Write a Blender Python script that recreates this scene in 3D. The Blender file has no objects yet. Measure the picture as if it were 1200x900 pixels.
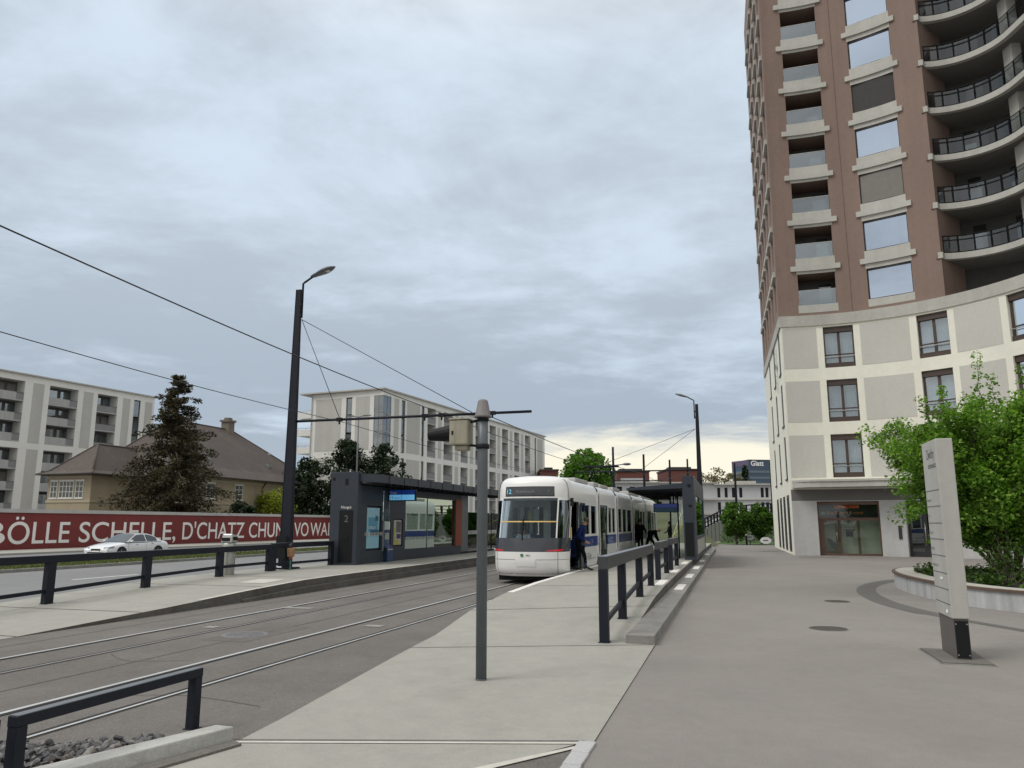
import bpy, bmesh, math, random
import numpy as np
from mathutils import Vector, Matrix
random.seed(7); RNG = np.random.default_rng(11)
SC = bpy.context.scene
COL = SC.collection
R = math.radians
PH = R(16.75)                 # the street runs 16.75 degrees to the right of straight ahead
ST_ROT = R(90) - PH

def XY(s, t):                 # street frame: s along the street, t to its left
    return (s*math.sin(PH) - t*math.cos(PH), s*math.cos(PH) + t*math.sin(PH))

# ------------------------------------------------------------------ materials
def new_mat(name):
    m = bpy.data.materials.new(name); m.use_nodes = True
    nt = m.node_tree
    for n in list(nt.nodes): nt.nodes.remove(n)
    out = nt.nodes.new('ShaderNodeOutputMaterial')
    return m, nt, out

def N(nt, typ, **kw):
    n = nt.nodes.new(typ)
    for k, v in kw.items():
        if k in n.inputs: n.inputs[k].default_value = v
        else: setattr(n, k, v)
    return n

def setin(n, k, v): n.inputs[k].default_value = v

def noise(nt, vec, scale, detail=4, rough=0.6):
    n = N(nt, 'ShaderNodeTexNoise'); setin(n, 'Scale', scale); setin(n, 'Detail', detail); setin(n, 'Roughness', rough)
    nt.links.new(vec, n.inputs['Vector']); return n.outputs['Fac']

def ramp(nt, fac, stops):
    r = N(nt, 'ShaderNodeValToRGB'); cr = r.color_ramp
    while len(cr.elements) > len(stops): cr.elements.remove(cr.elements[-1])
    while len(cr.elements) < len(stops): cr.elements.new(0.5)
    for e, (p, c) in zip(cr.elements, stops):
        e.position = p
        e.color = (c, c, c, 1) if isinstance(c, (int, float)) else (c[0], c[1], c[2], 1)
    nt.links.new(fac, r.inputs['Fac']); return r.outputs['Color']

def mulcol(nt, a, b, fac=1.0):
    m = N(nt, 'ShaderNodeMix', data_type='RGBA', blend_type='MULTIPLY'); m.inputs[0].default_value = fac
    for i, v in ((6, a), (7, b)):
        if isinstance(v, tuple): m.inputs[i].default_value = (*v[:3], 1)
        else: nt.links.new(v, m.inputs[i])
    return m.outputs[2]

def mixcol(nt, fac, a, b):
    m = N(nt, 'ShaderNodeMix', data_type='RGBA')
    if isinstance(fac, (int, float)): m.inputs[0].default_value = fac
    else: nt.links.new(fac, m.inputs[0])
    for i, v in ((6, a), (7, b)):
        if isinstance(v, tuple): m.inputs[i].default_value = (*v[:3], 1)
        else: nt.links.new(v, m.inputs[i])
    return m.outputs[2]

def mat(name, col, rough=0.6, metal=0.0, spec=0.5, layers=((3.0, 0.12),), bump=None, stain=None, streak=None, coat=0.0, specks=None):
    """Principled with layered noise on the base colour: layers = (scale, amount)..., stain = (scale, lo, hi, colour, amount)."""
    m, nt, out = new_mat(name)
    p = N(nt, 'ShaderNodeBsdfPrincipled'); setin(p, 'Roughness', rough); setin(p, 'Metallic', metal)
    setin(p, 'Specular IOR Level', spec); setin(p, 'Coat Weight', coat)
    tc = N(nt, 'ShaderNodeTexCoord'); v = tc.outputs['Object']
    c = tuple(col)
    for sc, am in layers:
        f = noise(nt, v, sc)
        c = mulcol(nt, c, ramp(nt, f, [(0.25, 1-am), (0.75, 1+am)]))
    if stain:
        sc, lo, hi, scol, am = stain
        f = noise(nt, v, sc, 6, 0.65)
        fr = ramp(nt, f, [(lo, 0.0), (hi, am)])
        c = mixcol(nt, fr, c, tuple(scol))
    if streak:
        mp = N(nt, 'ShaderNodeMapping'); mp.inputs['Scale'].default_value = (streak[0], streak[0], streak[0]*0.06)
        nt.links.new(v, mp.inputs['Vector'])
        f = noise(nt, mp.outputs['Vector'], 1.0, 5)
        c = mulcol(nt, c, ramp(nt, f, [(0.35, 1-streak[1]), (0.7, 1.0)]))
    if specks:      # dropped gum and grit: (cells per metre, radius, colour)
        vo = N(nt, 'ShaderNodeTexVoronoi'); setin(vo, 'Scale', specks[0]); nt.links.new(v, vo.inputs['Vector'])
        sz = N(nt, 'ShaderNodeSeparateColor'); nt.links.new(vo.outputs['Color'], sz.inputs[0])
        lim = N(nt, 'ShaderNodeMath', operation='MULTIPLY'); nt.links.new(sz.outputs[0], lim.inputs[0]); lim.inputs[1].default_value = specks[1]
        lt = N(nt, 'ShaderNodeMath', operation='LESS_THAN'); nt.links.new(vo.outputs['Distance'], lt.inputs[0]); nt.links.new(lim.outputs[0], lt.inputs[1])
        keep = N(nt, 'ShaderNodeMath', operation='GREATER_THAN'); nt.links.new(sz.outputs[1], keep.inputs[0]); keep.inputs[1].default_value = 0.55
        both = N(nt, 'ShaderNodeMath', operation='MULTIPLY'); nt.links.new(lt.outputs[0], both.inputs[0]); nt.links.new(keep.outputs[0], both.inputs[1])
        half = N(nt, 'ShaderNodeMath', operation='MULTIPLY'); nt.links.new(both.outputs[0], half.inputs[0]); half.inputs[1].default_value = 0.6
        c = mixcol(nt, half.outputs[0], c, tuple(specks[2]))
    if isinstance(c, tuple): p.inputs['Base Color'].default_value = (*c, 1)
    else: nt.links.new(c, p.inputs['Base Color'])
    if bump:
        b = N(nt, 'ShaderNodeBump'); setin(b, 'Strength', bump[1]); setin(b, 'Distance', 0.02)
        nt.links.new(noise(nt, v, bump[0], 5), b.inputs['Height'])
        nt.links.new(b.outputs['Normal'], p.inputs['Normal'])
    rr = noise(nt, v, 7.0, 3)
    mr = N(nt, 'ShaderNodeMapRange'); setin(mr, 'To Min', max(0.02, rough-0.08)); setin(mr, 'To Max', min(1, rough+0.08))
    nt.links.new(rr, mr.inputs['Value']); nt.links.new(mr.outputs['Result'], p.inputs['Roughness'])
    nt.links.new(p.outputs['BSDF'], out.inputs['Surface'])
    return m

def glass(name, tint=(0.75, 0.82, 0.82), refl=0.25, rough=0.01, gcol=(0.9, 0.95, 1.0)):
    """Window glazing: clear pane with a coated, mirror-like share that grows at grazing angles."""
    m, nt, out = new_mat(name)
    t = N(nt, 'ShaderNodeBsdfTransparent', Color=(*tint, 1))
    g = N(nt, 'ShaderNodeBsdfGlossy', Color=(*gcol, 1), Roughness=rough)
    fr = N(nt, 'ShaderNodeFresnel', IOR=1.5)
    ad = N(nt, 'ShaderNodeMath', operation='ADD'); ad.use_clamp = True
    ad.inputs[1].default_value = refl; nt.links.new(fr.outputs[0], ad.inputs[0])
    mx = N(nt, 'ShaderNodeMixShader'); nt.links.new(ad.outputs[0], mx.inputs[0])
    nt.links.new(t.outputs[0], mx.inputs[1]); nt.links.new(g.outputs[0], mx.inputs[2])
    # slight waviness of the panes
    tc = N(nt, 'ShaderNodeTexCoord'); b = N(nt, 'ShaderNodeBump'); setin(b, 'Strength', 0.02); setin(b, 'Distance', 0.05)
    nt.links.new(noise(nt, tc.outputs['Object'], 0.9, 1), b.inputs['Height']); nt.links.new(b.outputs['Normal'], g.inputs['Normal'])
    nt.links.new(mx.outputs[0], out.inputs['Surface'])
    return m

def leafmat(name, c1, c2, c3, trans=0.35):
    m, nt, out = new_mat(name)
    geo = N(nt, 'ShaderNodeNewGeometry')
    col = ramp(nt, geo.outputs['Random Per Island'], [(0.0, c1), (0.5, c2), (1.0, c3)])
    tc = N(nt, 'ShaderNodeTexCoord')
    f = noise(nt, tc.outputs['Object'], 1.3, 4)
    col = mulcol(nt, col, ramp(nt, f, [(0.32, 0.55), (0.68, 1.32)]))
    d = N(nt, 'ShaderNodeBsdfPrincipled'); setin(d, 'Roughness', 0.55); setin(d, 'Specular IOR Level', 0.3)
    nt.links.new(col, d.inputs['Base Color'])
    t = N(nt, 'ShaderNodeBsdfTranslucent'); nt.links.new(mulcol(nt, col, (1.1, 1.25, 0.6)), t.inputs['Color'])
    mx = N(nt, 'ShaderNodeMixShader'); mx.inputs[0].default_value = trans
    nt.links.new(d.outputs[0], mx.inputs[1]); nt.links.new(t.outputs[0], mx.inputs[2])
    nt.links.new(mx.outputs[0], out.inputs['Surface'])
    return m

def emis(name, col, strength):
    m, nt, out = new_mat(name)
    p = N(nt, 'ShaderNodeBsdfPrincipled'); p.inputs['Base Color'].default_value = (*col, 1)
    p.inputs['Emission Color'].default_value = (*col, 1); setin(p, 'Emission Strength', strength); setin(p, 'Roughness', 0.2)
    nt.links.new(p.outputs[0], out.inputs['Surface']); return m

M = {}
M['asphalt'] = mat('plaza_asphalt', (0.222, 0.205, 0.190), 0.85, layers=((0.10, 0.12), (0.7, 0.10), (6, 0.06), (45, 0.12), (140, 0.28)), bump=(160, 0.35), stain=(0.35, 0.55, 0.72, (0.17, 0.155, 0.143), 0.6), specks=(1.7, 0.055, (0.36, 0.34, 0.31)))
M['track_asphalt'] = mat('track_asphalt', (0.135, 0.124, 0.113), 0.85, layers=((0.15, 0.15), (1.5, 0.12), (12, 0.10), (48, 0.28), (150, 0.5)), bump=(150, 0.4), stain=(0.5, 0.50, 0.72, (0.175, 0.163, 0.150), 0.7), specks=(3.0, 0.06, (0.30, 0.28, 0.26)))
M['road'] = mat('road_asphalt', (0.19, 0.19, 0.195), 0.85, layers=((0.2, 0.1), (3, 0.06), (120, 0.2)), stain=(0.3, 0.55, 0.75, (0.16, 0.16, 0.165), 0.5))
M['ground'] = mat('ground_asphalt', (0.16, 0.155, 0.15), 0.9, layers=((0.02, 0.12), (0.5, 0.1)))
M['concrete'] = mat('platform_concrete', (0.312, 0.305, 0.272), 0.8, layers=((0.25, 0.08), (2.5, 0.08), (14, 0.05), (60, 0.10)), bump=(90, 0.15), stain=(1.0, 0.54, 0.74, (0.24, 0.232, 0.205), 0.65), specks=(1.3, 0.05, (0.17, 0.165, 0.15)))
M['concrete_dk'] = mat('kerb_concrete', (0.235, 0.23, 0.215), 0.85, layers=((0.6, 0.12), (8, 0.12), (80, 0.1)), bump=(60, 0.25), stain=(1.8, 0.5, 0.72, (0.13, 0.125, 0.115), 0.65))
M['stone'] = mat('stone_block', (0.42, 0.42, 0.40), 0.8, layers=((2, 0.12), (25, 0.12), (110, 0.12)), bump=(50, 0.3), stain=(3, 0.52, 0.75, (0.22, 0.21, 0.18), 0.6))
M['granite'] = mat('granite', (0.40, 0.40, 0.405), 0.7, layers=((3, 0.1), (90, 0.3)))
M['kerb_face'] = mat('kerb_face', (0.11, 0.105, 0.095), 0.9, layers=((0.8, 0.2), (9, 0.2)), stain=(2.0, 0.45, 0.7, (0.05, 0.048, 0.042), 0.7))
M['joint'] = mat('joint_dark', (0.07, 0.068, 0.06), 0.9)
M['joint_lt'] = mat('joint_light', (0.50, 0.48, 0.43), 0.8, layers=((6, 0.12), (70, 0.1)))
M['white_line'] = mat('road_paint', (0.72, 0.71, 0.68), 0.7, layers=((3, 0.1), (40, 0.14)), stain=(6, 0.55, 0.7, (0.35, 0.34, 0.32), 0.6))
M['rail_steel'] = mat('rail_steel', (0.62, 0.62, 0.60), 0.32, metal=0.35, layers=((2, 0.1),))
M['rail_steel_dk'] = mat('rail_steel_dk', (0.30, 0.29, 0.28), 0.45, metal=0.3, layers=((2, 0.15),))  # darker rail steel, used for one rail only
M['rail_groove'] = mat('rail_groove', (0.02, 0.018, 0.016), 0.9)
M['navy'] = mat('dark_steel_paint', (0.010, 0.012, 0.020), 0.55, spec=0.25, layers=((5, 0.15), (40, 0.12)))
M['navy_mid'] = mat('top_rail_paint', (0.050, 0.053, 0.058), 0.5, spec=0.3, layers=((5, 0.12),))
M['navy_top'] = mat('dark_steel_top', (0.13, 0.14, 0.155), 0.35, layers=((4, 0.15),))  # lighter grey for lamp heads, and for the highlight painted on rail tops
M['slab_navy'] = mat('shelter_cladding', (0.036, 0.044, 0.058), 0.5, spec=0.3, layers=((0.8, 0.12), (9, 0.06)))
M['black'] = mat('black_paint', (0.010, 0.011, 0.013), 0.55, spec=0.2)
M['rubber'] = mat('rubber', (0.012, 0.012, 0.012), 0.8)
M['grey_metal'] = mat('grey_metal', (0.115, 0.130, 0.145), 0.45, metal=0.15, layers=((4, 0.1), (30, 0.05)), streak=(9, 0.12))
M['grey_plastic'] = mat('grey_plastic', (0.16, 0.15, 0.15), 0.6, layers=((12, 0.12),))
M['beige_box'] = mat('beige_housing', (0.33, 0.31, 0.235), 0.55, layers=((6, 0.1),), streak=(14, 0.25))
M['steel_bin'] = mat('brushed_steel', (0.42, 0.42, 0.40), 0.38, metal=0.75, layers=((8, 0.1),))
M['red_wall'] = mat('red_wall_paint', (0.185, 0.027, 0.025), 0.75, layers=((0.3, 0.10), (4, 0.06)), streak=(1.2, 0.18))
M['letter_white'] = mat('white_lettering', (0.78, 0.76, 0.74), 0.7, layers=((2, 0.06),))
M['wall_cap'] = mat('wall_coping', (0.42, 0.42, 0.41), 0.8, layers=((1, 0.12), (12, 0.08)))
M['plaster'] = mat('white_plaster', (0.72, 0.72, 0.69), 0.85, layers=((0.2, 0.04), (2, 0.04)), streak=(0.8, 0.08))
M['plaster_pan'] = mat('grey_plaster_panel', (0.47, 0.465, 0.44), 0.9, layers=((0.3, 0.05), (3, 0.05)), streak=(0.8, 0.08))
M['balc'] = mat('balcony_parapet', (0.40, 0.405, 0.40), 0.8, layers=((0.5, 0.06),), streak=(1.5, 0.15))
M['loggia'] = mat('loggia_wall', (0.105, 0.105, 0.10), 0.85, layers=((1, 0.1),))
M['cream'] = mat('cream_plaster', (0.81, 0.80, 0.70), 0.85, layers=((0.2, 0.04), (3, 0.04)), streak=(0.7, 0.08))
M['taupe'] = mat('taupe_plaster_panel', (0.535, 0.525, 0.485), 0.9, layers=((0.4, 0.05), (8, 0.05), (60, 0.06)))
M['coping'] = mat('grey_coping', (0.46, 0.45, 0.41), 0.7, layers=((0.6, 0.1), (6, 0.07)), streak=(1.4, 0.15))
M['conc_light'] = mat('facade_concrete', (0.48, 0.475, 0.435), 0.75, layers=((0.5, 0.07), (5, 0.06)), streak=(1.3, 0.12), stain=(0.6, 0.55, 0.8, (0.36, 0.35, 0.32), 0.5))
M['ground_wall'] = mat('pale_concrete_wall', (0.50, 0.505, 0.50), 0.7, layers=((0.5, 0.07), (4, 0.05)), streak=(1.0, 0.10))
M['brown'] = mat('brown_tower_plaster', (0.250, 0.178, 0.147), 0.85, layers=((0.25, 0.08), (3, 0.06), (40, 0.08)), streak=(0.9, 0.16))
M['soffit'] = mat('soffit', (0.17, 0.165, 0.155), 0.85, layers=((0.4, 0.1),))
M['band_grey'] = mat('grey_band', (0.15, 0.145, 0.14), 0.7, layers=((0.5, 0.1),))
M['brown_frame'] = mat('brown_window_frame', (0.060, 0.040, 0.032), 0.5, layers=((3, 0.1),))
M['dark_frame'] = mat('dark_window_frame', (0.028, 0.028, 0.030), 0.45)
M['white_frame'] = mat('white_window_frame', (0.62, 0.61, 0.57), 0.6)
M['curtain'] = mat('curtain', (0.62, 0.68, 0.72), 0.9, layers=((6, 0.12),))
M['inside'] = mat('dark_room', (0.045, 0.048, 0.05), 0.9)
M['blind'] = mat('grey_blind', (0.20, 0.195, 0.175), 0.7, layers=((3, 0.08),))
M['blind_dk'] = mat('dark_blind', (0.035, 0.033, 0.032), 0.6, layers=((8, 0.2),))
M['pane'] = glass('window_glass', (0.62, 0.70, 0.72), 0.22)
M['pane_sky'] = glass('coated_window_glass', (0.30, 0.36, 0.42), 0.50, gcol=(0.70, 0.82, 1.0))
M['pane_dk'] = glass('tinted_glass', (0.35, 0.40, 0.42), 0.14)
M['pane_balc'] = glass('balcony_glass', (0.42, 0.47, 0.49), 0.05)
M['pane_balu'] = glass('balustrade_glass', (0.50, 0.58, 0.60), 0.18)
M['pane_clear'] = glass('clear_glass', (0.86, 0.90, 0.88), 0.02)
M['pane_front'] = glass('windscreen_glass', (0.58, 0.66, 0.68), 0.03, gcol=(0.42, 0.50, 0.55))
M['pane_cab'] = glass('cab_side_glass', (0.16, 0.18, 0.20), 0.0, gcol=(0.22, 0.25, 0.28))
M['pane_tram'] = glass('tram_side_glass', (0.28, 0.33, 0.31), 0.06, gcol=(0.6, 0.7, 0.65))
M['pane_mirror'] = glass('shelter_glass', (0.66, 0.76, 0.70), 0.30, gcol=(0.78, 0.90, 0.82))
M['roof_tile'] = mat('roof_tiles', (0.078, 0.062, 0.055), 0.8, layers=((0.3, 0.12), (4, 0.18), (18, 0.25)), bump=(14, 0.5), stain=(0.6, 0.55, 0.75, (0.11, 0.10, 0.085), 0.6))
M['villa'] = mat('ochre_plaster', (0.37, 0.315, 0.215), 0.85, layers=((0.3, 0.07), (3, 0.06)), streak=(0.9, 0.15))
M['villa_trim'] = mat('ochre_trim', (0.40, 0.345, 0.245), 0.85, layers=((1, 0.08),))
M['gutter'] = mat('copper_gutter', (0.06, 0.055, 0.05), 0.6)
M['bark'] = mat('bark', (0.10, 0.085, 0.065), 0.9, layers=((5, 0.3), (25, 0.3)), bump=(20, 0.8))
M['grass_base'] = mat('grass_soil', (0.085, 0.105, 0.035), 0.95, layers=((0.4, 0.25), (3, 0.25), (30, 0.3)), stain=(1.2, 0.5, 0.7, (0.15, 0.14, 0.065), 0.6))
M['lawn'] = mat('lawn_grass', (0.055, 0.105, 0.022), 0.95, layers=((0.5, 0.2), (4, 0.25), (30, 0.3)))
M['bank'] = mat('bank_grass', (0.070, 0.082, 0.034), 0.95, layers=((0.4, 0.3), (2.5, 0.3), (20, 0.35)))
M['grass'] = leafmat('grass_blades', (0.06, 0.09, 0.02), (0.10, 0.13, 0.035), (0.17, 0.165, 0.07), 0.25)
M['leaf_tree'] = leafmat('bright_leaves', (0.07, 0.165, 0.016), (0.14, 0.285, 0.032), (0.27, 0.42, 0.075), 0.45)
M['leaf_round'] = leafmat('mid_green_leaves', (0.045, 0.11, 0.014), (0.08, 0.17, 0.022), (0.13, 0.24, 0.04), 0.38)
M['leaf_far'] = leafmat('street_tree_leaves', (0.06, 0.15, 0.018), (0.10, 0.22, 0.03), (0.16, 0.29, 0.05), 0.38)
M['leaf_conifer'] = leafmat('conifer_sprays', (0.028, 0.027, 0.011), (0.048, 0.042, 0.018), (0.085, 0.062, 0.028), 0.12)
M['leaf_dark'] = leafmat('dark_shrub_leaves', (0.010, 0.024, 0.010), (0.018, 0.038, 0.014), (0.032, 0.055, 0.020), 0.15)
M['leaf_yellow'] = leafmat('yellow_green_leaves', (0.14, 0.19, 0.02), (0.24, 0.27, 0.03), (0.34, 0.34, 0.05), 0.4)
M['leaf_cover'] = leafmat('ground_cover_leaves', (0.035, 0.085, 0.012), (0.06, 0.12, 0.02), (0.10, 0.16, 0.03), 0.3)
M['leaf_pale'] = leafmat('spring_buds', (0.16, 0.14, 0.10), (0.21, 0.18, 0.12), (0.26, 0.24, 0.14), 0.3)
M['gravel_old'] = mat('gravel_stone', (0.145, 0.14, 0.14), 0.8, layers=((2.2, 0.35), (12, 0.25), (60, 0.2)), bump=(40, 0.5), stain=(0.9, 0.5, 0.68, (0.20, 0.145, 0.10), 0.85))
M['soil'] = mat('soil', (0.03, 0.026, 0.022), 0.95, layers=((4, 0.3), (30, 0.3)))
M['tram_white'] = mat('tram_white', (0.80, 0.80, 0.79), 0.35, layers=((0.4, 0.02),), coat=0.25)
M['tram_grey'] = mat('tram_roof_grey', (0.36, 0.36, 0.35), 0.55, layers=((1, 0.1),))
M['tram_black'] = mat('tram_black', (0.028, 0.032, 0.042), 0.22, coat=0.5)
M['tram_blue'] = mat('tram_blue', (0.010, 0.045, 0.24), 0.3, coat=0.4)
M['tram_in'] = mat('tram_interior', (0.42, 0.42, 0.40), 0.7)
M['seat_blue'] = mat('seat_fabric', (0.03, 0.06, 0.18), 0.9)
M['amber'] = mat('amber_trim', (0.70, 0.48, 0.15), 0.5)
M['display'] = mat('display_dark', (0.045, 0.050, 0.055), 0.25, coat=0.3)
M['led_blue'] = emis('led_blue', (0.16, 0.50, 0.75), 0.5)
M['led_grey'] = mat('led_text', (0.20, 0.22, 0.235), 0.5)
M['led_red'] = emis('led_red', (0.45, 0.012, 0.02), 0.45)
M['led_orange'] = emis('led_orange', (0.60, 0.10, 0.02), 0.35)
M['green_logo'] = mat('green_logo', (0.02, 0.22, 0.06), 0.5)
M['ink'] = mat('ink', (0.03, 0.032, 0.034), 0.6)
M['ink_grey'] = mat('ink_grey', (0.12, 0.12, 0.115), 0.6)
M['sign_blue'] = emis('sign_dark_blue', (0.010, 0.035, 0.20), 0.25)
M['sign_sky'] = emis('sign_light_blue', (0.14, 0.42, 0.70), 0.45)
M['poster'] = emis('poster_blue', (0.05, 0.19, 0.27), 0.15)
M['poster_lt'] = emis('poster_pale', (0.17, 0.33, 0.40), 0.15)
M['poster_dk'] = mat('poster_dark', (0.012, 0.10, 0.17), 0.4)
M['paper'] = mat('paper', (0.50, 0.50, 0.46), 0.8, layers=((6, 0.2),))
M['yellow'] = mat('yellow_print', (0.45, 0.42, 0.15), 0.7)
M['machine_blue'] = mat('ticket_machine_blue', (0.012, 0.05, 0.14), 0.45)
M['machine_indigo'] = mat('ticket_machine_indigo', (0.025, 0.025, 0.14), 0.45)
M['rust'] = mat('rust_orange_panel', (0.235, 0.048, 0.014), 0.6, layers=((1, 0.12), (8, 0.1)))
M['totem'] = mat('totem_concrete', (0.42, 0.415, 0.385), 0.75, layers=((0.8, 0.06), (6, 0.05), (60, 0.06)), streak=(3, 0.10))
M['totem_base'] = mat('totem_base', (0.10, 0.092, 0.085), 0.5, layers=((5, 0.1),))
M['manhole'] = mat('cast_iron', (0.115, 0.106, 0.095), 0.7, metal=0.3, layers=((20, 0.3), (90, 0.3)), bump=(70, 0.6))
M['manhole_lt'] = mat('worn_cast_iron', (0.20, 0.195, 0.20), 0.6, metal=0.3, layers=((25, 0.3), (90, 0.25)), bump=(70, 0.6))
M['paint_white'] = mat('car_white', (0.72, 0.74, 0.76), 0.22, layers=((0.6, 0.02),), coat=0.7)
M['car_glass'] = mat('car_glass', (0.02, 0.025, 0.03), 0.05, coat=0.5)
M['wood_cap'] = mat('bench_timber', (0.11, 0.070, 0.052), 0.7, layers=((2, 0.15), (14, 0.2)))
M['planter'] = mat('planter_concrete', (0.52, 0.53, 0.53), 0.75, layers=((1, 0.08), (9, 0.06)), streak=(4, 0.35))
M['brick'] = mat('red_brick', (0.14, 0.050, 0.038), 0.85, layers=((0.3, 0.08), (4, 0.1)))
M['glatt'] = mat('office_blue_cladding', (0.045, 0.075, 0.115), 0.3, layers=((0.1, 0.1),))
M['glatt_lt'] = mat('office_window_band', (0.11, 0.15, 0.19), 0.2)
M['glatt_pur'] = mat('office_violet_cladding', (0.11, 0.085, 0.15), 0.4)
M['white_sign'] = mat('white_sign', (0.88, 0.89, 0.90), 0.5)
M['jacket'] = mat('navy_jacket', (0.009, 0.018, 0.085), 0.9, spec=0.15, layers=((12, 0.25),))
M['trousers'] = mat('dark_trousers', (0.007, 0.008, 0.012), 0.95, spec=0.1, layers=((14, 0.25),))
M['grey_coat'] = mat('grey_coat', (0.045, 0.05, 0.055), 0.9, layers=((12, 0.25),))
M['shirt'] = mat('white_shirt', (0.60, 0.64, 0.70), 0.85, layers=((10, 0.1),))
M['skin'] = mat('skin', (0.42, 0.23, 0.16), 0.55, layers=((20, 0.08),))
M['hair'] = mat('brown_hair', (0.045, 0.028, 0.018), 0.7, layers=((40, 0.3),))
M['hair_dk'] = mat('dark_hair', (0.010, 0.009, 0.009), 0.7)
M['shoe'] = mat('black_shoes', (0.008, 0.008, 0.009), 0.5)
M['sock'] = mat('violet_socks', (0.10, 0.07, 0.20), 0.9)
M['bag'] = mat('brown_paper', (0.28, 0.17, 0.09), 0.85, layers=((15, 0.2),))
M['plastic_red'] = mat('red_plastic', (0.35, 0.05, 0.04), 0.5)
M['plastic_green'] = mat('green_plastic', (0.03, 0.12, 0.10), 0.5)
M['wire'] = mat('dark_cable', (0.016, 0.017, 0.02), 0.5)
M['yellow_rail'] = mat('yellow_handrail', (0.50, 0.46, 0.16), 0.5)

def stonemat():
    m, nt, out = new_mat('gravel_stone')
    geo = N(nt, 'ShaderNodeNewGeometry'); tc = N(nt, 'ShaderNodeTexCoord')
    c = ramp(nt, geo.outputs['Random Per Island'], [(0.0, (0.045,0.045,0.05)), (0.35, (0.10,0.10,0.105)), (0.7, (0.16,0.155,0.15)), (1.0, (0.24,0.235,0.23))])
    rust = ramp(nt, noise(nt, tc.outputs['Object'], 1.1, 3), [(0.5, 0.0), (0.62, 0.75)])
    c = mixcol(nt, rust, c, mulcol(nt, c, (1.5, 1.05, 0.75)))
    c = mulcol(nt, c, ramp(nt, noise(nt, tc.outputs['Object'], 60, 4), [(0.3, 0.7), (0.7, 1.25)]))
    p = N(nt, 'ShaderNodeBsdfPrincipled'); setin(p, 'Roughness', 0.85); nt.links.new(c, p.inputs['Base Color'])
    nt.links.new(p.outputs[0], out.inputs['Surface']); return m
M['gravel'] = stonemat()
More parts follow.
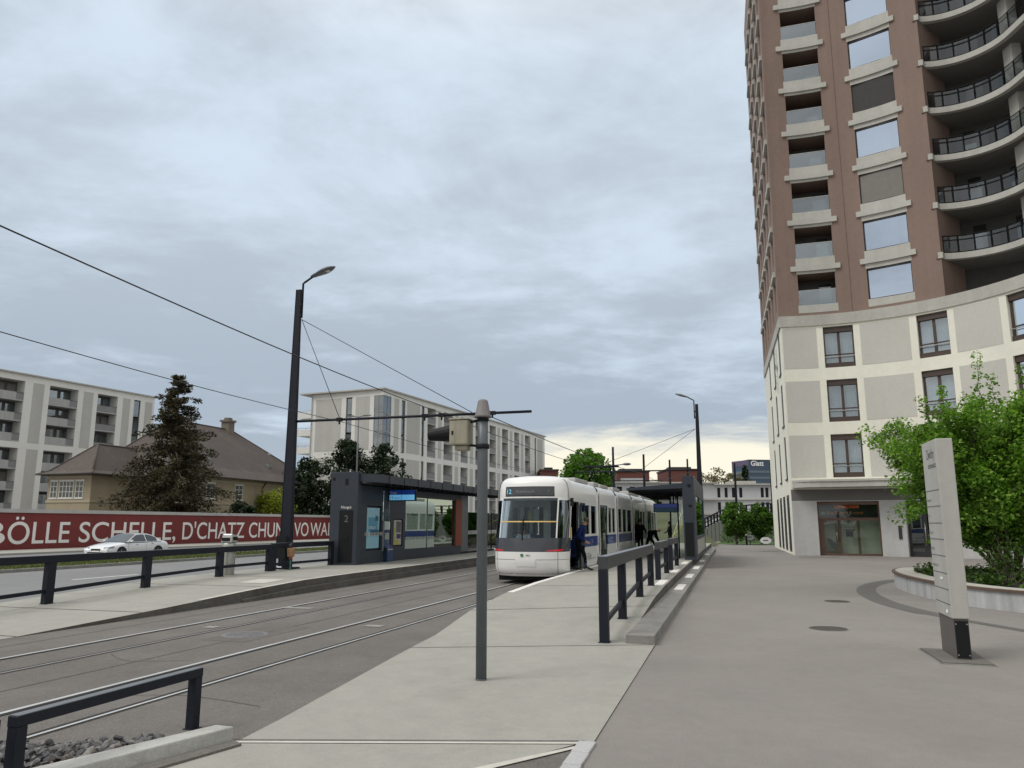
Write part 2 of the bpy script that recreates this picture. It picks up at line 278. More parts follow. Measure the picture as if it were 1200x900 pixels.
# ------------------------------------------------------------------ mesh building
class MB:
    def __init__(self, tf=None): self.v = []; self.f = []; self.mi = []; self.tf = tf; self.cur = 0; self.sm = []; self.smooth = False
    def pt(self, p):
        p = tuple(p)
        if self.tf: p = tuple(self.tf(*p))
        self.v.append(p); return len(self.v)-1
    def face(self, idx): self.f.append(tuple(idx)); self.mi.append(self.cur); self.sm.append(self.smooth)
    def poly(self, pts): self.face([self.pt(p) for p in pts])
    def hexa(self, c):        # c: 8 corners, bottom 4 then top 4 (ccw)
        i = [self.pt(p) for p in c]
        for q in ((3,2,1,0),(4,5,6,7),(0,1,5,4),(1,2,6,5),(2,3,7,6),(3,0,4,7)): self.face([i[k] for k in q])
    def box(self, x0,x1,y0,y1,z0,z1):
        self.hexa([(x0,y0,z0),(x1,y0,z0),(x1,y1,z0),(x0,y1,z0),(x0,y0,z1),(x1,y0,z1),(x1,y1,z1),(x0,y1,z1)])
    def prism(self, pts, z0, z1):   # pts 2D polygon
        n = len(pts); a = [self.pt((*p, z0)) for p in pts]; b = [self.pt((*p, z1)) for p in pts]
        self.face(a[::-1]); self.face(b)
        for k in range(n): self.face([a[k], a[(k+1)%n], b[(k+1)%n], b[k]])
    def slabpoly(self, pts, dz):    # 3D polygon extruded down by dz
        n = len(pts); a = [self.pt((p[0],p[1],p[2]-dz)) for p in pts]; b = [self.pt(p) for p in pts]
        self.face(a[::-1]); self.face(b)
        for k in range(n): self.face([a[k], a[(k+1)%n], b[(k+1)%n], b[k]])
    def tube(self, pts, r, n=8, cap=True):
        pts = [Vector(p) for p in pts]; rs = r if isinstance(r, (list, tuple)) else [r]*len(pts)
        rings = []; prev = None
        for k, p in enumerate(pts):
            d = (pts[min(k+1,len(pts)-1)] - pts[max(k-1,0)]).normalized()
            if prev is None:
                a = Vector((0,0,1)) if abs(d.z) < 0.9 else Vector((1,0,0))
                u = d.cross(a).normalized()
            else:
                u = (prev - d*prev.dot(d)).normalized()
            prev = u; w = d.cross(u)
            rings.append([self.pt(p + (u*math.cos(2*math.pi*j/n) + w*math.sin(2*math.pi*j/n))*rs[k]) for j in range(n)])
        sm = self.smooth; self.smooth = True
        for a, b in zip(rings, rings[1:]):
            for j in range(n): self.face([a[j], a[(j+1)%n], b[(j+1)%n], b[j]])
        self.smooth = sm
        if cap: self.face(rings[0][::-1]); self.face(rings[-1])
    def lathe(self, prof, n=20, c=(0,0,0)):   # prof: (r,z) list
        rings = [[self.pt((c[0]+r*math.cos(2*math.pi*j/n), c[1]+r*math.sin(2*math.pi*j/n), c[2]+z)) for j in range(n)] for r, z in prof]
        sm = self.smooth; self.smooth = True
        for a, b in zip(rings, rings[1:]):
            for j in range(n): self.face([a[j], a[(j+1)%n], b[(j+1)%n], b[j]])
        self.smooth = sm
        self.face(rings[0][::-1]); self.face(rings[-1])
    def ball(self, c, r, n=10, m=7):
        rx, ry, rz = r if isinstance(r, (tuple, list)) else (r, r, r)
        rows = []
        for i in range(1, m):
            a = math.pi*i/m
            rows.append([self.pt((c[0]+rx*math.sin(a)*math.cos(2*math.pi*j/n), c[1]+ry*math.sin(a)*math.sin(2*math.pi*j/n), c[2]+rz*math.cos(a))) for j in range(n)])
        t = self.pt((c[0],c[1],c[2]+rz)); b = self.pt((c[0],c[1],c[2]-rz))
        sm = self.smooth; self.smooth = True
        for a, bb in zip(rows, rows[1:]):
            for j in range(n): self.face([a[j], bb[j], bb[(j+1)%n], a[(j+1)%n]])
        for j in range(n): self.face([t, rows[0][j], rows[0][(j+1)%n]]); self.face([b, rows[-1][(j+1)%n], rows[-1][j]])
        self.smooth = sm
    def grid(self, fn, us, vs, flip=False):
        ix = [[self.pt(fn(u, v)) for u in us] for v in vs]
        for j in range(len(vs)-1):
            for i in range(len(us)-1):
                q = [ix[j][i], ix[j][i+1], ix[j+1][i+1], ix[j+1][i]]
                self.face(q[::-1] if flip else q)
    def slab(self, f, u0,u1,z0,z1,d0,d1, n=1):     # box in a facade's own (u, z, depth) frame
        for k in range(n):
            a = u0+(u1-u0)*k/n; b = u0+(u1-u0)*(k+1)/n
            self.hexa([f(a,z0,d0),f(b,z0,d0),f(b,z0,d1),f(a,z0,d1),f(a,z1,d0),f(b,z1,d0),f(b,z1,d1),f(a,z1,d1)])
    def build(self, name, mats, parent=None, loc=None, rot=None, bevel=0.0):
        me = bpy.data.meshes.new(name); me.from_pydata(self.v, [], self.f)
        for m in (mats if isinstance(mats, (list, tuple)) else [mats]): me.materials.append(m)
        if any(self.mi): me.polygons.foreach_set('material_index', self.mi)
        if any(self.sm): me.polygons.foreach_set('use_smooth', self.sm)
        me.update()
        o = bpy.data.objects.new(name, me); COL.objects.link(o)
        if parent is not None: o.parent = parent
        if loc is not None: o.location = loc
        if rot is not None: o.rotation_euler = (0, 0, rot)
        if bevel:
            bv = o.modifiers.new('edge', 'BEVEL'); bv.width = bevel; bv.segments = 2; bv.limit_method = 'ANGLE'; bv.angle_limit = R(40)
        return o

def tag(o, label=None, cat=None, group=None, kind=None):
    if label: o['label'] = label
    if cat: o['category'] = cat
    if group: o['group'] = group
    if kind: o['kind'] = kind
    return o

def thing(name, label, cat, loc=(0,0,0), rot=0.0, group=None):
    o = bpy.data.objects.new(name, None); COL.objects.link(o); o.empty_display_size = 0.3
    o.location = loc; o.rotation_euler = (0,0,rot)
    return tag(o, label, cat, group)

def st_thing(name, label, cat, s, t, z=0.0, group=None, extra=0.0):
    x, y = XY(s, t)
    return thing(name, label, cat, (x, y, z), ST_ROT + extra, group)

def dup(o, parent=None, **kw):
    c = o.copy(); COL.objects.link(c)
    if parent is not None: c.parent = parent
    for ch in list(o.children): dup(ch, c)
    for k, v in kw.items():
        if k == 'loc': c.location = v
        elif k == 'rot': c.rotation_euler = (0, 0, v)
        else: c[k] = v
    return c

def struct(o): o['kind'] = 'structure'; return o

def text_mesh(body, height, width=None, depth=0.004, bold=0.0):
    """Lettering as mesh vertices/faces in the XZ plane: origin at its lower left, capital height and total width given."""
    cu = bpy.data.curves.new('lettering', 'FONT'); cu.body = body; cu.size = 1.0; cu.extrude = 0.0; cu.offset = bold
    o = bpy.data.objects.new('lettering', cu); COL.objects.link(o)
    dg = bpy.context.evaluated_depsgraph_get(); me = bpy.data.meshes.new_from_object(o.evaluated_get(dg))
    vs = [tuple(v.co) for v in me.vertices]; fs = [tuple(p.vertices) for p in me.polygons]
    bpy.data.objects.remove(o); bpy.data.curves.remove(cu); bpy.data.meshes.remove(me)
    if not vs: return [], []
    x0 = min(v[0] for v in vs); x1 = max(v[0] for v in vs)
    k = height/0.729
    kx = (width/(x1-x0)) if width else k
    return [((v[0]-x0)*kx, v[1]*k) for v in vs], fs

def put_text(mb, body, height, fn, width=None, bold=0.0):
    """fn(a, b) -> point for a along the writing and b up."""
    vs, fs = text_mesh(body, height, width, bold=bold)
    base = len(mb.v)
    for a, b in vs: mb.pt(fn(a, b))
    for f in fs: mb.face([base+i for i in f])

def facade(mb, f, u0,u1,z0,z1, ops, du=None):
    """A wall sheet with real openings; every opening has reveals going DEPTH in. ops: (ua,ub,za,zb,depth)."""
    us = {u0,u1}; zs = {z0,z1}
    for a,b,c,d,_ in ops: us |= {max(u0,a),min(u1,b)}; zs |= {max(z0,c),min(z1,d)}
    us = sorted(us); zs = sorted(zs)
    if du:
        fine = []
        for a,b in zip(us, us[1:]):
            n = max(1, int(math.ceil((b-a)/du))); fine += [a+(b-a)*k/n for k in range(n)]
        us = fine+[us[-1]]
    for a,b in zip(us, us[1:]):
        for c,d in zip(zs, zs[1:]):
            mu, mz = (a+b)/2, (c+d)/2
            if any(p<mu<q and r<mz<s for p,q,r,s,_ in ops): continue
            mb.poly([f(a,c,0),f(b,c,0),f(b,d,0),f(a,d,0)])
    for a,b,c,d,dep in ops:
        n = max(1, int(math.ceil((b-a)/du))) if du else 1
        mb.poly([f(a,c,0),f(a,d,0),f(a,d,dep),f(a,c,dep)]); mb.poly([f(b,c,0),f(b,d,0),f(b,d,dep),f(b,c,dep)])
        for k in range(n):
            p = a+(b-a)*k/n; q = a+(b-a)*(k+1)/n
            mb.poly([f(p,c,0),f(q,c,0),f(q,c,dep),f(p,c,dep)]); mb.poly([f(p,d,0),f(q,d,0),f(q,d,dep),f(p,d,dep)])

# ------------------------------------------------------------------ foliage
def leaves(name, centers, radii, n_per, size, m, parent=None, up=0.3, flat=1.0, seed=1, wide=0.34):
    """Leaf-sized folded faces scattered in clumps; returns one mesh object."""
    rng = np.random.default_rng(seed)
    P = []; 
    for c, r, n in zip(centers, radii, n_per):
        d = rng.normal(size=(n,3)); d /= np.linalg.norm(d, axis=1)[:,None]
        rad = r*np.cbrt(rng.uniform(0.08, 1.0, n))[:,None]
        q = d*rad; q[:,2] *= flat
        P.append(np.asarray(c)[None,:] + q)
    P = np.concatenate(P); n = len(P)
    ax = rng.normal(size=(n,3)); ax[:,2] *= 0.6; ax /= np.linalg.norm(ax, axis=1)[:,None]
    nr = rng.normal(size=(n,3)); nr[:,2] = np.abs(nr[:,2])+up; 
    nr -= ax*np.sum(nr*ax, axis=1)[:,None]; nr /= np.linalg.norm(nr, axis=1)[:,None]
    sd = np.cross(nr, ax)
    sz = size*rng.uniform(0.6, 1.35, n)[:,None]
    w = wide*sz
    A = P - ax*sz*0.5; B = P + sd*w + nr*w*0.35; C = P + ax*sz*0.5; D = P - sd*w + nr*w*0.35
    V = np.stack([A,B,C,D], axis=1).reshape(-1,3)
    idx = np.arange(n)[:,None]*4
    F = np.concatenate([idx+np.array([[0,1,2]]), idx+np.array([[0,2,3]])], axis=0)
    me = bpy.data.meshes.new(name)
    me.vertices.add(len(V)); me.vertices.foreach_set('co', V.astype(np.float32).ravel())
    me.loops.add(F.size); me.loops.foreach_set('vertex_index', F.ravel().astype(np.int32))
    me.polygons.add(len(F)); me.polygons.foreach_set('loop_start', np.arange(0, F.size, 3, dtype=np.int32))
    me.update(calc_edges=True); me.materials.append(m)
    o = bpy.data.objects.new(name, me); COL.objects.link(o)
    if parent is not None: o.parent = parent
    return o

def branch_path(p0, p1, bend, rng, n=5):
    p0 = np.array(p0, float); p1 = np.array(p1, float); L = np.linalg.norm(p1-p0)
    pts = []
    off = rng.normal(size=3)*bend*L
    for k in range(n+1):
        t = k/n; pts.append(tuple(p0+(p1-p0)*t + off*math.sin(math.pi*t) + (rng.normal(size=3)*0.012*L if 0<k<n else 0)))
    return pts
# ================================================================== ground, track, platforms
def S(name, mb, m, bevel=0.0): return struct(mb.build(name, m, rot=ST_ROT, bevel=bevel))

g = MB(); g.poly([(-1500,-1500,-0.03),(1500,-1500,-0.03),(1500,1500,-0.03),(-1500,1500,-0.03)])
struct(g.build('ground', M['ground']))
g = MB(); g.poly([(-30,-70,0),(110,-70,0),(110,6,0),(-30,6,0)]); S('plaza', g, M['asphalt'])
g = MB(); g.poly([(-40,3.2,0.004),(130,3.2,0.004),(130,12.4,0.004),(-40,12.4,0.004)]); S('track_bed', g, M['track_asphalt'])
g = MB(); g.poly([(-60,15.0,-0.004),(400,15.0,-0.004),(400,27.3,-0.004),(-60,27.3,-0.004)]); S('road', g, M['road'])
g = MB(); g.poly([(-60,31.0,-0.004),(400,31.0,-0.004),(400,42.5,-0.004),(-60,42.5,-0.004)]); S('far_road', g, M['road'])
g = MB(); g.box(-60,400,27.3,27.5,-0.02,0.12); g.box(-60,400,30.8,31.0,-0.02,0.12); S('kerb', g, M['concrete_dk'])
g = MB(); g.box(-60,400,42.5,47.9,-0.02,0.12); S('sidewalk', g, M['concrete'])
g = MB(); g.poly([(-60,27.5,0.10),(400,27.5,0.10),(400,30.8,0.10),(-60,30.8,0.10)]); S('grass_verge', g, M['grass_base'])
g = MB()
for k in range(-3, 22):
    g.poly([(k*8.5+4.4,21.85,0.0),(k*8.5+7.4,21.85,0.0),(k*8.5+7.4,22.0,0.0),(k*8.5+4.4,22.0,0.0)])
S('road_marking', g, M['white_line'])
# short grass on the verge
rng = np.random.default_rng(3)
n = 16000
P = np.stack([20+np.power(rng.uniform(0,1,n),1.3)*60, rng.uniform(27.55,30.75,n), np.full(n,0.10)], 1)
h = rng.uniform(0.04,0.13,n); a = rng.uniform(0,6.28,n); w = 0.022
dx = np.stack([np.cos(a)*w, np.sin(a)*w, np.zeros(n)],1); tip = P+np.stack([rng.normal(0,.03,n), rng.normal(0,.03,n), h],1)
V = np.stack([P-dx,P+dx,tip],1).reshape(-1,3)
me = bpy.data.meshes.new('grass'); me.from_pydata(V.tolist(), [], [(3*i,3*i+1,3*i+2) for i in range(n)]); me.materials.append(M['grass'])
o = bpy.data.objects.new('grass', me); COL.objects.link(o); o.rotation_euler = (0,0,ST_ROT)
tag(o, 'rough green grass on the verge between the two carriageways', 'grass', kind='stuff')

# rails: a steel head and a dark flange groove beside it
for t in (10.03, 9.06, 7.16, 6.14):
    hw = 0.034 if t in (10.03, 7.16) else 0.022
    g = MB(); g.poly([(-40,t-hw,0.014),(130,t-hw,0.014),(130,t+hw,0.014),(-40,t+hw,0.014)]); S('tram_rail', g, M['rail_steel_dk'] if t in (9.06,) else M['rail_steel'])
    sd = 1 if t in (9.06, 6.14) else -1
    a, b = sorted((t+sd*0.036, t+sd*0.095))
    g = MB(); g.poly([(-40,a,0.010),(130,a,0.010),(130,b,0.010),(-40,b,0.010)])
    a, b = sorted((t-sd*0.036, t-sd*0.052)); g.poly([(-40,a,0.010),(130,a,0.010),(130,b,0.010),(-40,b,0.010)])
    S('rail_groove', g, M['rail_groove'])
g = MB()
for s, ta, tb in ((15.7,9.35,10.0),(13.4,6.5,6.85),(12.4,9.3,9.55)):
    g.poly([(s-0.12,ta,0.012),(s+0.12,ta,0.012),(s+0.12,tb,0.012),(s-0.12,tb,0.012)])
S('track_marking', g, mat('worn_marking',(.27,.26,.24),.8,layers=((20,.3),)))

# right platform: rises from the plaza level to 0.36 m
PZ = [(4.0,0.012),(10.5,0.012),(12.6,0.02),(14.6,0.14),(17.4,0.29),(20,0.345),(24,0.36),(64,0.36)]
def interp(tab, s):
    for (a,b),(c,d) in zip(tab, tab[1:]):
        if s <= c: return b+(d-b)*max(0,(s-a))/(c-a)
    return tab[-1][1]
PE = [(4.0,3.95),(5.49,4.15),(6.4,4.32),(11.0,4.95),(15.0,5.38),(17.5,5.42),(64,5.40)]
def kerb_t(s): return 1.48 + (s-12.6)*0.0185     # the plaza-side kerb is turned a degree from the track
def pr(s): return 1.36+(s-6.7)*0.02 if s < 12.55 else kerb_t(s)+0.45
stn = [6.93,8,9,10.5,11.5,12.549,12.551,13.2,14,15,16,17,17.5,18.5,20,22,24,30,40,50,64]
g = MB()
for a, b in zip(stn, stn[1:]):
    za, zb = interp(PZ,a), interp(PZ,b); la, lb = interp(PE,a), interp(PE,b); ra, rb = pr(a+1e-4), pr(b-1e-4)
    g.poly([(a,ra,za),(b,rb,zb),(b,lb,zb),(a,la,za)])
g.poly([(6.08,4.30,0.012),(6.93,1.40,0.012),(6.931,interp(PE,6.93),0.012)])
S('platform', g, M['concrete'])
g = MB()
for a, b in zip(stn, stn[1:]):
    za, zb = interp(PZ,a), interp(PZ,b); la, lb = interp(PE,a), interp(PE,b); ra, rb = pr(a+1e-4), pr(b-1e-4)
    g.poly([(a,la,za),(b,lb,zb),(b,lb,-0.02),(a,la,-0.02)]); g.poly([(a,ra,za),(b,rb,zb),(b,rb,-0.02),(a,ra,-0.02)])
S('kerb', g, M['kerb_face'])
# front corner of the platform, beyond the pale expansion strip
g = MB(); g.poly([(3.0,1.9,0.010),(6.0,2.05,0.010),(6.93,1.45,0.010),(6.08,4.40,0.010),(4.6,5.2,0.010),(3.0,5.9,0.010)]); S('pavement', g, M['concrete'])
g = MB(); 
g.poly([(5.97,4.58,0.016),(6.03,4.58,0.016),(6.93,1.44,0.016),(6.87,1.44,0.016)])
g.poly([(6.90,1.40,0.0165),(6.82,1.40,0.0165),(5.9,2.05,0.0165),(4.0,3.0,0.0165),(4.0,3.10,0.0165),(5.95,2.13,0.0165)])
g.poly([(5.99,4.62,0.017),(5.99,4.54,0.017),(3.6,5.62,0.017),(3.6,5.72,0.017)])
S('expansion_strip', g, M['joint_lt'])
g = MB()
g.poly([(6.045,4.585,0.020),(6.065,4.585,0.020),(6.965,1.44,0.020),(6.945,1.44,0.020)])
for sa, sb in ((11.2,12.5),(15.0,16.2),(19.2,20.0),(23.4,24.0),(27.5,28.0)):
    ta, tb = interp(PE, sa)-0.01, pr(sb)+0.02; k = 14
    for q in range(k):
        s0, s1 = sa+(sb-sa)*q/k, sa+(sb-sa)*(q+1)/k; t0, t1 = ta+(tb-ta)*q/k, ta+(tb-ta)*(q+1)/k
        g.poly([(s0,t0,interp(PZ,s0)+.005),(s0+.025,t0,interp(PZ,s0+.025)+.005),(s1+.025,t1,interp(PZ,s1+.025)+.005),(s1,t1,interp(PZ,s1)+.005)])
S('expansion_joint', g, M['joint'])
g = MB()
g.poly([(2.5,1.0,0.006),(6.3,1.32,0.006),(6.9,1.42,0.006),(6.0,2.02,0.006),(4.0,3.0,0.006),(2.5,3.7,0.006)])
S('asphalt_wedge', g, M['track_asphalt'])
g = MB()
for a in (6.62,6.28,5.94,5.60,5.26): g.box(a,a+0.325,1.345-0.02*(6.9-a),1.475-0.02*(6.9-a)+0.02,-0.02,0.022)
S('granite_sett', g, M['granite'], bevel=0.006)
# white edge line
g = MB()
for a,b in zip([17.6,20,24,30,40,50],[20,24,30,40,50,64]):
    g.poly([(a,interp(PE,a)-0.16,interp(PZ,a)+.006),(b,interp(PE,b)-0.16,interp(PZ,b)+.006),(b,interp(PE,b)+0.004,interp(PZ,b)+.006),(a,interp(PE,a)+0.004,interp(PZ,a)+.006)])
S('platform_edge_line', g, M['white_line'])
# step along the plaza side
g = MB()
for a,b in zip([12.56,14.6,16.7,18.8,20.9,23,26,29,32,35,38,41,44,47,50,54],[14.59,16.69,18.79,20.89,22.99,25.99,28.99,31.99,34.99,37.99,40.99,43.99,46.99,49.99,53.99,58]):
    g.hexa([(a,kerb_t(a),-.02),(b,kerb_t(b),-.02),(b,kerb_t(b)+.445,-.02),(a,kerb_t(a)+.445,-.02),(a,kerb_t(a),.15),(b,kerb_t(b),.15),(b,kerb_t(b)+.445,.15),(a,kerb_t(a)+.445,.15)])
S('step', g, M['concrete_dk'], bevel=0.008)
g = MB()
for a in (21.2,26.0,31.0,37.0,45.0):
    b = a+2.0; g.poly([(a,kerb_t(a)+.10,.158),(b,kerb_t(b)+.10,.158),(b,kerb_t(b)+.33,.158),(a,kerb_t(a)+.33,.158)])
for a in (19.9,25.0,30.4,36):
    b = a+2.0; z = interp(PZ,a)+.008; z2 = interp(PZ,b)+.008
    g.poly([(a,kerb_t(a)+.50,z),(b,kerb_t(b)+.50,z2),(b,kerb_t(b)+.72,z2),(a,kerb_t(a)+.72,z)])
S('step_marking', g, M['white_line'])

# left platform
LZ = [(0,0.010),(10.3,0.010),(13.8,0.13),(16.8,0.26),(19.2,0.34),(22,0.36),(70,0.36)]
stn = [-10,5,10.3,12,13.8,15,16.8,18,19.2,22,30,40,55,70]
g = MB()
for a,b in zip(stn,stn[1:]):
    za,zb = interp(LZ,a),interp(LZ,b)
    g.poly([(a,11.7,za),(b,11.7,zb),(b,16.0,zb),(a,16.0,za)])
S('platform', g, M['concrete'])
g = MB()
for a,b in zip(stn,stn[1:]):
    za,zb = interp(LZ,a),interp(LZ,b)
    g.poly([(a,11.7,za),(b,11.7,zb),(b,11.7,-.02),(a,11.7,-.02)]); g.poly([(a,16.0,za),(b,16.0,zb),(b,16.0,-.02),(a,16.0,-.02)])
S('kerb', g, M['kerb_face'])
g = MB()   # dark footing under the coping and the coping's pale edge
for a,b in zip([16.4,18,19.2,22,30,40,55],[18,19.2,22,30,40,55,70]):
    g.hexa([(a,11.60,-.02),(b,11.60,-.02),(b,11.698,-.02),(a,11.698,-.02),(a,11.60,interp(LZ,a)-.17),(b,11.60,interp(LZ,b)-.17),(b,11.698,interp(LZ,b)-.17),(a,11.698,interp(LZ,a)-.17)])
S('kerb', g, M['kerb_face'])
g = MB()
for a,b in zip([15.0,16.8,18,19.2,22,30,40,55],[16.8,18,19.2,22,30,40,55,70]):
    g.poly([(a,11.705,interp(LZ,a)+.006),(b,11.705,interp(LZ,b)+.006),(b,11.84,interp(LZ,b)+.006),(a,11.84,interp(LZ,a)+.006)])
S('platform_edge_line', g, M['joint_lt'])
g = MB()
for s in (10.4,13.2,17.5,20,24,28,32,36): 
    n=6
    for q in range(n):
        t0=11.72+4.2*q/n; t1=11.72+4.2*(q+1)/n
        g.poly([(s,t0,interp(LZ,s)+.005),(s+.03,t0,interp(LZ,s+.03)+.005),(s+.03,t1,interp(LZ,s+.03)+.005),(s,t1,interp(LZ,s)+.005)])
S('expansion_joint', g, M['joint'])
g = MB(); g.poly([(18.2,12.3,interp(LZ,18.2)+.007),(19.2,12.3,interp(LZ,19.2)+.007),(19.2,13.1,interp(LZ,19.2)+.007),(18.2,13.1,interp(LZ,18.2)+.007)]); S('platform_marking', g, M['joint_lt'])

# paver seams and a repaired trench in the asphalt
sm = mat('asphalt_seam', (0.085,0.078,0.072), .9, layers=((3,.25),(30,.3)))
def seam(pts, w, z, frame):
    g = strip(smooth_path(pts,5), w, z)
    return struct(g.build('asphalt_seam', sm, rot=ST_ROT if frame else None))
def strip_seams():
    seam([(-5,8.08),(6,8.10),(14,8.06),(24,8.09),(60,8.1)],.022,.0075,True)
    seam([(-5,10.95),(8,10.98),(20,10.93),(50,10.95)],.02,.0075,True)
    seam([(7.3,4.9),(7.5,6.0),(7.2,6.9)],.012,.0085,True); seam([(9.4,7.4),(9.1,8.2),(9.5,8.9)],.012,.0085,True)
g = MB(); g.poly([(11.0,7.75,.0068),(12.9,7.72,.0068),(12.95,8.55,.0068),(11.05,8.6,.0068)]); S('asphalt_patch', g, mat('repair_asphalt',(.115,.106,.097),.9,layers=((3,.15),(50,.3),(150,.4))))
# drain ring round the planter and gratings
def strip(pts, w, z):
    g = MB(); pts = [Vector((*p,0)) for p in pts]; L=[];Rr=[]
    for k,p in enumerate(pts):
        d = (pts[min(k+1,len(pts)-1)]-pts[max(k-1,0)]).normalized(); nn = Vector((-d.y,d.x,0)); ww = w[k] if isinstance(w,list) else w
        L.append(p+nn*ww/2); Rr.append(p-nn*ww/2)
    for k in range(len(pts)-1): g.poly([(L[k].x,L[k].y,z),(L[k+1].x,L[k+1].y,z),(Rr[k+1].x,Rr[k+1].y,z),(Rr[k].x,Rr[k].y,z)])
    return g
def smooth_path(pts, n=6):
    out=[]; P=[Vector((*p,0)) for p in pts]
    for k in range(len(P)-1):
        a=P[max(k-1,0)];b=P[k];c=P[k+1];d=P[min(k+2,len(P)-1)]
        for q in range(n):
            t=q/n; v=0.5*((2*b)+(-a+c)*t+(2*a-5*b+4*c-d)*t*t+(-a+3*b-3*c+d)*t**3); out.append((v.x,v.y))
    out.append((P[-1].x,P[-1].y)); return out
ring = smooth_path([(14.6,27.4),(12.9,26.6),(11.2,24.7),(9.9,22.3),(9.05,19.6),(8.75,17.6),(8.75,16.2),(8.85,15.3),(9.1,13.6),(9.5,11.5)])
g = strip(ring, [0.50 if i<34 else 0.26 for i in range(len(ring))], 0.005); struct(g.build('drain_strip', mat('slot_drain',(.105,.10,.095),.8,layers=((3,.15),(60,.3)))))
g = strip([(15.0,66.9),(16.0,61),(16.6,54.5),(17.6,52.6),(19.5,52.0)], 0.09, 0.005); struct(g.build('drain_strip', M['joint']))
for c, rot, L, w in (((17.3,44.65), -0.02, 2.2, 0.42), ((17.9,54.2), 0.0, 1.5, 0.5)):
    g = MB(); g.poly([(-L/2,-w/2,0.006),(L/2,-w/2,0.006),(L/2,w/2,0.006),(-L/2,w/2,0.006)])
    o = struct(g.build('drain_grating', M['manhole'])); o.location=(c[0],c[1],0); o.rotation_euler=(0,0,rot)
strip_seams()
# manhole covers
def manhole(c, r, m, z, label):
    root = thing('manhole_cover', label, 'manhole cover', (c[0],c[1],z))
    g = MB(); g.lathe([(r+0.06,-.01),(r+0.06,0.004)], 32); g.build('ring', M['concrete_dk'] if m is M['manhole'] else M['manhole_lt'], root)
    g = MB(); g.lathe([(r,-.005),(r,0.010)], 32)
    for k in range(-3,4):
        y = k*r*0.24; x = math.sqrt(max(0,r*r*.86-y*y)); g.box(-x,x,y-.012,y+.012,.0102,.014)
    g.build('cover', m, root)
manhole((5.67,14.41), 0.33, M['manhole'], 0.0, 'round cast iron manhole cover in the asphalt nearest the pale totem')
manhole((7.87,19.36), 0.30, M['manhole'], 0.0, 'round iron manhole cover on the plaza further away, towards the glass entrance')
manhole((-4.53,13.65), 0.32, M['manhole_lt'], 0.006, 'worn pale manhole cover lying between the tram rails')

# gravel bed with its stone kerb
g = MB(); g.slabpoly([(-2.40,7.10,.13),(-2.58,7.16,.13),(-4.2,4.9,.13),(-3.95,4.75,.13)][::-1], .15); 
o = struct(g.build('stone_kerb', M['stone'], bevel=0.012))
g = MB(); g.slabpoly([(-2.28,6.95,.03),(-2.385,7.06,.03),(-3.93,4.72,.03),(-3.75,4.6,.03)][::-1], .05); struct(g.build('kerb_channel', M['track_asphalt']))
gp_poly = [(-2.60,7.10),(-2.80,7.12),(-6.5,6.55),(-7.2,4.6),(-4.2,4.9)]
g = MB(); g.poly([(x,y,0.010) for x,y in gp_poly]); struct(g.build('gravel_bed', M['soil']))
def inside(p, poly):
    c=False; j=len(poly)-1
    for i in range(len(poly)):
        if (poly[i][1]>p[1])!=(poly[j][1]>p[1]) and p[0]<(poly[j][0]-poly[i][0])*(p[1]-poly[i][1])/(poly[j][1]-poly[i][1])+poly[i][0]: c=not c
        j=i
    return c
bm = bmesh.new(); bmesh.ops.create_icosphere(bm, subdivisions=2, radius=1.0)
ico_v = np.array([v.co[:] for v in bm.verts]); ico_f = [tuple(v.index for v in f.verts) for f in bm.faces]; bm.free()
V=[];F=[]; rng=np.random.default_rng(5)
cnt=0
while cnt<1900:
    p=(rng.uniform(-5.6,-2.5), rng.uniform(4.7,7.4))
    if not inside(p,gp_poly): continue
    r=rng.uniform(0.028,0.070); sc=np.array([1,rng.uniform(.6,.95),rng.uniform(.45,.8)])*r
    d=ico_v.copy()
    for _ in range(13):      # split faces of broken stone
        nn=rng.normal(size=3); nn/=np.linalg.norm(nn); h=rng.uniform(.42,.72); dd=d@nn; d=d-np.outer(np.maximum(dd-h,0),nn)
    a=rng.uniform(0,6.28); ca,sa=math.cos(a),math.sin(a); q=d*sc; b=rng.normal(0,.35)
    q=np.stack([q[:,0]*ca-q[:,1]*sa,q[:,0]*sa+q[:,1]*ca,q[:,2]+b*q[:,0]],1)
    edge=min(1.0, 0.6)
    q+=np.array([p[0],p[1],0.008+rng.uniform(0.0,0.05)])
    base=len(V); V.extend(q.tolist()); F.extend([tuple(base+i for i in f) for f in ico_f]); cnt+=1
me=bpy.data.meshes.new('gravel'); me.from_pydata(V,[],F); me.materials.append(M['gravel'])
o=bpy.data.objects.new('gravel',me); COL.objects.link(o); tag(o,'loose grey and brownish stones filling the bed behind the kerb','gravel',kind='stuff')
leaf_c=[(-4.15,6.35,.10),(-4.0,6.25,.09)]
o=leaves('weed_plant',leaf_c,[.07,.06],[40,30],.05,M['leaf_cover'],seed=9); tag(o,'small green weed sprouting among the loose stones','weed')

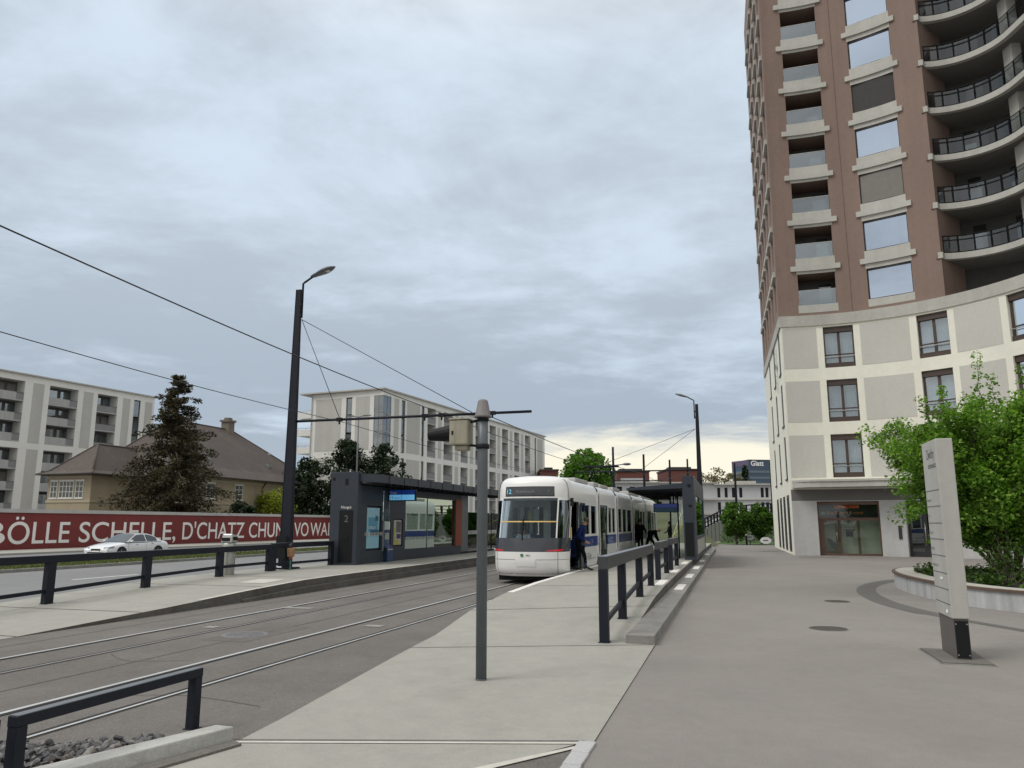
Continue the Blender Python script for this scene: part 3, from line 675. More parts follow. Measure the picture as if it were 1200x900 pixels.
# ================================================================== railings
def rail_seg(root, L, h, posts, zb=0.0, low=True, pw=0.12, top_h=0.14, depth=0.09, lowz=0.22, ztop=None, top_m='navy'):
    zt = ztop if ztop else (lambda x: h)
    g = MB()
    g.hexa([(0,-depth/2,zt(0)-top_h),(L,-depth/2,zt(L)-top_h),(L,depth/2,zt(L)-top_h),(0,depth/2,zt(0)-top_h),(0,-depth/2,zt(0)),(L,-depth/2,zt(L)),(L,depth/2,zt(L)),(0,depth/2,zt(0))])
    o=g.build('top_rail', M[top_m], root, bevel=0.006)
    g = MB(); g.hexa([(0.01,-depth/2+.004,zt(0)+.0005),(L-.01,-depth/2+.004,zt(L)+.0005),(L-.01,depth/2-.004,zt(L)+.0005),(0.01,depth/2-.004,zt(0)+.0005),(0.01,-depth/2+.004,zt(0)+.006),(L-.01,-depth/2+.004,zt(L)+.006),(L-.01,depth/2-.004,zt(L)+.006),(0.01,depth/2-.004,zt(0)+.006)])
    g.build('top_highlight', M['navy_top'], root)  # thin lighter sheet: the highlight on the rail's top, painted as colour
    for k,x in enumerate(posts):
        z0 = zb(x) if callable(zb) else zb
        g = MB(); x0=x-pw/2; g.box(x0,x0+pw,-depth/2+.002,depth/2-.002,z0,zt(x)-top_h-.001)
        g.box(x0-.015,x0+pw+.015,-depth/2-.015,depth/2+.015,z0-.02,z0+.012)
        for yy in (-depth/2-.001,): g.box(x0+pw/2-.008,x0+pw/2+.008,yy-.002,yy+.01,z0+.10,z0+.116)
        g.build('post', M['navy'], root, bevel=0.004)
    if low:
        for a,b in zip(posts,posts[1:]):
            za = (zb(a) if callable(zb) else zb)+lowz; zb2=(zb(b) if callable(zb) else zb)+lowz
            x0,x1=a+pw/2+.001,b-pw/2-.001; g=MB(); d=.025
            g.hexa([(x0,-d,za-.04),(x1,-d,zb2-.04),(x1,d,zb2-.04),(x0,d,za-.04),(x0,-d,za+.04),(x1,-d,zb2+.04),(x1,d,zb2+.04),(x0,d,za+.04)])
            g.build('lower_rail', M['navy'], root)

# right-hand platform railings (turned one degree with the kerb)
RR_EXTRA = -math.atan(0.0185) * -1
def rr(s0, t_off=0.78): return s0, kerb_t(s0)+t_off
for (s0, L, posts, ztop, label) in (
    (12.50, 7.55, (0.06,2.2,5.0,7.47), lambda x: 1.335+0.0*x, 'long dark steel platform railing nearest the camera, four posts beside the kerb step'),
    (21.9, 2.95, (0.06,2.88), lambda x: 1.355, 'short dark railing in the middle of the row, behind the long railing'),
    (26.5, 2.95, (0.06,2.88), lambda x: 1.365, 'short dark railing right in front of the right shelter wall')):
    s, t = rr(s0)
    root = st_thing('platform_railing', label, 'railing', s, t, 0, 'dark railings on the right platform', extra=RR_EXTRA)
    rail_seg(root, L, 1.34, posts, zb=lambda x, s0=s0: interp(PZ, s0+x), pw=0.17, depth=.145, top_m='navy_mid', top_h=0.20, ztop=ztop, lowz=.30)
# behind the right shelter
s,t = rr(48.5); root = st_thing('platform_railing','dark railing at the far end of the right shelter','railing',s,t,0,'dark railings on the right platform',extra=RR_EXTRA)
rail_seg(root, 6.0, 1.36, (0.06,2.0,4.0,5.94), zb=lambda x: .36, pw=.17, depth=.145, top_h=.18)
# left platform railings, either side of the lamp post
def lz(s0): return lambda x: interp(LZ, s0+x)
s0=4.6; root=st_thing('platform_railing','long dark railing on the left platform ending at the lamp post','railing',s0,14.8,0,'dark railings on the left platform')
rail_seg(root, 22.1-s0+.06, 1.2, tuple(p-s0 for p in (4.75,7.8,10.85,13.83,16.75,19.65,22.1)), zb=lz(s0), pw=.21, depth=.14, top_h=.16, lowz=.27, ztop=lambda x: 1.165+0.004*(x-9))
s0=22.25; root=st_thing('platform_railing','short dark railing between the lamp post and the left shelter','railing',s0,14.8,0,'dark railings on the left platform')
rail_seg(root, 3.85, 1.2, (0.06,3.75), zb=lz(s0), pw=.21, depth=.14, top_h=.16, lowz=.20, ztop=lambda x: 1.23)
# low barrier by the gravel
root=st_thing('low_barrier','low dark steel barrier over the gravel bed, whole in view','barrier',4.47,4.98,0,'low barriers by the gravel')
rail_seg(root, 1.95, .53, (0.05,1.90), zb=0.0, low=False, pw=.09, top_h=.075, depth=.09)
root=st_thing('low_barrier','second low dark barrier of which only the end post shows','barrier',2.30,5.02,0,'low barriers by the gravel')
rail_seg(root, 2.08, .53, (0.05,2.02), zb=0.0, low=False, pw=.09, top_h=.075, depth=.09)
# ================================================================== corner tower with its curved base
ACX, ACY = 15.8, 36.0
def arc(Rr):
    return lambda u,z,d: (ACX+(Rr+d)*math.cos(R(u)), ACY+(Rr+d)*math.sin(R(u)), z)
tower = thing('corner_tower','brown residential tower on a curved cream base with a glass shop entrance','building',(16.9,47.2,0))
T0 = Vector((16.9,47.2,0))
def tloc(f): return lambda u,z,d: tuple(Vector(f(u,z,d))-T0)
fB = tloc(arc(11.3)); fT = tloc(arc(11.55))
UL, UR = 84.4, -30.0
PZT, PZB = 14.70, 14.02            # parapet
side_dir = Vector((4.5,17.0,0)).normalized()
C0 = Vector(arc(11.3)(UL,0,0)); side_n = Vector((side_dir.y,-side_dir.x,0))   # into the building
def fS(u,z,d):                     # left side face; u metres back from the corner
    p = C0+side_dir*u+side_n*d-T0; return (p.x,p.y,z)
CT = Vector(arc(11.55)(UL,0,0))
def fTS(u,z,d):
    p = CT+side_dir*u+side_n*d-T0; return (p.x,p.y,z)
WROWS = [(11.32,13.90),(7.96,10.56),(4.60,7.20)]
WCOLS = [(63.05,71.8),(36.7,45.3),(10.5,20.0),(-16,-7)]
PCOLS = [(73.8,84.0),(47.4,61.2),(22.1,34.9),(-5.0,8.5)]
ops = [(a,b,c,d,0.28) for (c,d) in WROWS for (a,b) in WCOLS]
g = MB(); facade(g, fB, UR, UL, 3.90, PZB, ops, du=2.2)
M['slot'] = mat('dark_slot_glass', (0.02, 0.022, 0.025), 0.5, spec=0.2)
sops = []
for k,(c,d) in enumerate(WROWS):
    for u in (1.5, 6.2, 11.0): sops.append((u,u+1.2,c+0.05,d+0.1,0.04))
g2ops = sops
facade(g, fS, 0, 17.6, 3.90, PZB, sops)
facade(g, fS, 0, 17.6, 0.0, 3.9, [(u,u+2.0,0.12,3.65,0.04) for u in (1.6,4.6,7.6,10.6)])
g.build('base_wall', M['cream'], tower)
for c,d in WROWS:
    for a,b in PCOLS: g = MB(); g.slab(fB, a,b,c+.02,d-.02,-0.012,0.05,n=5); g.build('render_panel', M['taupe'], tower)
# ground floor
g = MB(); facade(g, fB, UR, UL, 0.0, 3.22, [(59.85,77.1,-.01,3.18,0.55),(44.0,53.0,-.01,3.18,0.5)], du=2.2); g.build('ground_floor_wall', M['ground_wall'], tower)
g = MB(); facade(g, fB, UR, UL, 3.22, 3.90, [], du=2.2); g.build('lintel_band', M['band_grey'], tower)
# window units
def window(parent, f, a, b, c, d, dep, curt=True, m_frame='brown_frame', n=1, rail=True, mull=True, label=None):
    w = (b-a); fr = MB(); fw = 0.055*w
    fr.slab(f,a,b,d-.34,d,dep-.16,dep+.02); fr.slab(f,a,b,c,c+.30,dep-.16,dep+.02)
    fr.slab(f,a,a+fw,c+.301,d-.341,dep-.08,dep+.02); fr.slab(f,b-fw,b,c+.301,d-.341,dep-.08,dep+.02)
    if mull: fr.slab(f,(a+b)/2-fw*.8,(a+b)/2+fw*.8,c+.301,d-.341,dep-.08,dep+.02)
    fr.slab(f,a+fw,b-fw,c+.80,c+.86,dep-.078,dep+.018)
    o = fr.build('window', M[m_frame], parent)
    pn = MB(); pn.poly([f(a+fw,c+.3,dep-.02),f(b-fw,c+.3,dep-.02),f(b-fw,d-.34,dep-.02),f(a+fw,d-.34,dep-.02)]); pn.build('pane', M['pane'], o)
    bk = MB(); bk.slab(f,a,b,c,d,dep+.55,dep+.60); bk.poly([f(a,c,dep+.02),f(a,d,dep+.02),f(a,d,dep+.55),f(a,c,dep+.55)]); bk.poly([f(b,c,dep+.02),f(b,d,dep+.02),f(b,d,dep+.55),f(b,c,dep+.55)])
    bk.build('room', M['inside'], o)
    if curt:
        cu = MB(); 
        for (p,q) in ((a+fw,(a+b)/2-.02*w),((a+b)/2+.02*w,b-fw)):
            k=24
            for i in range(k):
                u0=p+(q-p)*i/k; u1=p+(q-p)*(i+1)/k
                d0=dep+.12+.035*math.sin(i*1.9+a); d1=dep+.12+.035*math.sin((i+1)*1.9+a)
                cu.poly([f(u0,c+.3,d0),f(u1,c+.3,d1),f(u1,d-.34,d1),f(u0,d-.34,d0)])
        cu.build('curtain', M['curtain'], o)
    if rail:
        rl = MB(); rl.slab(f,a+.01*w,b-.01*w,c+.66,c+.70,dep-.24,dep-.20); rl.build('guard_rail', M['steel_bin'], o)
    return o
for c,d in WROWS:
    for a,b in WCOLS[:3]: window(tower, fB, a,b,c,d,0.28)
for a,b,c,d,dep in sops:
    fr = MB(); fr.slab(fS,a,b,c,d,dep-.02,dep+.05); o=fr.build('slot_window', M['slot'], tower); fr = MB(); fr.slab(fS,a-.05,b+.05,c-.10,c-.001,-.07,dep-.022); fr.build('sill', M['dark_frame'], o)
for u in (1.6,4.6,7.6,10.6):
    fr = MB(); fr.slab(fS,u,u+2.0,.12,3.65,.03,.10); o=fr.build('slot_window', M['brown_frame'], tower)
    fr = MB(); fr.slab(fS,u+.1,u+1.9,.25,3.5,.010,.029); fr.build('pane', M['slot'], o)
# parapet coping
g = MB(); g.slab(fB,UR,UL,PZB+.001,PZT,-0.09,0.5,n=40); g.slab(fS,0.0,17.8,PZB+.001,PZT-.002,-0.09,0.5)
g.build('parapet', M['coping'], tower)
# vertical sign on the side face
g = MB()
for i,chx in enumerate("ZWICKY"):
    put_text(g, chx, 0.42, lambda x,y,i=i: fS(4.9-x, 13.2-i*0.52+y, -0.09), .9)
g.build('lettering', M['green_logo'], tower)
# canopy over the entrance: a rounded lip standing proud of the wall
g = MB(); us=[83.9,83.2,82,80,77,73,69,65,61,57,54,51,49.5,48.7,48.2]; 
def proj_d(u): 
    e=max(0.0,min((83.9-u)/7.0,(u-48.2)/4.0,1.0)); return 0.10+1.35*math.sqrt(max(0,1-(1-e)**2))
for a,b in zip(us,us[1:]):
    da,db=proj_d(a),proj_d(b)
    g.hexa([fB(a,3.98,-da),fB(b,3.98,-db),fB(b,3.98,.05),fB(a,3.98,.05),fB(a,4.30,-da),fB(b,4.30,-db),fB(b,4.30,.05),fB(a,4.30,.05)])
    g.hexa([fB(a,4.301,-da-.07),fB(b,4.301,-db-.07),fB(b,4.301,.05),fB(a,4.301,.05),fB(a,4.42,-da-.07),fB(b,4.42,-db-.07),fB(b,4.47,.05),fB(a,4.47,.05)])
g.build('canopy', M['coping'], tower)
# shop entrance
g = MB(); a,b,dep=59.85,77.1,0.45; w=b-a
dark='brown_frame'
fr=MB(); fr.slab(fB,a,a+.55,0,3.18,dep-.2,dep); fr.slab(fB,b-.55,b,0,3.18,dep-.2,dep); fr.slab(fB,a+.56,b-.56,2.98,3.18,dep-.2,dep); fr.slab(fB,a+.56,b-.56,0,.12,dep-.12,dep)
fr.slab(fB,a+.56,b-.56,2.05,2.22,dep-.12,dep)
for u in (65.6,70.6): fr.slab(fB,u,u+.75,.121,2.049,dep-.12,dep)
fr.slab(fB,75.2,76.5,.121,2.049,dep-.10,dep); fr.slab(fB,71.36,72.2,.121,2.049,dep-.10,dep); fr.slab(fB,72.3,75.1,1.93,2.048,dep-.10,dep); fr.slab(fB,72.3,75.1,.13,.26,dep-.10,dep)
door=fr.build('shop_front', mat('shop_frame_brown',(.115,.066,.046),.5,layers=((3,.12),)), tower)
pn=MB(); pn.poly([fB(a+.5,.1,dep-.05),fB(b-.5,.1,dep-.05),fB(b-.5,3.0,dep-.05),fB(a+.5,3.0,dep-.05)]); pn.build('pane', glass('entrance_glass',(0.72,0.78,0.72),0.03), door)
hd=MB(); hd.tube([fB(71.9,.95,dep-.17),fB(71.9,1.35,dep-.17)],.02); hd.build('handle', M['steel_bin'], door)
bk=MB(); bk.slab(fB,a,b,0,2.1,dep+.5,dep+.6); bk.build('frosted_screen', mat('frosted_screen',(0.52,0.56,0.48),.8,layers=((.6,.12),)), door)
bk=MB(); bk.slab(fB,a,b,2.11,3.2,dep+.5,dep+.6); bk.build('dark_interior', M['inside'], door)
lt=MB()
put_text(lt,'COMING SOON!',.17,lambda x,y: fB(72.0-x/11.3*57.3,2.78+y,dep-.058),1.30); lt.build('lettering', M['led_orange'], door)
lt=MB(); put_text(lt,'Blue Banana & more',.20,lambda x,y: fB(74.3-x/11.3*57.3,2.42+y,dep-.058),1.95); lt.build('lettering', mat('warm_lettering',(0.50,.17,.05),.6), door)
lt=MB(); lt.lathe([(.13,0),(.13,.01)],18); 
for i,v in enumerate(lt.v): lt.v[i]=fB(75.3-v[0]*5,2.48+v[1]*.75,dep-.06-v[2])
lt.build('round_logo', mat('teal_logo',(.03,.20,.17),.5), door)
pt=MB(); pt.slab(fB,67.0,69.9,1.98,2.04,dep-.066,dep-.056); pt.slab(fB,67.0,69.8,1.46,1.53,dep-.066,dep-.056); pt.slab(fB,67.5,69.4,1.10,1.44,dep-.066,dep-.056)
put_text(pt,'WIR',.13,lambda x,y: fB(69.0-x*5.07,1.82+y,dep-.064)); put_text(pt,'SUCHEN',.13,lambda x,y: fB(69.7-x*5.07,1.60+y,dep-.064),.5); pt.build('window_poster', M['ink'], door)
sw=MB(); pts=[fB(74.9,1.02,dep-.062),fB(73.6,.95,dep-.062),fB(72.35,.72,dep-.062),fB(72.3,.30,dep-.062),fB(72.9,.30,dep-.062),fB(73.9,.62,dep-.062)]
sw.poly(pts); sw.build('window_decal', mat('slate_decal',(.05,.06,.075),.6), door)
# second doorway behind the tree and the bell panel
dd=MB(); dd.slab(fB,44,53,0,3.18,.44,.5); d2=dd.build('side_door', M['dark_frame'], tower)
dd=MB(); dd.slab(fB,45,48.0,.3,2.9,.40,.436); dd.slab(fB,49.2,52.2,.3,2.9,.40,.436); dd.build('pane', M['pane_dk'], d2)
hh=MB(); hh.tube([fB(48.6,.6,.36),fB(48.6,1.9,.36)],.025); hh.build('handle', M['steel_bin'], d2)
bb=MB(); bb.slab(fB,54.3,55.2,1.0,1.75,-.05,.02); bb.build('bell_panel', M['ink'], tower)

# tower shaft
ZT = 46.5; P3=3.10
tops=[17.50+P3*k for k in range(9)]
c1=[(67.0,78.0,z-2.05,z,1.9) for z in tops]; c2=[(45.5,58.0,z-2.08,z-.12,0.22) for z in tops]
g=MB(); facade(g,fT,37.2,UL,PZT-.2,ZT,c1+c2,du=2.6)
SU=[(1.0+u*2.75,1.0+u*2.75+1.35) for u in range(6)]
so_=[(a,b,z-2.05,z-.05,.35) for z in tops for a,b in SU]
facade(g,fTS,0,17.6,PZT-.2,ZT,so_)
# return of the wall into the balconies
g.poly([fT(37.2,PZT-.2,0),fT(37.2,ZT,0),fT(37.2,ZT,3.0),fT(37.2,PZT-.2,3.0)])
g.build('tower_wall', M['brown'], tower)
g=MB(); g.slab(fT,UL-16.6,UL-16.55,0,0,0,0) if False else None
for u in (62.8,):      # movement joint in the plaster
    g.slab(fT,u-.08,u+.08,PZT-.2,ZT,-.006,.01)
g.build('plaster_joint', mat('plaster_joint',(.12,.075,.062),.9), tower)
for k,z in enumerate(tops):
    # loggia with glass balustrade
    lo=MB(); a,b=67.0,78.0
    lo.slab(fT,a,b,z-2.05,z,1.85,1.95); lo.slab(fT,a+.6,b-.6,z+.001-2.05,z-.25,1.70,1.84)
    lg=lo.build('loggia', M['loggia'], tower)
    pn=MB(); pn.slab(fT,a+1.2,b-5.8,z-1.95,z-.3,1.66,1.69); pn.build('pane', M['pane_dk'], lg)
    bl=MB(); bl.slab(fT,a+.05,b-.05,z-2.04,z-1.08,.10,.12); bl.build('balustrade', M['pane_balu'], lg)
    tr=MB(); tr.slab(fT,a+.02,b-.02,z-1.079,z-1.045,.09,.13); tr.build('top_rail', M['steel_bin'], lg)
    sl=MB(); sl.slab(fT,a-.3,b+.3,z-2.55,z-2.051,-.008,.35,n=3); sl.build('window_apron', M['conc_light'], tower)
    sl=MB(); sl.slab(fT,a-1.8,b+2.0,z+.18,z+.51,-.12,.3,n=3); sl.build('window_ledge', M['conc_light'], tower)
    sl=MB(); sl.slab(fT,a-.25,b+.25,z+.001,z+.179,-.008,.2,n=3); sl.build('lintel', M['conc_light'], tower)
    # glazed window
    a,b=45.5,58.0; d=z-.12; c=z-2.08
    fr=MB(); fw=.35
    fr.slab(fT,a,b,d-.10,d,.10,.22); fr.slab(fT,a,a+fw,c,d-.101,.12,.22); fr.slab(fT,b-fw,b,c,d-.101,.12,.22); fr.slab(fT,a,b,c,c+.06,.12,.22) 
    wn=fr.build('window', M['dark_frame'], tower)
    bk=MB(); bk.slab(fT,a,b,c,d,.95,1.0); bk.slab(fT,a,a+.1,c,d,.23,.95); bk.slab(fT,b-.1,b,c,d,.23,.95); bk.build('room', M['inside'], wn)
    if k==4: 
        x=MB(); n=26
        for i in range(n): x.slab(fT,a+fw,b-fw,c+.06+(d-c-.16)*i/n,c+.06+(d-c-.16)*(i+.8)/n,.10,.118)
        x.build('blind', M['blind_dk'], wn)
    elif k==2 or k==8:
        x=MB(); n=30
        for i in range(n): x.slab(fT,a+fw,b-fw,c+.06+(d-c-.16)*i/n,c+.06+(d-c-.16)*(i+.93)/n,.10,.118)
        x.build('blind', M['blind'], wn)
    else:
        pn=MB(); pn.poly([fT(a+fw,c+.06,.15),fT(b-fw,c+.06,.15),fT(b-fw,d-.10,.15),fT(a+fw,d-.10,.15)]); pn.build('pane', M['pane_sky'], wn)
        if k in (1,3):
            cu=MB(); n_=20
            for i in range(n_):
                u0=a+3.2+(b-a-3.6)*i/n_;u1=a+3.2+(b-a-3.6)*(i+1)/n_
                d0=.35+.04*math.sin(i*2.1);d1=.35+.04*math.sin((i+1)*2.1)
                cu.poly([fT(u0,c+.06,d0),fT(u1,c+.06,d1),fT(u1,d-.1,d1),fT(u0,d-.1,d0)])
            cu.build('curtain', M['curtain'], wn)
    sl=MB(); sl.slab(fT,a-.2,b+.2,z-2.55,z-2.081,-.008,.2,n=3); sl.build('window_apron', M['conc_light'], tower)
    sl=MB(); sl.slab(fT,a-1.7,b+1.6,z+.18,z+.51,-.12,.3,n=3); sl.build('window_ledge', M['conc_light'], tower)
    sl=MB(); sl.slab(fT,a-.2,b+.2,z-.118,z+.179,-.008,.2,n=3); sl.build('lintel', M['conc_light'], tower)
    # side face
    for a,b in SU:
        sw=MB(); sw.slab(fTS,a,b,z-2.05,z-.05,.30,.36); sw.build('side_window', M['pane_dk'], tower)
        sw=MB(); sw.slab(fTS,a-.35,b+.35,z+.10,z+.45,-.16,.2); sw.build('window_ledge', M['conc_light'], tower)
# curved balconies: the edge turns on a small radius, then runs straight
BC=Vector((25.2,39.95,0))
edge=[(24.95,43.14)]
for k in range(0,13): 
    a=R(88-k*88/12); edge.append((BC.x+3.2*math.cos(a),BC.y+3.2*math.sin(a)))
edge += [(28.45,38.0),(28.5,35.0),(28.4,31.0)]
edge=edge[1:]
def off(pts,dist):
    out=[]
    for k,p in enumerate(pts):
        a=Vector(pts[max(k-1,0)]);b=Vector(pts[min(k+1,len(pts)-1)]); d=(b-a).normalized(); nrm=Vector((-d.y,d.x)); out.append((p[0]+nrm.x*dist,p[1]+nrm.y*dist))
    return out
inner=off(edge,2.6)
lz0=lambda p,z:(p[0]-T0.x,p[1]-T0.y,z)
e0=(24.80,43.02)   # the slab nose laps over the brown wall
bz=[17.08+3.08*k for k in range(9)]
bal_label=0
for k,z in enumerate(bz):
    g=MB(); ee=[(24.84,43.03),(25.05,42.90)]+edge; ii=off(ee,3.2)
    for p,q,r_,s_ in zip(ee,ee[1:],ii,ii[1:]):
        g.hexa([lz0(p,z),lz0(q,z),lz0(s_,z),lz0(r_,z),lz0(p,z+.36),lz0(q,z+.36),lz0(s_,z+.36),lz0(r_,z+.36)])
    bal=g.build('balcony', M['conc_light'], tower)
    g=MB(); e2=off(edge,.12)
    for p,q in zip(e2,e2[1:]):
        g.poly([lz0(p,z+.42),lz0(q,z+.42),lz0(q,z+1.16),lz0(p,z+1.16)]); g.poly([lz0(p,z+1.17),lz0(q,z+1.17),lz0(q,z+1.42),lz0(p,z+1.42)])
    g.build('balustrade', M['pane_balc'], bal)
    g=MB(); e2=[lz0(p,0) for p in off(edge,.07)]
    for zz,rr_ in ((z+1.17,.022),(z+1.43,.026),(z+.42,.03)): g.tube([(p[0],p[1],zz) for p in e2],rr_,6)
    L=0; last=-9
    for i,p in enumerate(e2):
        if i%2==0: g.box(p[0]-.03,p[0]+.03,p[1]-.03,p[1]+.03,z+.36,z+1.43)
    g.build('railing', M['black'], bal)
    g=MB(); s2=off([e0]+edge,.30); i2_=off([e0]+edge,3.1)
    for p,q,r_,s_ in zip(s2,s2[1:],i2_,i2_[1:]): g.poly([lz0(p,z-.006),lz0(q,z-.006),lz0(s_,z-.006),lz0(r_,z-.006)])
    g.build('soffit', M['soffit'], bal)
# back wall, column and soffits of the balconies
g=MB(); i2=off([e0]+edge,2.7)
for p,q in zip(i2,i2[1:]): g.poly([lz0(p,PZT),lz0(q,PZT),lz0(q,ZT),lz0(p,ZT)])
g.build('balcony_back_wall', M['loggia'], tower)
for k,z in enumerate(bz):
    g=MB()
    for i in (2,5,8,11): 
        p=Vector(i2[i]); q=Vector(i2[i+1]); g.poly([lz0(p.lerp(q,.05)+Vector((-.02,-.02)),z+.5),lz0(p.lerp(q,.95)+Vector((-.02,-.02)),z+.5),lz0(p.lerp(q,.95)+Vector((-.02,-.02)),z+2.75),lz0(p.lerp(q,.05)+Vector((-.02,-.02)),z+2.75)])
    g.build('balcony_window', M['pane_dk'], tower)
g=MB(); g.box(29.0-T0.x,29.55-T0.x,40.7-T0.y,41.5-T0.y,PZT,ZT); g.build('column', M['conc_light'], tower)
# roofs and rear
g=MB(); 
back=[(C0+side_dir*17.6),Vector((44,60,0)),Vector((47,28,0)),Vector(arc(11.3)(UR,0,0))]
front=[Vector(arc(11.3)(UR+(UL-UR)*k/40,0,0)) for k in range(41)]
pts=[(p-T0) for p in front+back[:3]]
g.poly([(p.x,p.y,PZB-.15) for p in pts])
chain=back
for p,q in zip(chain,chain[1:]): p2,q2=p-T0,q-T0; g.poly([(p2.x,p2.y,0),(q2.x,q2.y,0),(q2.x,q2.y,PZB),(p2.x,p2.y,PZB)])
g.build('podium_roof', M['coping'], tower)
g=MB(); bk2=[CT+side_dir*17.6,Vector((43,59,0)),Vector((45,31,0)),Vector((31.1,31.0,0))]
for p,q in zip(bk2,bk2[1:]): p2,q2=p-T0,q-T0; g.poly([(p2.x,p2.y,PZT-.3),(q2.x,q2.y,PZT-.3),(q2.x,q2.y,ZT),(p2.x,p2.y,ZT)])
tp=[CT]+[Vector(arc(11.55)(UL-(UL-37.2)*k/16,0,0)) for k in range(17)]+[Vector((p[0],p[1],0)) for p in edge]+[bk2[2],bk2[1],bk2[0]]
g.poly([(p.x-T0.x,p.y-T0.y,ZT) for p in tp])
g.build('tower_roof', M['brown'], tower)
# ================================================================== apartment blocks, villa, red wall
def planef(p0, p1, base):
    d=(Vector(p1)-Vector(p0)); d.z=0; d.normalize(); nrm=Vector((-d.y,d.x,0)); p0=Vector(p0)
    if nrm.dot(Vector((0,0,0))-p0)>0: nrm=-nrm      # depth runs away from the street
    b=Vector(base)
    return lambda u,z,dep: tuple(p0+d*u+nrm*dep+Vector((0,0,z))-b)
def pane_box(parent, f, a,b,c,d,dep,name='window',frame='dark_frame',pm='pane_dk',mull=0):
    g=MB(); w=.06
    g.slab(f,a,b,c,c+w,dep-.05,dep+.02); g.slab(f,a,b,d-w,d,dep-.05,dep+.02); g.slab(f,a,a+w,c+w,d-w,dep-.05,dep+.02); g.slab(f,b-w,b,c+w,d-w,dep-.05,dep+.02)
    for k in range(mull): u=a+(b-a)*(k+1)/(mull+1); g.slab(f,u-w/2,u+w/2,c+w,d-w,dep-.05,dep+.02)
    o=g.build(name,M[frame],parent)
    g=MB(); g.slab(f,a+w,b-w,c+w,d-w,dep-.012,dep+.01); g.build('pane',M[pm],o)
    return o
M['bay_frame']=mat('bay_frame',(.26,.265,.265),.6)
M['balu_grey']=mat('grey_balustrade',(.20,.205,.205),.5,layers=((1,.12),))
TIERS=[(12.5,20.65,3),(3.4,11.7,3)]
def loggia_stack(root, f, a, b, solid=0.6):
    """one column of recessed balconies, two tiers of three"""
    for z0,z1,n in TIERS:
        p=(z1-z0)/n
        for k in range(n):
            zb=z0+p*k; zt=zb+p
            g=MB(); g.slab(f,a,b,zb,zb+.18,.02,1.7)
            bal=g.build('balcony',M['balc'],root)
            if solid>0: 
                g=MB(); g.slab(f,a+.001,a+(b-a)*solid,zb+.18,zb+1.12,.03,.12); g.build('parapet',M['balc'],bal)
            if solid<1:
                g=MB(); g.slab(f,a+(b-a)*solid,b-.02,zb+.2,zb+1.05,.06,.075); g.build('balustrade',M['balu_grey'],bal)
                g=MB(); n_=int((b-a)*(1-solid)/.14)
                for i in range(n_+1): u=a+(b-a)*solid+(b-a)*(1-solid)*i/max(1,n_); g.slab(f,u-.012,u+.012,zb+.18,zb+1.08,.08,.10)
                g.slab(f,a+(b-a)*solid,b,zb+1.081,zb+1.13,.04,.10); g.build('railing',M['dark_frame'],bal)
            g=MB(); w=b-a
            g.slab(f,a+.05*w,a+.52*w,zb+1.0,zt-.35,1.60,1.64); g.slab(f,a+.64*w,a+.95*w,zb+.25,zt-.35,1.60,1.64); g.build('window',random.choice([M['pane_dk']]*3+[M['pane_balu'],M['blind']]),bal)
# ---- block A (far left)
A0=(-66.56,98.6,0); A1=(-56.96,119.84,0)
blockA=thing('apartment_block','white apartment block with grey balconies at the far left behind the tiled house','building',A0,0,'white apartment blocks')
fA=planef(A0,A1,A0); HA=21.5
cols=[(-14.5,-10.8),(-3.6,0.0),(0.0,3.5),(7.0,11.3),(14.4,17.75)]
cols=[(-10.6,-7.0),(-0.2,3.5),(7.0,11.3),(14.4,17.75)]
wins=[(20.65,21.85)]
ops=[]
for z0,z1,n in TIERS:
    for a,b in cols: ops.append((a,b,z0,z1,1.7))
    for a,b in wins: ops.append((a,b,z0,z1,.25))
g=MB(); facade(g,fA,-18,24.4,0,HA,ops)
g.poly([fA(-18,0,0),fA(-18,HA,0),fA(-18,HA,16),fA(-18,0,16)]); g.poly([fA(24.4,0,0),fA(24.4,HA,0),fA(24.4,HA,16),fA(24.4,0,16)]); g.poly([fA(-18,0,16),fA(24.4,0,16),fA(24.4,HA,16),fA(-18,HA,16)])
g.build('wall',M['plaster'],blockA)
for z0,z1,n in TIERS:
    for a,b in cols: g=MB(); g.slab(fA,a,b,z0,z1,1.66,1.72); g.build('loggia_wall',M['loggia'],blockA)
pass
g=MB(); g.slab(fA,-18.3,24.7,HA+.001,HA+.18,-.25,16.2); g.build('roof',M['coping'],blockA)
g=MB(); g.slab(fA,10.5,14.5,HA+.18,HA+.9,4,9); g.slab(fA,14.8,18,HA+.18,HA+.6,5,8); g.build('roof_hatch',M['coping'],blockA)
for z0,z1,n in TIERS:
    for a,b in [(-13.2,-11.6),(-5.9,-4.3),(4.65,6.22),(12.14,13.68),(18.7,19.95),(22.7,24.0)]: g=MB(); g.slab(fA,a,b,z0,z1-.03,-.02,.05); g.build('render_panel',M['plaster_pan'],blockA)
for a,b in cols: loggia_stack(blockA,fA,a,b,solid=.72 if a<14 else 0.0)
for z0,z1,n in TIERS:
    p=(z1-z0)/n
    for k in range(n): pane_box(blockA,fA,20.65,21.85,z0+p*k+.1,z0+p*k+p-.1,.2)
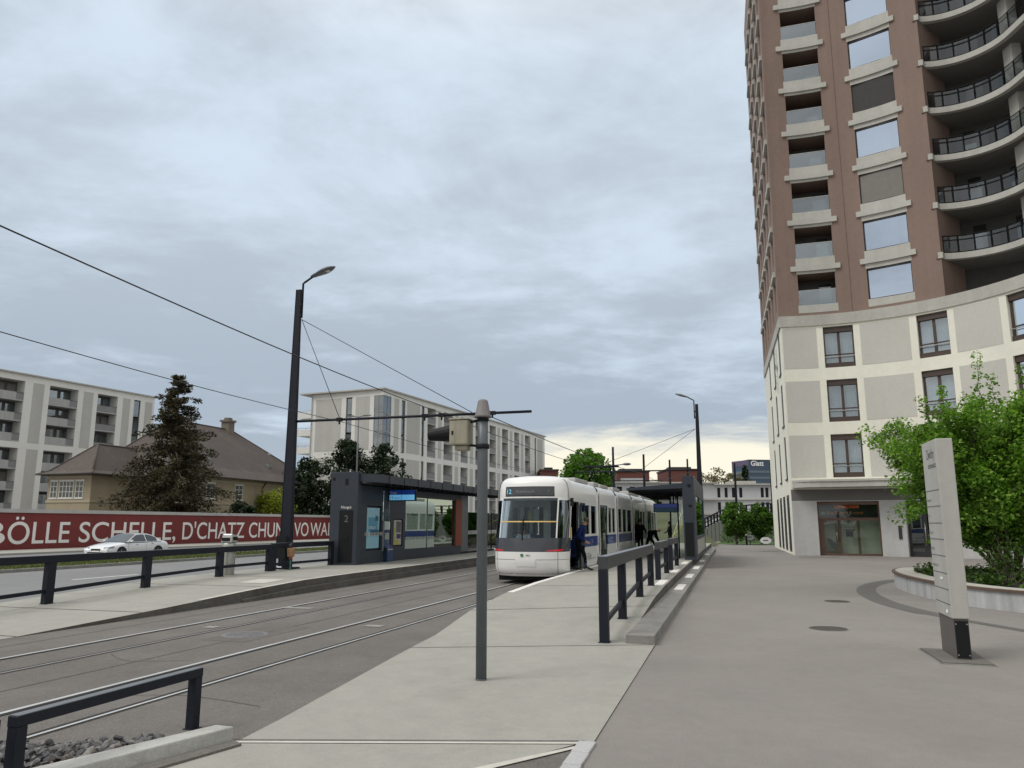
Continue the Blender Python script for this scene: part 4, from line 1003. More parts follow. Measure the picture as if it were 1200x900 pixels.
# ---- block B (middle)
B0=(-18.96,112.8,0); B1=(7.44,176.7,0); BE=(-31.34,118.2,0)
blockB=thing('apartment_block','long white apartment block rising behind the left shelter and tram','building',B0,0,'white apartment blocks')
fL=planef(B0,B1,B0); fE=planef(B0,BE,B0); HB=21.5
bcols=[(13.55,16.4),(19.35,22.75),(25.9,28.75),(32.0,34.9),(38.35,41.4),(44.5,47.55),(50.9,53.65),(57.0,60.05)]
bw=[(5.28,6.38),(11.6,12.5),(17.0-.0,17.0)][:2]+[(62.8,63.7)]
ops=[]
for z0,z1,n in TIERS:
    for a,b in bcols: ops.append((a,b,z0,z1,1.7))
    for a,b in bw: ops.append((a,b,z0,z1,.25))
g=MB(); facade(g,fL,2.1,69.2,0,HB,ops)
ope=[(5.55,6.65,z0,z1,.25) for z0,z1,n in TIERS]
facade(g,fE,1.62,12.9,0,HB,ope)
# solid behind the corner bay
def cc(u,z,d): return fL(u,z,d)
g.poly([fL(69.2,0,0),fL(69.2,HB,0),fL(69.2,HB,12.9),fL(69.2,0,12.9)]); g.poly([fL(69.2,0,12.9),fL(69.2,HB,12.9),fL(0,HB,12.9),fL(0,0,12.9)])
for z0,z1 in ((0,3.4),(11.7,12.5),(20.65,HB)): g.poly([fL(2.1,z0,0),fL(0,z0,0),fL(0,z1,0),fL(2.1,z1,0)]); g.poly([fE(0,z0,0),fE(1.62,z0,0),fE(1.62,z1,0),fE(0,z1,0)]); g.poly([fL(0,z0,0),fL(2.1,z0,0),fE(1.62,z0,0)]) ; g.poly([fL(0,z1,0),fL(2.1,z1,0),fE(1.62,z1,0)])
g.build('wall',M['plaster'],blockB)
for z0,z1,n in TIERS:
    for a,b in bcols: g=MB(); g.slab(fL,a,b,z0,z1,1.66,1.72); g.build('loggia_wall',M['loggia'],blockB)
pass
g=MB(); g.slab(fL,-.35,69.6,HB+.001,HB+.2,-.3,14.9); g.build('roof',M['coping'],blockB)
g=MB(); g.slab(fL,3,6,HB+.2,HB+.8,6,9); g.slab(fL,30,33,HB+.2,HB+.9,5,9); g.build('roof_hatch',M['coping'],blockB)
for z0,z1,n in TIERS:
    for a,b in [(3.1,4.46),(6.9,11.05),(17.3,18.5),(23.6,24.9),(29.7,31.0),(35.9,37.2),(42.2,43.4),(48.5,49.8),(54.6,55.9),(64.4,67.8)]: g=MB(); g.slab(fL,a,b,z0+.12,z1-.03,-.02,.05); g.build('render_panel',M['plaster_pan'],blockB)
    for a,b in [(2.4,4.9),(7.5,12.2)]: g=MB(); g.slab(fE,a,b,z0+.12,z1-.03,-.02,.05); g.build('render_panel',M['plaster_pan'],blockB)
for a,b in bcols: loggia_stack(blockB,fL,a,b,solid=0.0)
for z0,z1,n in TIERS:
    p=(z1-z0)/n
    for k in range(n):
        for a,b in bw: pane_box(blockB,fL,a,b,z0+p*k+.1,z0+p*k+p-.1,.2)
        pane_box(blockB,fE,5.55,6.65,z0+p*k+.1,z0+p*k+p-.1,.2)
        # glazed corner bay
        zb,zt=z0+p*k,z0+p*k+p
        g=MB(); g.slab(fL,.05,2.1,zb,zb+.12,-.05,2); g.slab(fL,.05,2.1,zt-.10,zt,-.05,2) 
        for u in (.0,1.02,2.02): g.slab(fL,u,u+.08,zb+.12,zt-.1,-.05,.03)
        for u in (.001,.8,1.54): g.slab(fE,u,u+.08,zb+.12,zt-.1,-.05,.03)
        g.slab(fL,.08,2.02,zb+1.0,zb+1.08,-.04,.02); g.slab(fE,.08,1.54,zb+1.0,zb+1.08,-.04,.02)
        bay=g.build('corner_bay',M['bay_frame'],blockB)
        g=MB(); g.poly([fL(.05,zb+.1,-.0),fL(2.1,zb+.1,0),fL(2.1,zt-.1,0),fL(.05,zt-.1,0)]); g.poly([fE(.05,zb+.1,0),fE(1.6,zb+.1,0),fE(1.6,zt-.1,0),fE(.05,zt-.1,0)]); g.build('pane',M['pane_balu'],bay)
        g=MB(); g.poly([fL(2.1,zb,.1),fL(2.1,zt,.1),fE(1.62,zt,.1),fE(1.62,zb,.1)]); g.build('room',M['loggia'],bay)
        # balconies at the end corner
        g=MB(); g.slab(fE,12.9,15.8,zb-.02,zb+.16,.3,5.0); g.slab(fE,15.65,15.8,zb+.16,zb+.95,.3,5.0); g.slab(fE,12.9,15.64,zb+.16,zb+.95,.3,.42)
        eb=g.build('end_balcony',M['plaster'],blockB)
        g=MB(); g.slab(fE,12.9,15.75,zb+1.15,zb+1.2,.33,.38); g.slab(fE,14.2,14.24,zb+.95,zb+1.15,.33,.37); g.slab(fE,15.6,15.64,zb+.95,zb+1.15,.33,.37); g.build('railing',M['steel_bin'],eb)
g=MB(); g.poly([fE(12.9,0,0),fE(12.9,HB,0),fE(12.9,HB,12),fE(12.9,0,12)]); g.build('end_wall',M['plaster'],blockB)

# ---- red wall with the nursery rhyme
root=st_thing('lettered_wall','long red roadside wall with big white lettering and a pale coping','wall',-10,48.4)
def wl(s,t,z): return (s+10, t-48.4, z)
g=MB(wl); g.box(-10,96,48.4,48.75,-.02,2.62); g.build('wall_panel',M['red_wall'],root)
g=MB(wl); g.box(-10.05,96.05,48.33,48.85,2.62,2.88); g.build('coping',M['wall_cap'],root)
g=MB(wl)
def wt(word,s0,s1,h=1.58,z=.50): put_text(g,word,h,lambda a,b: (s0+a,48.384,z+b),s1-s0,bold=.006)
for word,s0,s1 in (('ZIB',36.2,41.3),('ÖLLE',41.48,46.6),('SCHELLE,',47.46,57.9),("D'CHATZ",58.76,67.75),('CHUNT',68.5,76.14),('VO',76.75,79.72),('WALLISELLE',80.1,92.2)): wt(word,s0,s1)
g.build('lettering',M['letter_white'],root)

# ---- villa
M['villa_pane']=mat('old_window_glass',(.09,.105,.10),.25,layers=((2,.3),))
M['chimney']=mat('chimney_render',(.17,.145,.12),.9,layers=((2,.2),))
VB=(-41.0,75.5,0)
villa=st_thing('tiled_villa','old ochre villa with a steep brown tiled hip roof behind the red wall','house',60.5,61.1)
# local frame: x along the street, y away from the street's left
def vb(name,x0,x1,y0,y1,z1,m): g=MB(); g.box(x0,x1,y0,y1,0,z1); return g.build(name,m,villa)
EAV=6.75
wing=(0,7.5,-.3,5.0); main=(6.5,31.0,-6.8,7.5)
vb('wall',wing[0],wing[1],wing[2],wing[3],EAV-.05,M['villa']); vb('wall',main[0],main[1],main[2],main[3],EAV,M['villa'])
g=MB()
for (x0,x1,y0,y1) in (wing,main): g.box(x0-.06,x1+.06,y0-.06,y1+.06,3.9,4.15); g.box(x0-.08,x1+.08,y0-.08,y1+.08,EAV-.5,EAV-.25)
g.build('moulding',M['villa_trim'],villa)
def hip(name,x0,x1,y0,y1,ze,zr,ov,ridge=None):
    x0-=ov;x1+=ov;y0-=ov;y1+=ov; w=(y1-y0)/2; ym=(y0+y1)/2
    rx0,rx1=ridge if ridge else (x0+w,x1-w)
    g=MB(); A,B,C,D=(x0,y0,ze),(x1,y0,ze),(x1,y1,ze),(x0,y1,ze); E,F=(rx0,ym,zr),(rx1,ym,zr)
    # slightly bell-cast eaves
    def mid(p,q,t,dz): return (p[0]+(q[0]-p[0])*t,p[1]+(q[1]-p[1])*t,p[2]+(q[2]-p[2])*t+dz)
    a,b,c,d=mid(A,E,.22,-.35),mid(B,F,.22,-.35),mid(C,F,.22,-.35),mid(D,E,.22,-.35)
    for q in ((A,B,b,a),(B,C,c,b),(C,D,d,c),(D,A,a,d),(a,b,F,E),(b,c,F),(c,d,E,F),(d,a,E)): g.poly(q)
    g.poly([D,C,B,A])
    rf=g.build(name,M['roof_tile'],villa)
    g=MB(); 
    for p,q in ((a,E),(b,F),(c,F),(d,E),(E,F),(A,a),(B,b),(C,c),(D,d)): g.tube([p,q],.10,6)
    g.build('ridge_tiles',M['roof_tile'],rf)
    g=MB(); 
    for p,q in ((A,B),(B,C),(C,D),(D,A)): g.tube([p,q],.09,6)
    g.build('gutter',M['gutter'],rf); return rf
hip('roof',*wing,EAV-.1,9.9,.8,ridge=(3.0,9.0)); rf=hip('roof',*main,EAV,13.4,.9,ridge=(11.0,21.5))
g=MB(); g.box(20.3,21.4,-.25,.85,12.4,14.3); g.box(20.15,21.55,-.4,1.0,14.3,14.55); g.box(20.5,21.2,-.05,.65,14.55,14.85); g.build('chimney',M['chimney'],rf)
g=MB()
for x,y,z in ((11,-4.6,8.7),(22,-4.8,8.75),(26,-4.6,8.6),(25,-2.6,10.4)): g.box(x,x+.6,y-.3,y+.25,z-.1,z+.35)
g.build('roof_vent',M['steel_bin'],rf)
def vwin(f,a,b,c,d,n):
    g=MB(); w=.07
    g.slab(f,a-.12,b+.12,c-.12,c,-.08,.02); g.slab(f,a-.1,b+.1,d,d+.12,-.06,.02)
    for k in range(n+1): u=a+(b-a)*k/n; g.slab(f,u-w/2,u+w/2,c,d,-.05,.02)
    for z in (c+.03,c+(d-c)*.36,c+(d-c)*.68,d-.03): g.slab(f,a,b,z-.03,z+.03,-.045,.018)
    o=g.build('window',M['white_frame'],villa); g=MB(); g.slab(f,a,b,c,d,-.012,.01); g.build('pane',M['villa_pane'],o)
fw=lambda u,z,d:(0+d,u,z)          # wing end facing the camera
vwin(fw,.6,1.5,4.35,6.0,2); vwin(fw,1.8,3.5,4.35,6.0,4); vwin(fw,3.8,4.6,4.35,6.0,2)
fm=lambda u,z,d:(u,-6.8+d,z)       # street front
for u in (8.6,13.4,22.8,26.6): vwin(fm,u,u+1.3,4.5,6.1,2)
g=MB(); g.tube([(19.0,-6.95,6.6),(18.4,-6.95,6.0),(18.3,-6.95,2.5)],.07,6); g.build('downpipe',M['gutter'],villa)
fw2=lambda u,z,d:(6.5+d,u,z)
vwin(fw2,-5.2,-4.0,4.5,6.1,2); vwin(fw2,-3.2,-2.0,4.5,6.1,2)
# ================================================================== shelters
M["far_white"]=mat("pale_window_band",(.45,.47,.5),.5)
PLZ=.36
sh=st_thing('tram_shelter','dark tram stop shelter on the left platform with a blue sign and big window','tram shelter',26.3,14.4,PLZ,'tram stop shelters')
def LS(s,t,z): return (s-26.3,t-14.4,z-PLZ)
def part(name,m,fn,parent,tf=LS,bevel=0): g=MB(tf); fn(g); return g.build(name,m,parent,bevel=bevel)
slab=part('end_slab',M['slab_navy'],lambda g:g.box(26.2,26.52,13.88,15.02,PLZ,3.78),sh,bevel=.01)
part('speaker',M['black'],lambda g:g.tube([(26.185,14.9,3.52),(26.2,14.9,3.52)],.06,14),slab)
part('badge',M['black'],lambda g:g.box(26.185,26.199,14.30,14.42,3.30,3.52),slab)
part('service_door',M['black'],lambda g:g.box(26.19,26.199,14.05,14.62,.45,2.35),slab)
part('validator',M['black'],lambda g:g.box(26.17,26.189,14.22,14.40,1.25,1.40),slab)
g=MB(LS); put_text(g,'Neugut',.105,lambda a,b:(26.187,14.55-a,2.42+b)); g.build('lettering',M['letter_white'],slab)
g=MB(LS); put_text(g,'2',.26,lambda a,b:(26.184,14.40-a,1.92+b)); g.build('platform_number',M['ink_grey'],slab)
def f(g):
    fw=lambda u,z,d:(u,14.0+d,z)
    facade(g,fw,26.53,37.55,PLZ,3.34,[(30.75,36.62,.80,3.0,.12),(27.2,28.45,.84,2.55,.06),(28.75,29.35,.62,1.98,.5),(29.62,30.5,.95,2.05,.12)])
    g.poly([fw(26.53,PLZ,.13),fw(28.7,PLZ,.13),fw(28.7,3.34,.13),fw(26.53,3.34,.13)])
    g.box(26.53,30.7,14.14,14.2,PLZ,3.34); g.box(30.7,37.55,14.14,14.2,PLZ,.79)
part('back_wall',M['slab_navy'],f,sh)
def f(g):
    for z0,z1 in ((3.36,3.74),): g.hexa([(26.3,12.95,3.36),(42.5,12.95,3.36),(42.5,15.1,3.50),(26.3,15.1,3.50),(26.3,12.95,3.66),(42.5,12.95,3.66),(42.5,15.1,3.80),(26.3,15.1,3.80)])
rf=part('roof',M['slab_navy'],f,sh)
def f(g):
    k=26.5
    while k<42.3: g.box(k,k+.05,12.96,14.0,3.28,3.358); k+=.55
part('ceiling_slats',M['black'],f,rf)
def f(g):
    k=26.9
    while k<42.4: g.box(k,k+.02,12.935,12.949,3.37,3.66); k+=1.35
part('fascia_joints',M['black'],f,rf)
def f(g): g.box(30.75,36.62,14.05,14.062,.80,3.0)
wn=part('window',M['pane_mirror'],f,sh)
def f(g):
    g.box(33.2,33.24,14.03,14.1,.80,3.0)
    for s in [30.9+.19*i for i in range(30)]: g.box(s,s+.06,14.045,14.049,1.18,1.30)
part('glass_marking',M['ink_grey'],f,wn)
ps=part('poster_case',M['poster_lt'],lambda g:g.box(27.3,28.35,14.035,14.055,.92,2.47),sh)
def f(g): g.box(27.42,28.2,14.028,14.034,1.55,2.1); 
part('poster_print',M['poster'],f,ps)
part('poster_block',M['poster_dk'],lambda g:g.box(27.6,28.3,14.022,14.027,1.42,1.62),ps); part('poster_block',M['poster_dk'],lambda g:g.box(28.0,28.22,14.021,14.027,1.98,2.16),ps)
g=MB(LS); put_text(g,'ZÜRICH',.10,lambda a,b:(27.4+a,14.020,1.66+b),.62); g.build('lettering',M['letter_white'],ps)
part('poster_tear_strip',M['paper'],lambda g:[g.box(27.05+.13*i,27.10+.13*i,13.985,13.992,1.40,1.53) for i in range(12)],ps)
part('glass_fin',M['pane_clear'],lambda g:g.box(28.55,28.60,13.72,13.99,PLZ,3.3),sh)
def f(g): g.box(28.56,28.60,13.68,13.71,PLZ,3.35) if False else None; g.box(28.54,28.58,13.93,13.985,.85,2.0)
part('fin_post',M['steel_bin'],f,sh)
tmn=part('ticket_machine',M['machine_indigo'],lambda g:(g.box(28.78,29.32,14.02,14.4,1.02,1.6),g.hexa([(28.78,13.88,.86),(29.32,13.88,.86),(29.32,14.4,.86),(28.78,14.4,.86),(28.78,13.99,1.02),(29.32,13.99,1.02),(29.32,14.4,1.02),(28.78,14.4,1.02)])),sh)
part('machine_base',M['machine_blue'],lambda g:g.box(28.78,29.32,13.86,13.998,.37,.80),tmn)
part('machine_screen',M['paper'],lambda g:(g.box(28.82,29.2,14.0,14.018,1.24,1.5),g.box(28.8,29.3,13.86,13.9,.82,.857)),tmn)
part('machine_header',M['letter_white'],lambda g:g.box(28.78,29.32,14.03,14.3,1.62,1.95),tmn)
sc_=part('timetable_case',M['paper'],lambda g:g.box(29.66,30.46,14.05,14.07,.99,2.01),sh)
part('timetable_print',M['ink_grey'],lambda g:(g.box(29.95,30.4,14.042,14.048,1.5,1.95),),sc_)
part('network_map',M['machine_indigo'],lambda g:(g.box(30.0,30.4,14.040,14.048,1.25,1.44),),sc_)
part('yellow_strip',M['yellow'],lambda g:(g.box(29.72,29.9,14.042,14.048,1.02,1.7),g.box(29.7,30.3,14.041,14.048,1.0,1.2)),sc_)
part('rust_panel',M['rust'],lambda g:g.box(36.64,37.5,13.94,13.999,.78,3.05),sh)
part('end_panel',M['grey_metal'],lambda g:g.box(37.6,38.7,14.05,14.22,.46,3.36),sh,bevel=.01)
part('plinth',M['black'],lambda g:g.box(26.52,43.0,14.03,14.13,PLZ-.02,.47) if False else g.box(37.6,43.0,14.0,14.3,PLZ-.01,.46),sh)
sg=part('stop_sign',M['black'],lambda g:g.box(29.0,29.12,12.78,14.0-.02,2.76,3.24),sh)
part('sign_header',M['sign_blue'],lambda g:(g.box(28.985,28.999,13.42,13.93,3.02,3.2),g.box(28.985,28.999,12.83,13.40,3.02,3.2)),sg)
part('sign_line',M['sign_sky'],lambda g:(g.box(28.985,28.999,13.42,13.93,2.80,3.015),g.box(28.985,28.999,12.83,13.40,2.80,3.015)),sg)
g=MB(LS); put_text(g,'Neugut',.10,lambda a,b:(28.980,13.90-a,3.06+b),.30); g.build('lettering',M['letter_white'],sg)
g=MB(LS); put_text(g,'12',.11,lambda a,b:(28.980,13.88-a,2.85+b)); put_text(g,'Stettbach',.06,lambda a,b:(28.980,13.72-a,2.86+b),.26); g.build('line_number',M['ink'],sg)
part('hanger',M['black'],lambda g:(g.box(29.03,29.09,13.7,13.76,3.24,3.40),g.box(29.03,29.09,13.0,13.06,3.24,3.37)),sg)
# glass wind screen beyond the left shelter
gs=st_thing('glass_screen','clear glass screen with white dashes at the far end of the left shelter','glass screen',38.9,14.15,PLZ)
g=MB(); g.box(0,8,0,.02,.12,2.1); g.build('pane',M['pane_clear'],gs)
g=MB(); 
for i in range(44): g.box(.15+i*.18,.22+i*.18,-.006,-.002,.95,1.15)
g.build('dash_band',M['white_sign'],gs)
g=MB(); 
for x in (0,4,8): g.box(x-.03,x+.03,-.03,.05,-.01,2.12)
g.build('post',M['navy'],gs)

# right shelter
def RSt(name): pass
s,t=34.0,kerb_t(34)+.30
rs=st_thing('tram_shelter','dark tram stop shelter seen end on beside the plaza','tram shelter',s,t,PLZ,'tram stop shelters',extra=RR_EXTRA)
idf=None
def rp(name,m,fn,parent=rs,bevel=0): g=MB(); fn(g); return g.build(name,m,parent,bevel=bevel)
sl=rp('end_slab',M['slab_navy'],lambda g:g.box(0,.35,-.02,.46,-.02,3.52),bevel=.01)
rp('service_door',M['black'],lambda g:g.box(-.012,-.001,.05,.40,.15,1.55),sl); rp('speaker',M['black'],lambda g:g.tube([(-.015,.17,3.1),(0,.17,3.1)],.08,14),sl); rp('badge',M['black'],lambda g:g.box(-.013,-.001,.08,.22,2.2,2.3),sl)
def f(g):
    fw=lambda u,z,d:(u,-.02+d,z)
    facade(g,fw,.351,11.6,-.02,3.52,[(1.6,10.4,.95,2.75,.10)]); g.box(.351,11.6,.10,.16,2.76,3.52); g.box(.351,11.6,.10,.16,-.02,.30); g.box(.351,1.6,.10,.16,.301,2.759); g.box(10.4,11.6,.10,.16,.301,2.759)
rp('back_wall',M['slab_navy'],f)
pw=rp('window',M['pane_mirror'],lambda g:(g.box(1.6,10.4,.02,.03,.95,2.75),g.box(1.6,10.4,.02,.03,.30,.60)))
rp('window_apron',M['conc_light'],lambda g:g.box(1.6,10.4,-.028,-.021,.18,.80))
rp('roof',M['slab_navy'],lambda g:g.hexa([(.1,2.85,2.93),(13,2.85,2.93),(13,.46,3.0),(.1,.46,3.0),(.1,2.85,3.03),(13,2.85,3.03),(13,.46,3.22),(.1,.46,3.22)]))
rp('ceiling_slats',M['black'],lambda g:[g.box(.4+k*.6,.46+k*.6,.5,2.8,2.86,2.925) for k in range(20)])
rp('post',M['navy'],lambda g:g.tube([(3.5,1.25,0),(3.5,1.25,2.95)],.035))
rp('post',M['navy'],lambda g:g.tube([(1.2,.75,0),(1.2,.75,2.95)],.03))
sg=rp('stop_sign',M['black'],lambda g:g.box(2.6,2.72,.80,1.95,2.02,2.42))
rp('sign_header',M['sign_blue'],lambda g:g.box(2.585,2.599,.84,1.91,2.22,2.40),sg)
rp('sign_line',mat('sign_dim_blue',(.03,.12,.22),.4),lambda g:g.box(2.585,2.599,.84,1.91,2.04,2.21),sg)
rp('hanger',M['black'],lambda g:(g.box(2.63,2.69,1.0,1.06,2.42,2.95),g.box(2.63,2.69,1.7,1.76,2.42,2.94)),sg)
rp('glass_fin',M['pane_clear'],lambda g:g.box(3.48,3.5,.2,1.2,.1,2.9))

# ================================================================== catenary / lamp posts
def hpost(root,H,w0,w1,m='navy'):
    g=MB()
    for (yc,th) in ((1,.03),(-1,.03)):
        a0,a1=w0/2,w1/2
        g.hexa([(-a0*.6,yc*a0-th/2,0),(a0*.6,yc*a0-th/2,0),(a0*.6,yc*a0+th/2,0),(-a0*.6,yc*a0+th/2,0),(-a1*.6,yc*a1-th/2,H),(a1*.6,yc*a1-th/2,H),(a1*.6,yc*a1+th/2,H),(-a1*.6,yc*a1+th/2,H)])
    g.hexa([(-.02,-w0/2+.016,0),(.02,-w0/2+.016,0),(.02,w0/2-.016,0),(-.02,w0/2-.016,0),(-.02,-w1/2+.016,H),(.02,-w1/2+.016,H),(.02,w1/2-.016,H),(-.02,w1/2-.016,H)])
    g.box(-w0/2+.02,w0/2-.02,-w0/2-.06,w0/2+.06,-.02,.03)
    # closing plates make the web look like a box on the street side
    g.hexa([(-w0*.27,-w0/2+.016,0),(-w0*.24,-w0/2+.016,0),(-w0*.24,w0/2-.016,0),(-w0*.27,w0/2-.016,0),(-w1*.27,-w1/2+.016,H),(-w1*.24,-w1/2+.016,H),(-w1*.24,w1/2-.016,H),(-w1*.27,w1/2-.016,H)])
    return g.build('post',M[m],root)
def lamp(root,H,sgn,reach=1.05,rise=.35):
    y0=sgn*.17
    g=MB(); g.tube([(-.02,y0,H-1.0),(-.02,y0,H+.25),(-.02,y0+sgn*.06,H+.30),(-.02,y0+sgn*.42,H+.26+rise*.7)],.038); g.box(-.06,.02,min(y0-sgn*.08,y0),max(y0-sgn*.08,y0),H-.55,H-.47); g.box(-.06,.02,min(y0-sgn*.08,y0),max(y0-sgn*.08,y0),H-.95,H-.87)
    arm=g.build('lamp_arm',M['navy'],root)
    g=MB(); 
    prof=[(-.10,.07),(0,.105),(.12,.12),(.24,.15),(.42,.185),(.60,.17),(.78,.10),(.88,.03)]
    n=14; rings=[]
    for x,r in prof:
        rings.append([g.pt((r*1.15*math.cos(2*math.pi*k/n)-.02, y0+sgn*(.42+x*.95), H+.26+rise*.7+x*.30+r*.62*math.sin(2*math.pi*k/n)*(1.0 if math.sin(2*math.pi*k/n)>0 else .55))) for k in range(n)])
    g.smooth=True
    for a,b in zip(rings,rings[1:]):
        for k in range(n): g.face([a[k],a[(k+1)%n],b[(k+1)%n],b[k]])
    g.face(rings[0]); g.face(rings[-1])
    hd=g.build('lamp_head',M['navy_top'],arm)
    g=MB(); g.box(-.10,.06,*sorted((y0+sgn*.74,y0+sgn*1.04)),H+.26+rise*.7+.03,H+.26+rise*.7+.06)
    # the lens follows the tilt of the head
    g.v=[(x,y,z+ (abs(y-y0)-.42)*.30-.005-.075) for x,y,z in g.v]
    g.build('lens',M['letter_white'],hd)
p1=st_thing('lamp_post','tall dark tapered lamp post on the left platform carrying the long catenary arm','lamp post',23.35,15.0,PLZ,'catenary lamp posts')
hpost(p1,9.75,.38,.17); lamp(p1,9.7,-1)
g=MB(); g.tube([(.05,-.1,5.0),(.05,-8.6,5.0)],.045); ca=g.build('catenary_arm',M['navy'],p1)
g=MB()
for y in (-1.8,-4.95,-5.55,-7.3): g.tube([(.05,y,5.0),(.05,y,4.84)],.03); g.box(.0,.1,y-.10,y+.10,4.94,5.06)
g.build('insulator',M['black'],ca)
g=MB(); g.tube([(.03,-.15,8.65),(.05,-1.8,5.05)],.012,5); g.tube([(.03,-.15,8.65),(.05,-6.6,5.05)],.012,5); g.build('stay_wire',M['wire'],p1)
g=MB(); g.box(-.30,-.26,-.16,.20,.35,1.1); g.box(-.33,.33,-.36,.36,.0,.06); g.build('base_plate',M['black'],p1)
g=MB(); g.box(-.29,-.275,-.05,.12,.02,.10); g.build('number_plate',M['white_sign'],p1)
# brown paper bag and cup on a bracket at the post's foot
bagr=st_thing('paper_bag','crumpled brown paper bag hanging low on the tall left lamp post','bag',23.0,14.58,PLZ)
g=MB(); g.hexa([(-.08,-.09,.42),(.08,-.09,.42),(.08,.09,.42),(-.08,.09,.42),(-.10,-.11,.70),(.10,-.12,.72),(.09,.11,.69),(-.10,.10,.71)]); g.build('bag',M['bag'],bagr,bevel=.015)
g=MB(); g.tube([(0,0,.72),(0,.03,.80),(.02,-.03,.86)],[.05,.06,.02],7); g.build('crumpled_top',M['ink'],bagr)
g=MB(); g.lathe([(.05,.34),(.06,.42)],10); g.build('red_tag',M['plastic_red'],bagr)
g=MB(); g.lathe([(.045,.0),(.03,.05),(.025,.16),(.03,.34)],8); g.build('stem',M['plastic_green'],bagr)
# right lamp post
p2=st_thing('lamp_post','dark lamp post behind the right shelter with its lamp reaching left','lamp post',54.0,3.0,PLZ,'catenary lamp posts')
hpost(p2,9.6,.38,.17); lamp(p2,9.6,1)
g=MB(); g.tube([(.0,.1,5.1),(.0,8.6,5.1)],.045); g.build('catenary_arm',M['navy'],p2)
g=MB(); g.tube([(0,.15,7.9),(0,4.0,5.12)],.014,5); g.tube([(0,.15,7.9),(0,8.0,5.12)],.014,5); g.build('stay_wire',M['wire'],p2)
# far posts
for (X,Y,z0,H,lampsgn,label) in ((10.45,80,0,9.7,-1,'far dark catenary post by the green street tree, with a small lamp'),(13.7,80.6,0,9.0,0,'far slim post in front of the left red brick block'),(18.3,90,0,9.2,0,'far slim post in front of the right red brick block'),(25.4,88.5,1.8,6.9,0,'slim dark post on the ramp left of the blue office tower'),(30.0,90,2.4,6.6,0,'slim dark post on the ramp in front of the blue office tower'),(21.5,95,0.5,9.2,0,'far thin post just left of the right lamp post')):
    r=thing('catenary_post',label,'post',(X,Y,z0),ST_ROT,'far catenary posts'); hpost(r,H,.28,.17)
    if lampsgn: 
        g=MB(); g.tube([(0,-.1,H-1.9),(0,-1.3,H-1.8)],.05); g.ball((0,-1.4,H-1.8),(.3,.45,.14)); g.build('lamp_head',M['navy_top'],r)
        g=MB(); g.tube([(0,0,6.2),(0,-5.0,6.2)],.05); g.tube([(0,.1,4.2),(0,4,4.2)],.04);  g.box(-.1,.1,-.75,-.35,4.4,5.3); g.build('bracket',M['navy'],r)
# double-headed street lamp beyond the far carriageway
r=thing('street_lamp','thin grey street lamp with two short arms before the middle white apartments','lamp post',(-14.0,70,0),ST_ROT)
g=MB(); g.tube([(0,0,0),(0,0,6),(0,0,11.5)],[.09,.075,.055],10); g.build('post',M['grey_metal'],r)
for sg in (-1,1):
    g=MB(); g.tube([(0,0,11.45),(0,sg*.5,11.55)],.035,6); g.hexa([(-.12,sg*.5,11.5),(.12,sg*.5,11.5),(.10,sg*1.25,11.56),(-.10,sg*1.25,11.56),(-.12,sg*.5,11.62),(.12,sg*.5,11.62),(.08,sg*1.25,11.62),(-.08,sg*1.25,11.62)]); g.build('lamp_head',M['grey_metal'],r)
# overhead wires
def wire(label,pts,r):
    P=[Vector((*XY(s,t),z)) for s,t,z in pts]
    g=MB(); 
    out=[]
    for a,b in zip(P,P[1:]):
        L=(b-a).length; n_=10
        for k in range(n_): t=k/n_; q=a.lerp(b,t); q.z-=L*.006*math.sin(math.pi*t); out.append(q)
    out.append(P[-1])
    o0=out[0].copy(); g.tube([q-o0 for q in out],r,6); o=g.build('overhead_wire',M['wire'],loc=o0); tag(o,label,'wire','overhead tram wires'); return o
wire('upper thick overhead wire running from the top left past the lamp post',[(-6,9.9,5.95),(7.5,9.62,5.88),(23.4,9.7,5.52),(54,9.55,5.55),(110,9.5,5.5)],.0125)
wire('lower overhead wire crossing the sky left of the conifer',[(-8,12.4,5.35),(7.5,12.6,5.30),(23.4,13.2,5.30),(54,13.2,5.3)],.010)
wire('overhead wire above the parked tram, starting at the catenary arm',[(23.4,7.7,5.22),(54,6.75,5.25),(110,6.6,5.3)],.014)
wire('thin overhead wire over the tram roof in the distance',[(54,3.4,5.4),(80,9.5,6.1)],.02)

# ================================================================== signal, totem, bin, planter
sp=thing('tram_signal','grey signal post on the platform with a beige signal box and black hood','tram signal',(-.37,9.74,0.012),ST_ROT)
g=MB(); g.lathe([(.066,-.01),(.066,2.78),(.0661,2.79),(.066,3.16)],20); g.lathe([(.070,0),(.070,.015)],20); post=g.build('post',M['grey_metal'],sp)
g=MB(); g.lathe([(.108,3.165),(.108,3.19),(.097,3.20),(.066,3.37),(.052,3.392),(.03,3.40)],22); g.build('cap',M['grey_plastic'],post)
g=MB(); g.lathe([(.082,2.77),(.085,2.79),(.085,2.815),(.08,2.83)],20); g.lathe([(.075,3.12),(.075,3.15)],20); g.build('clamp',M['black'],post)
g=MB(); g.tube([(.02,.07,2.81),(.05,.22,2.83)],.016); g.tube([(.02,.07,3.135),(.04,.20,3.12)],.018); g.build('bracket',M['black'],sp)
g=MB(); g.box(-.10,.12,.17,.42,2.82,3.14); g.box(-.06,.09,.19,.36,2.755,2.82); bx=g.build('signal_box',M['beige_box'],sp,bevel=.018)
g=MB(); g.box(-.11,.13,.165,.425,3.141,3.16); g.build('lid',M['beige_box'],bx,bevel=.006)
g=MB()
n_=16
def hood(k,x): 
    a=2*math.pi*k/n_; r=.112-.040*x/.30; return (.01+r*math.cos(a),.42+x,2.985+r*math.sin(a)-.02*x/.3)
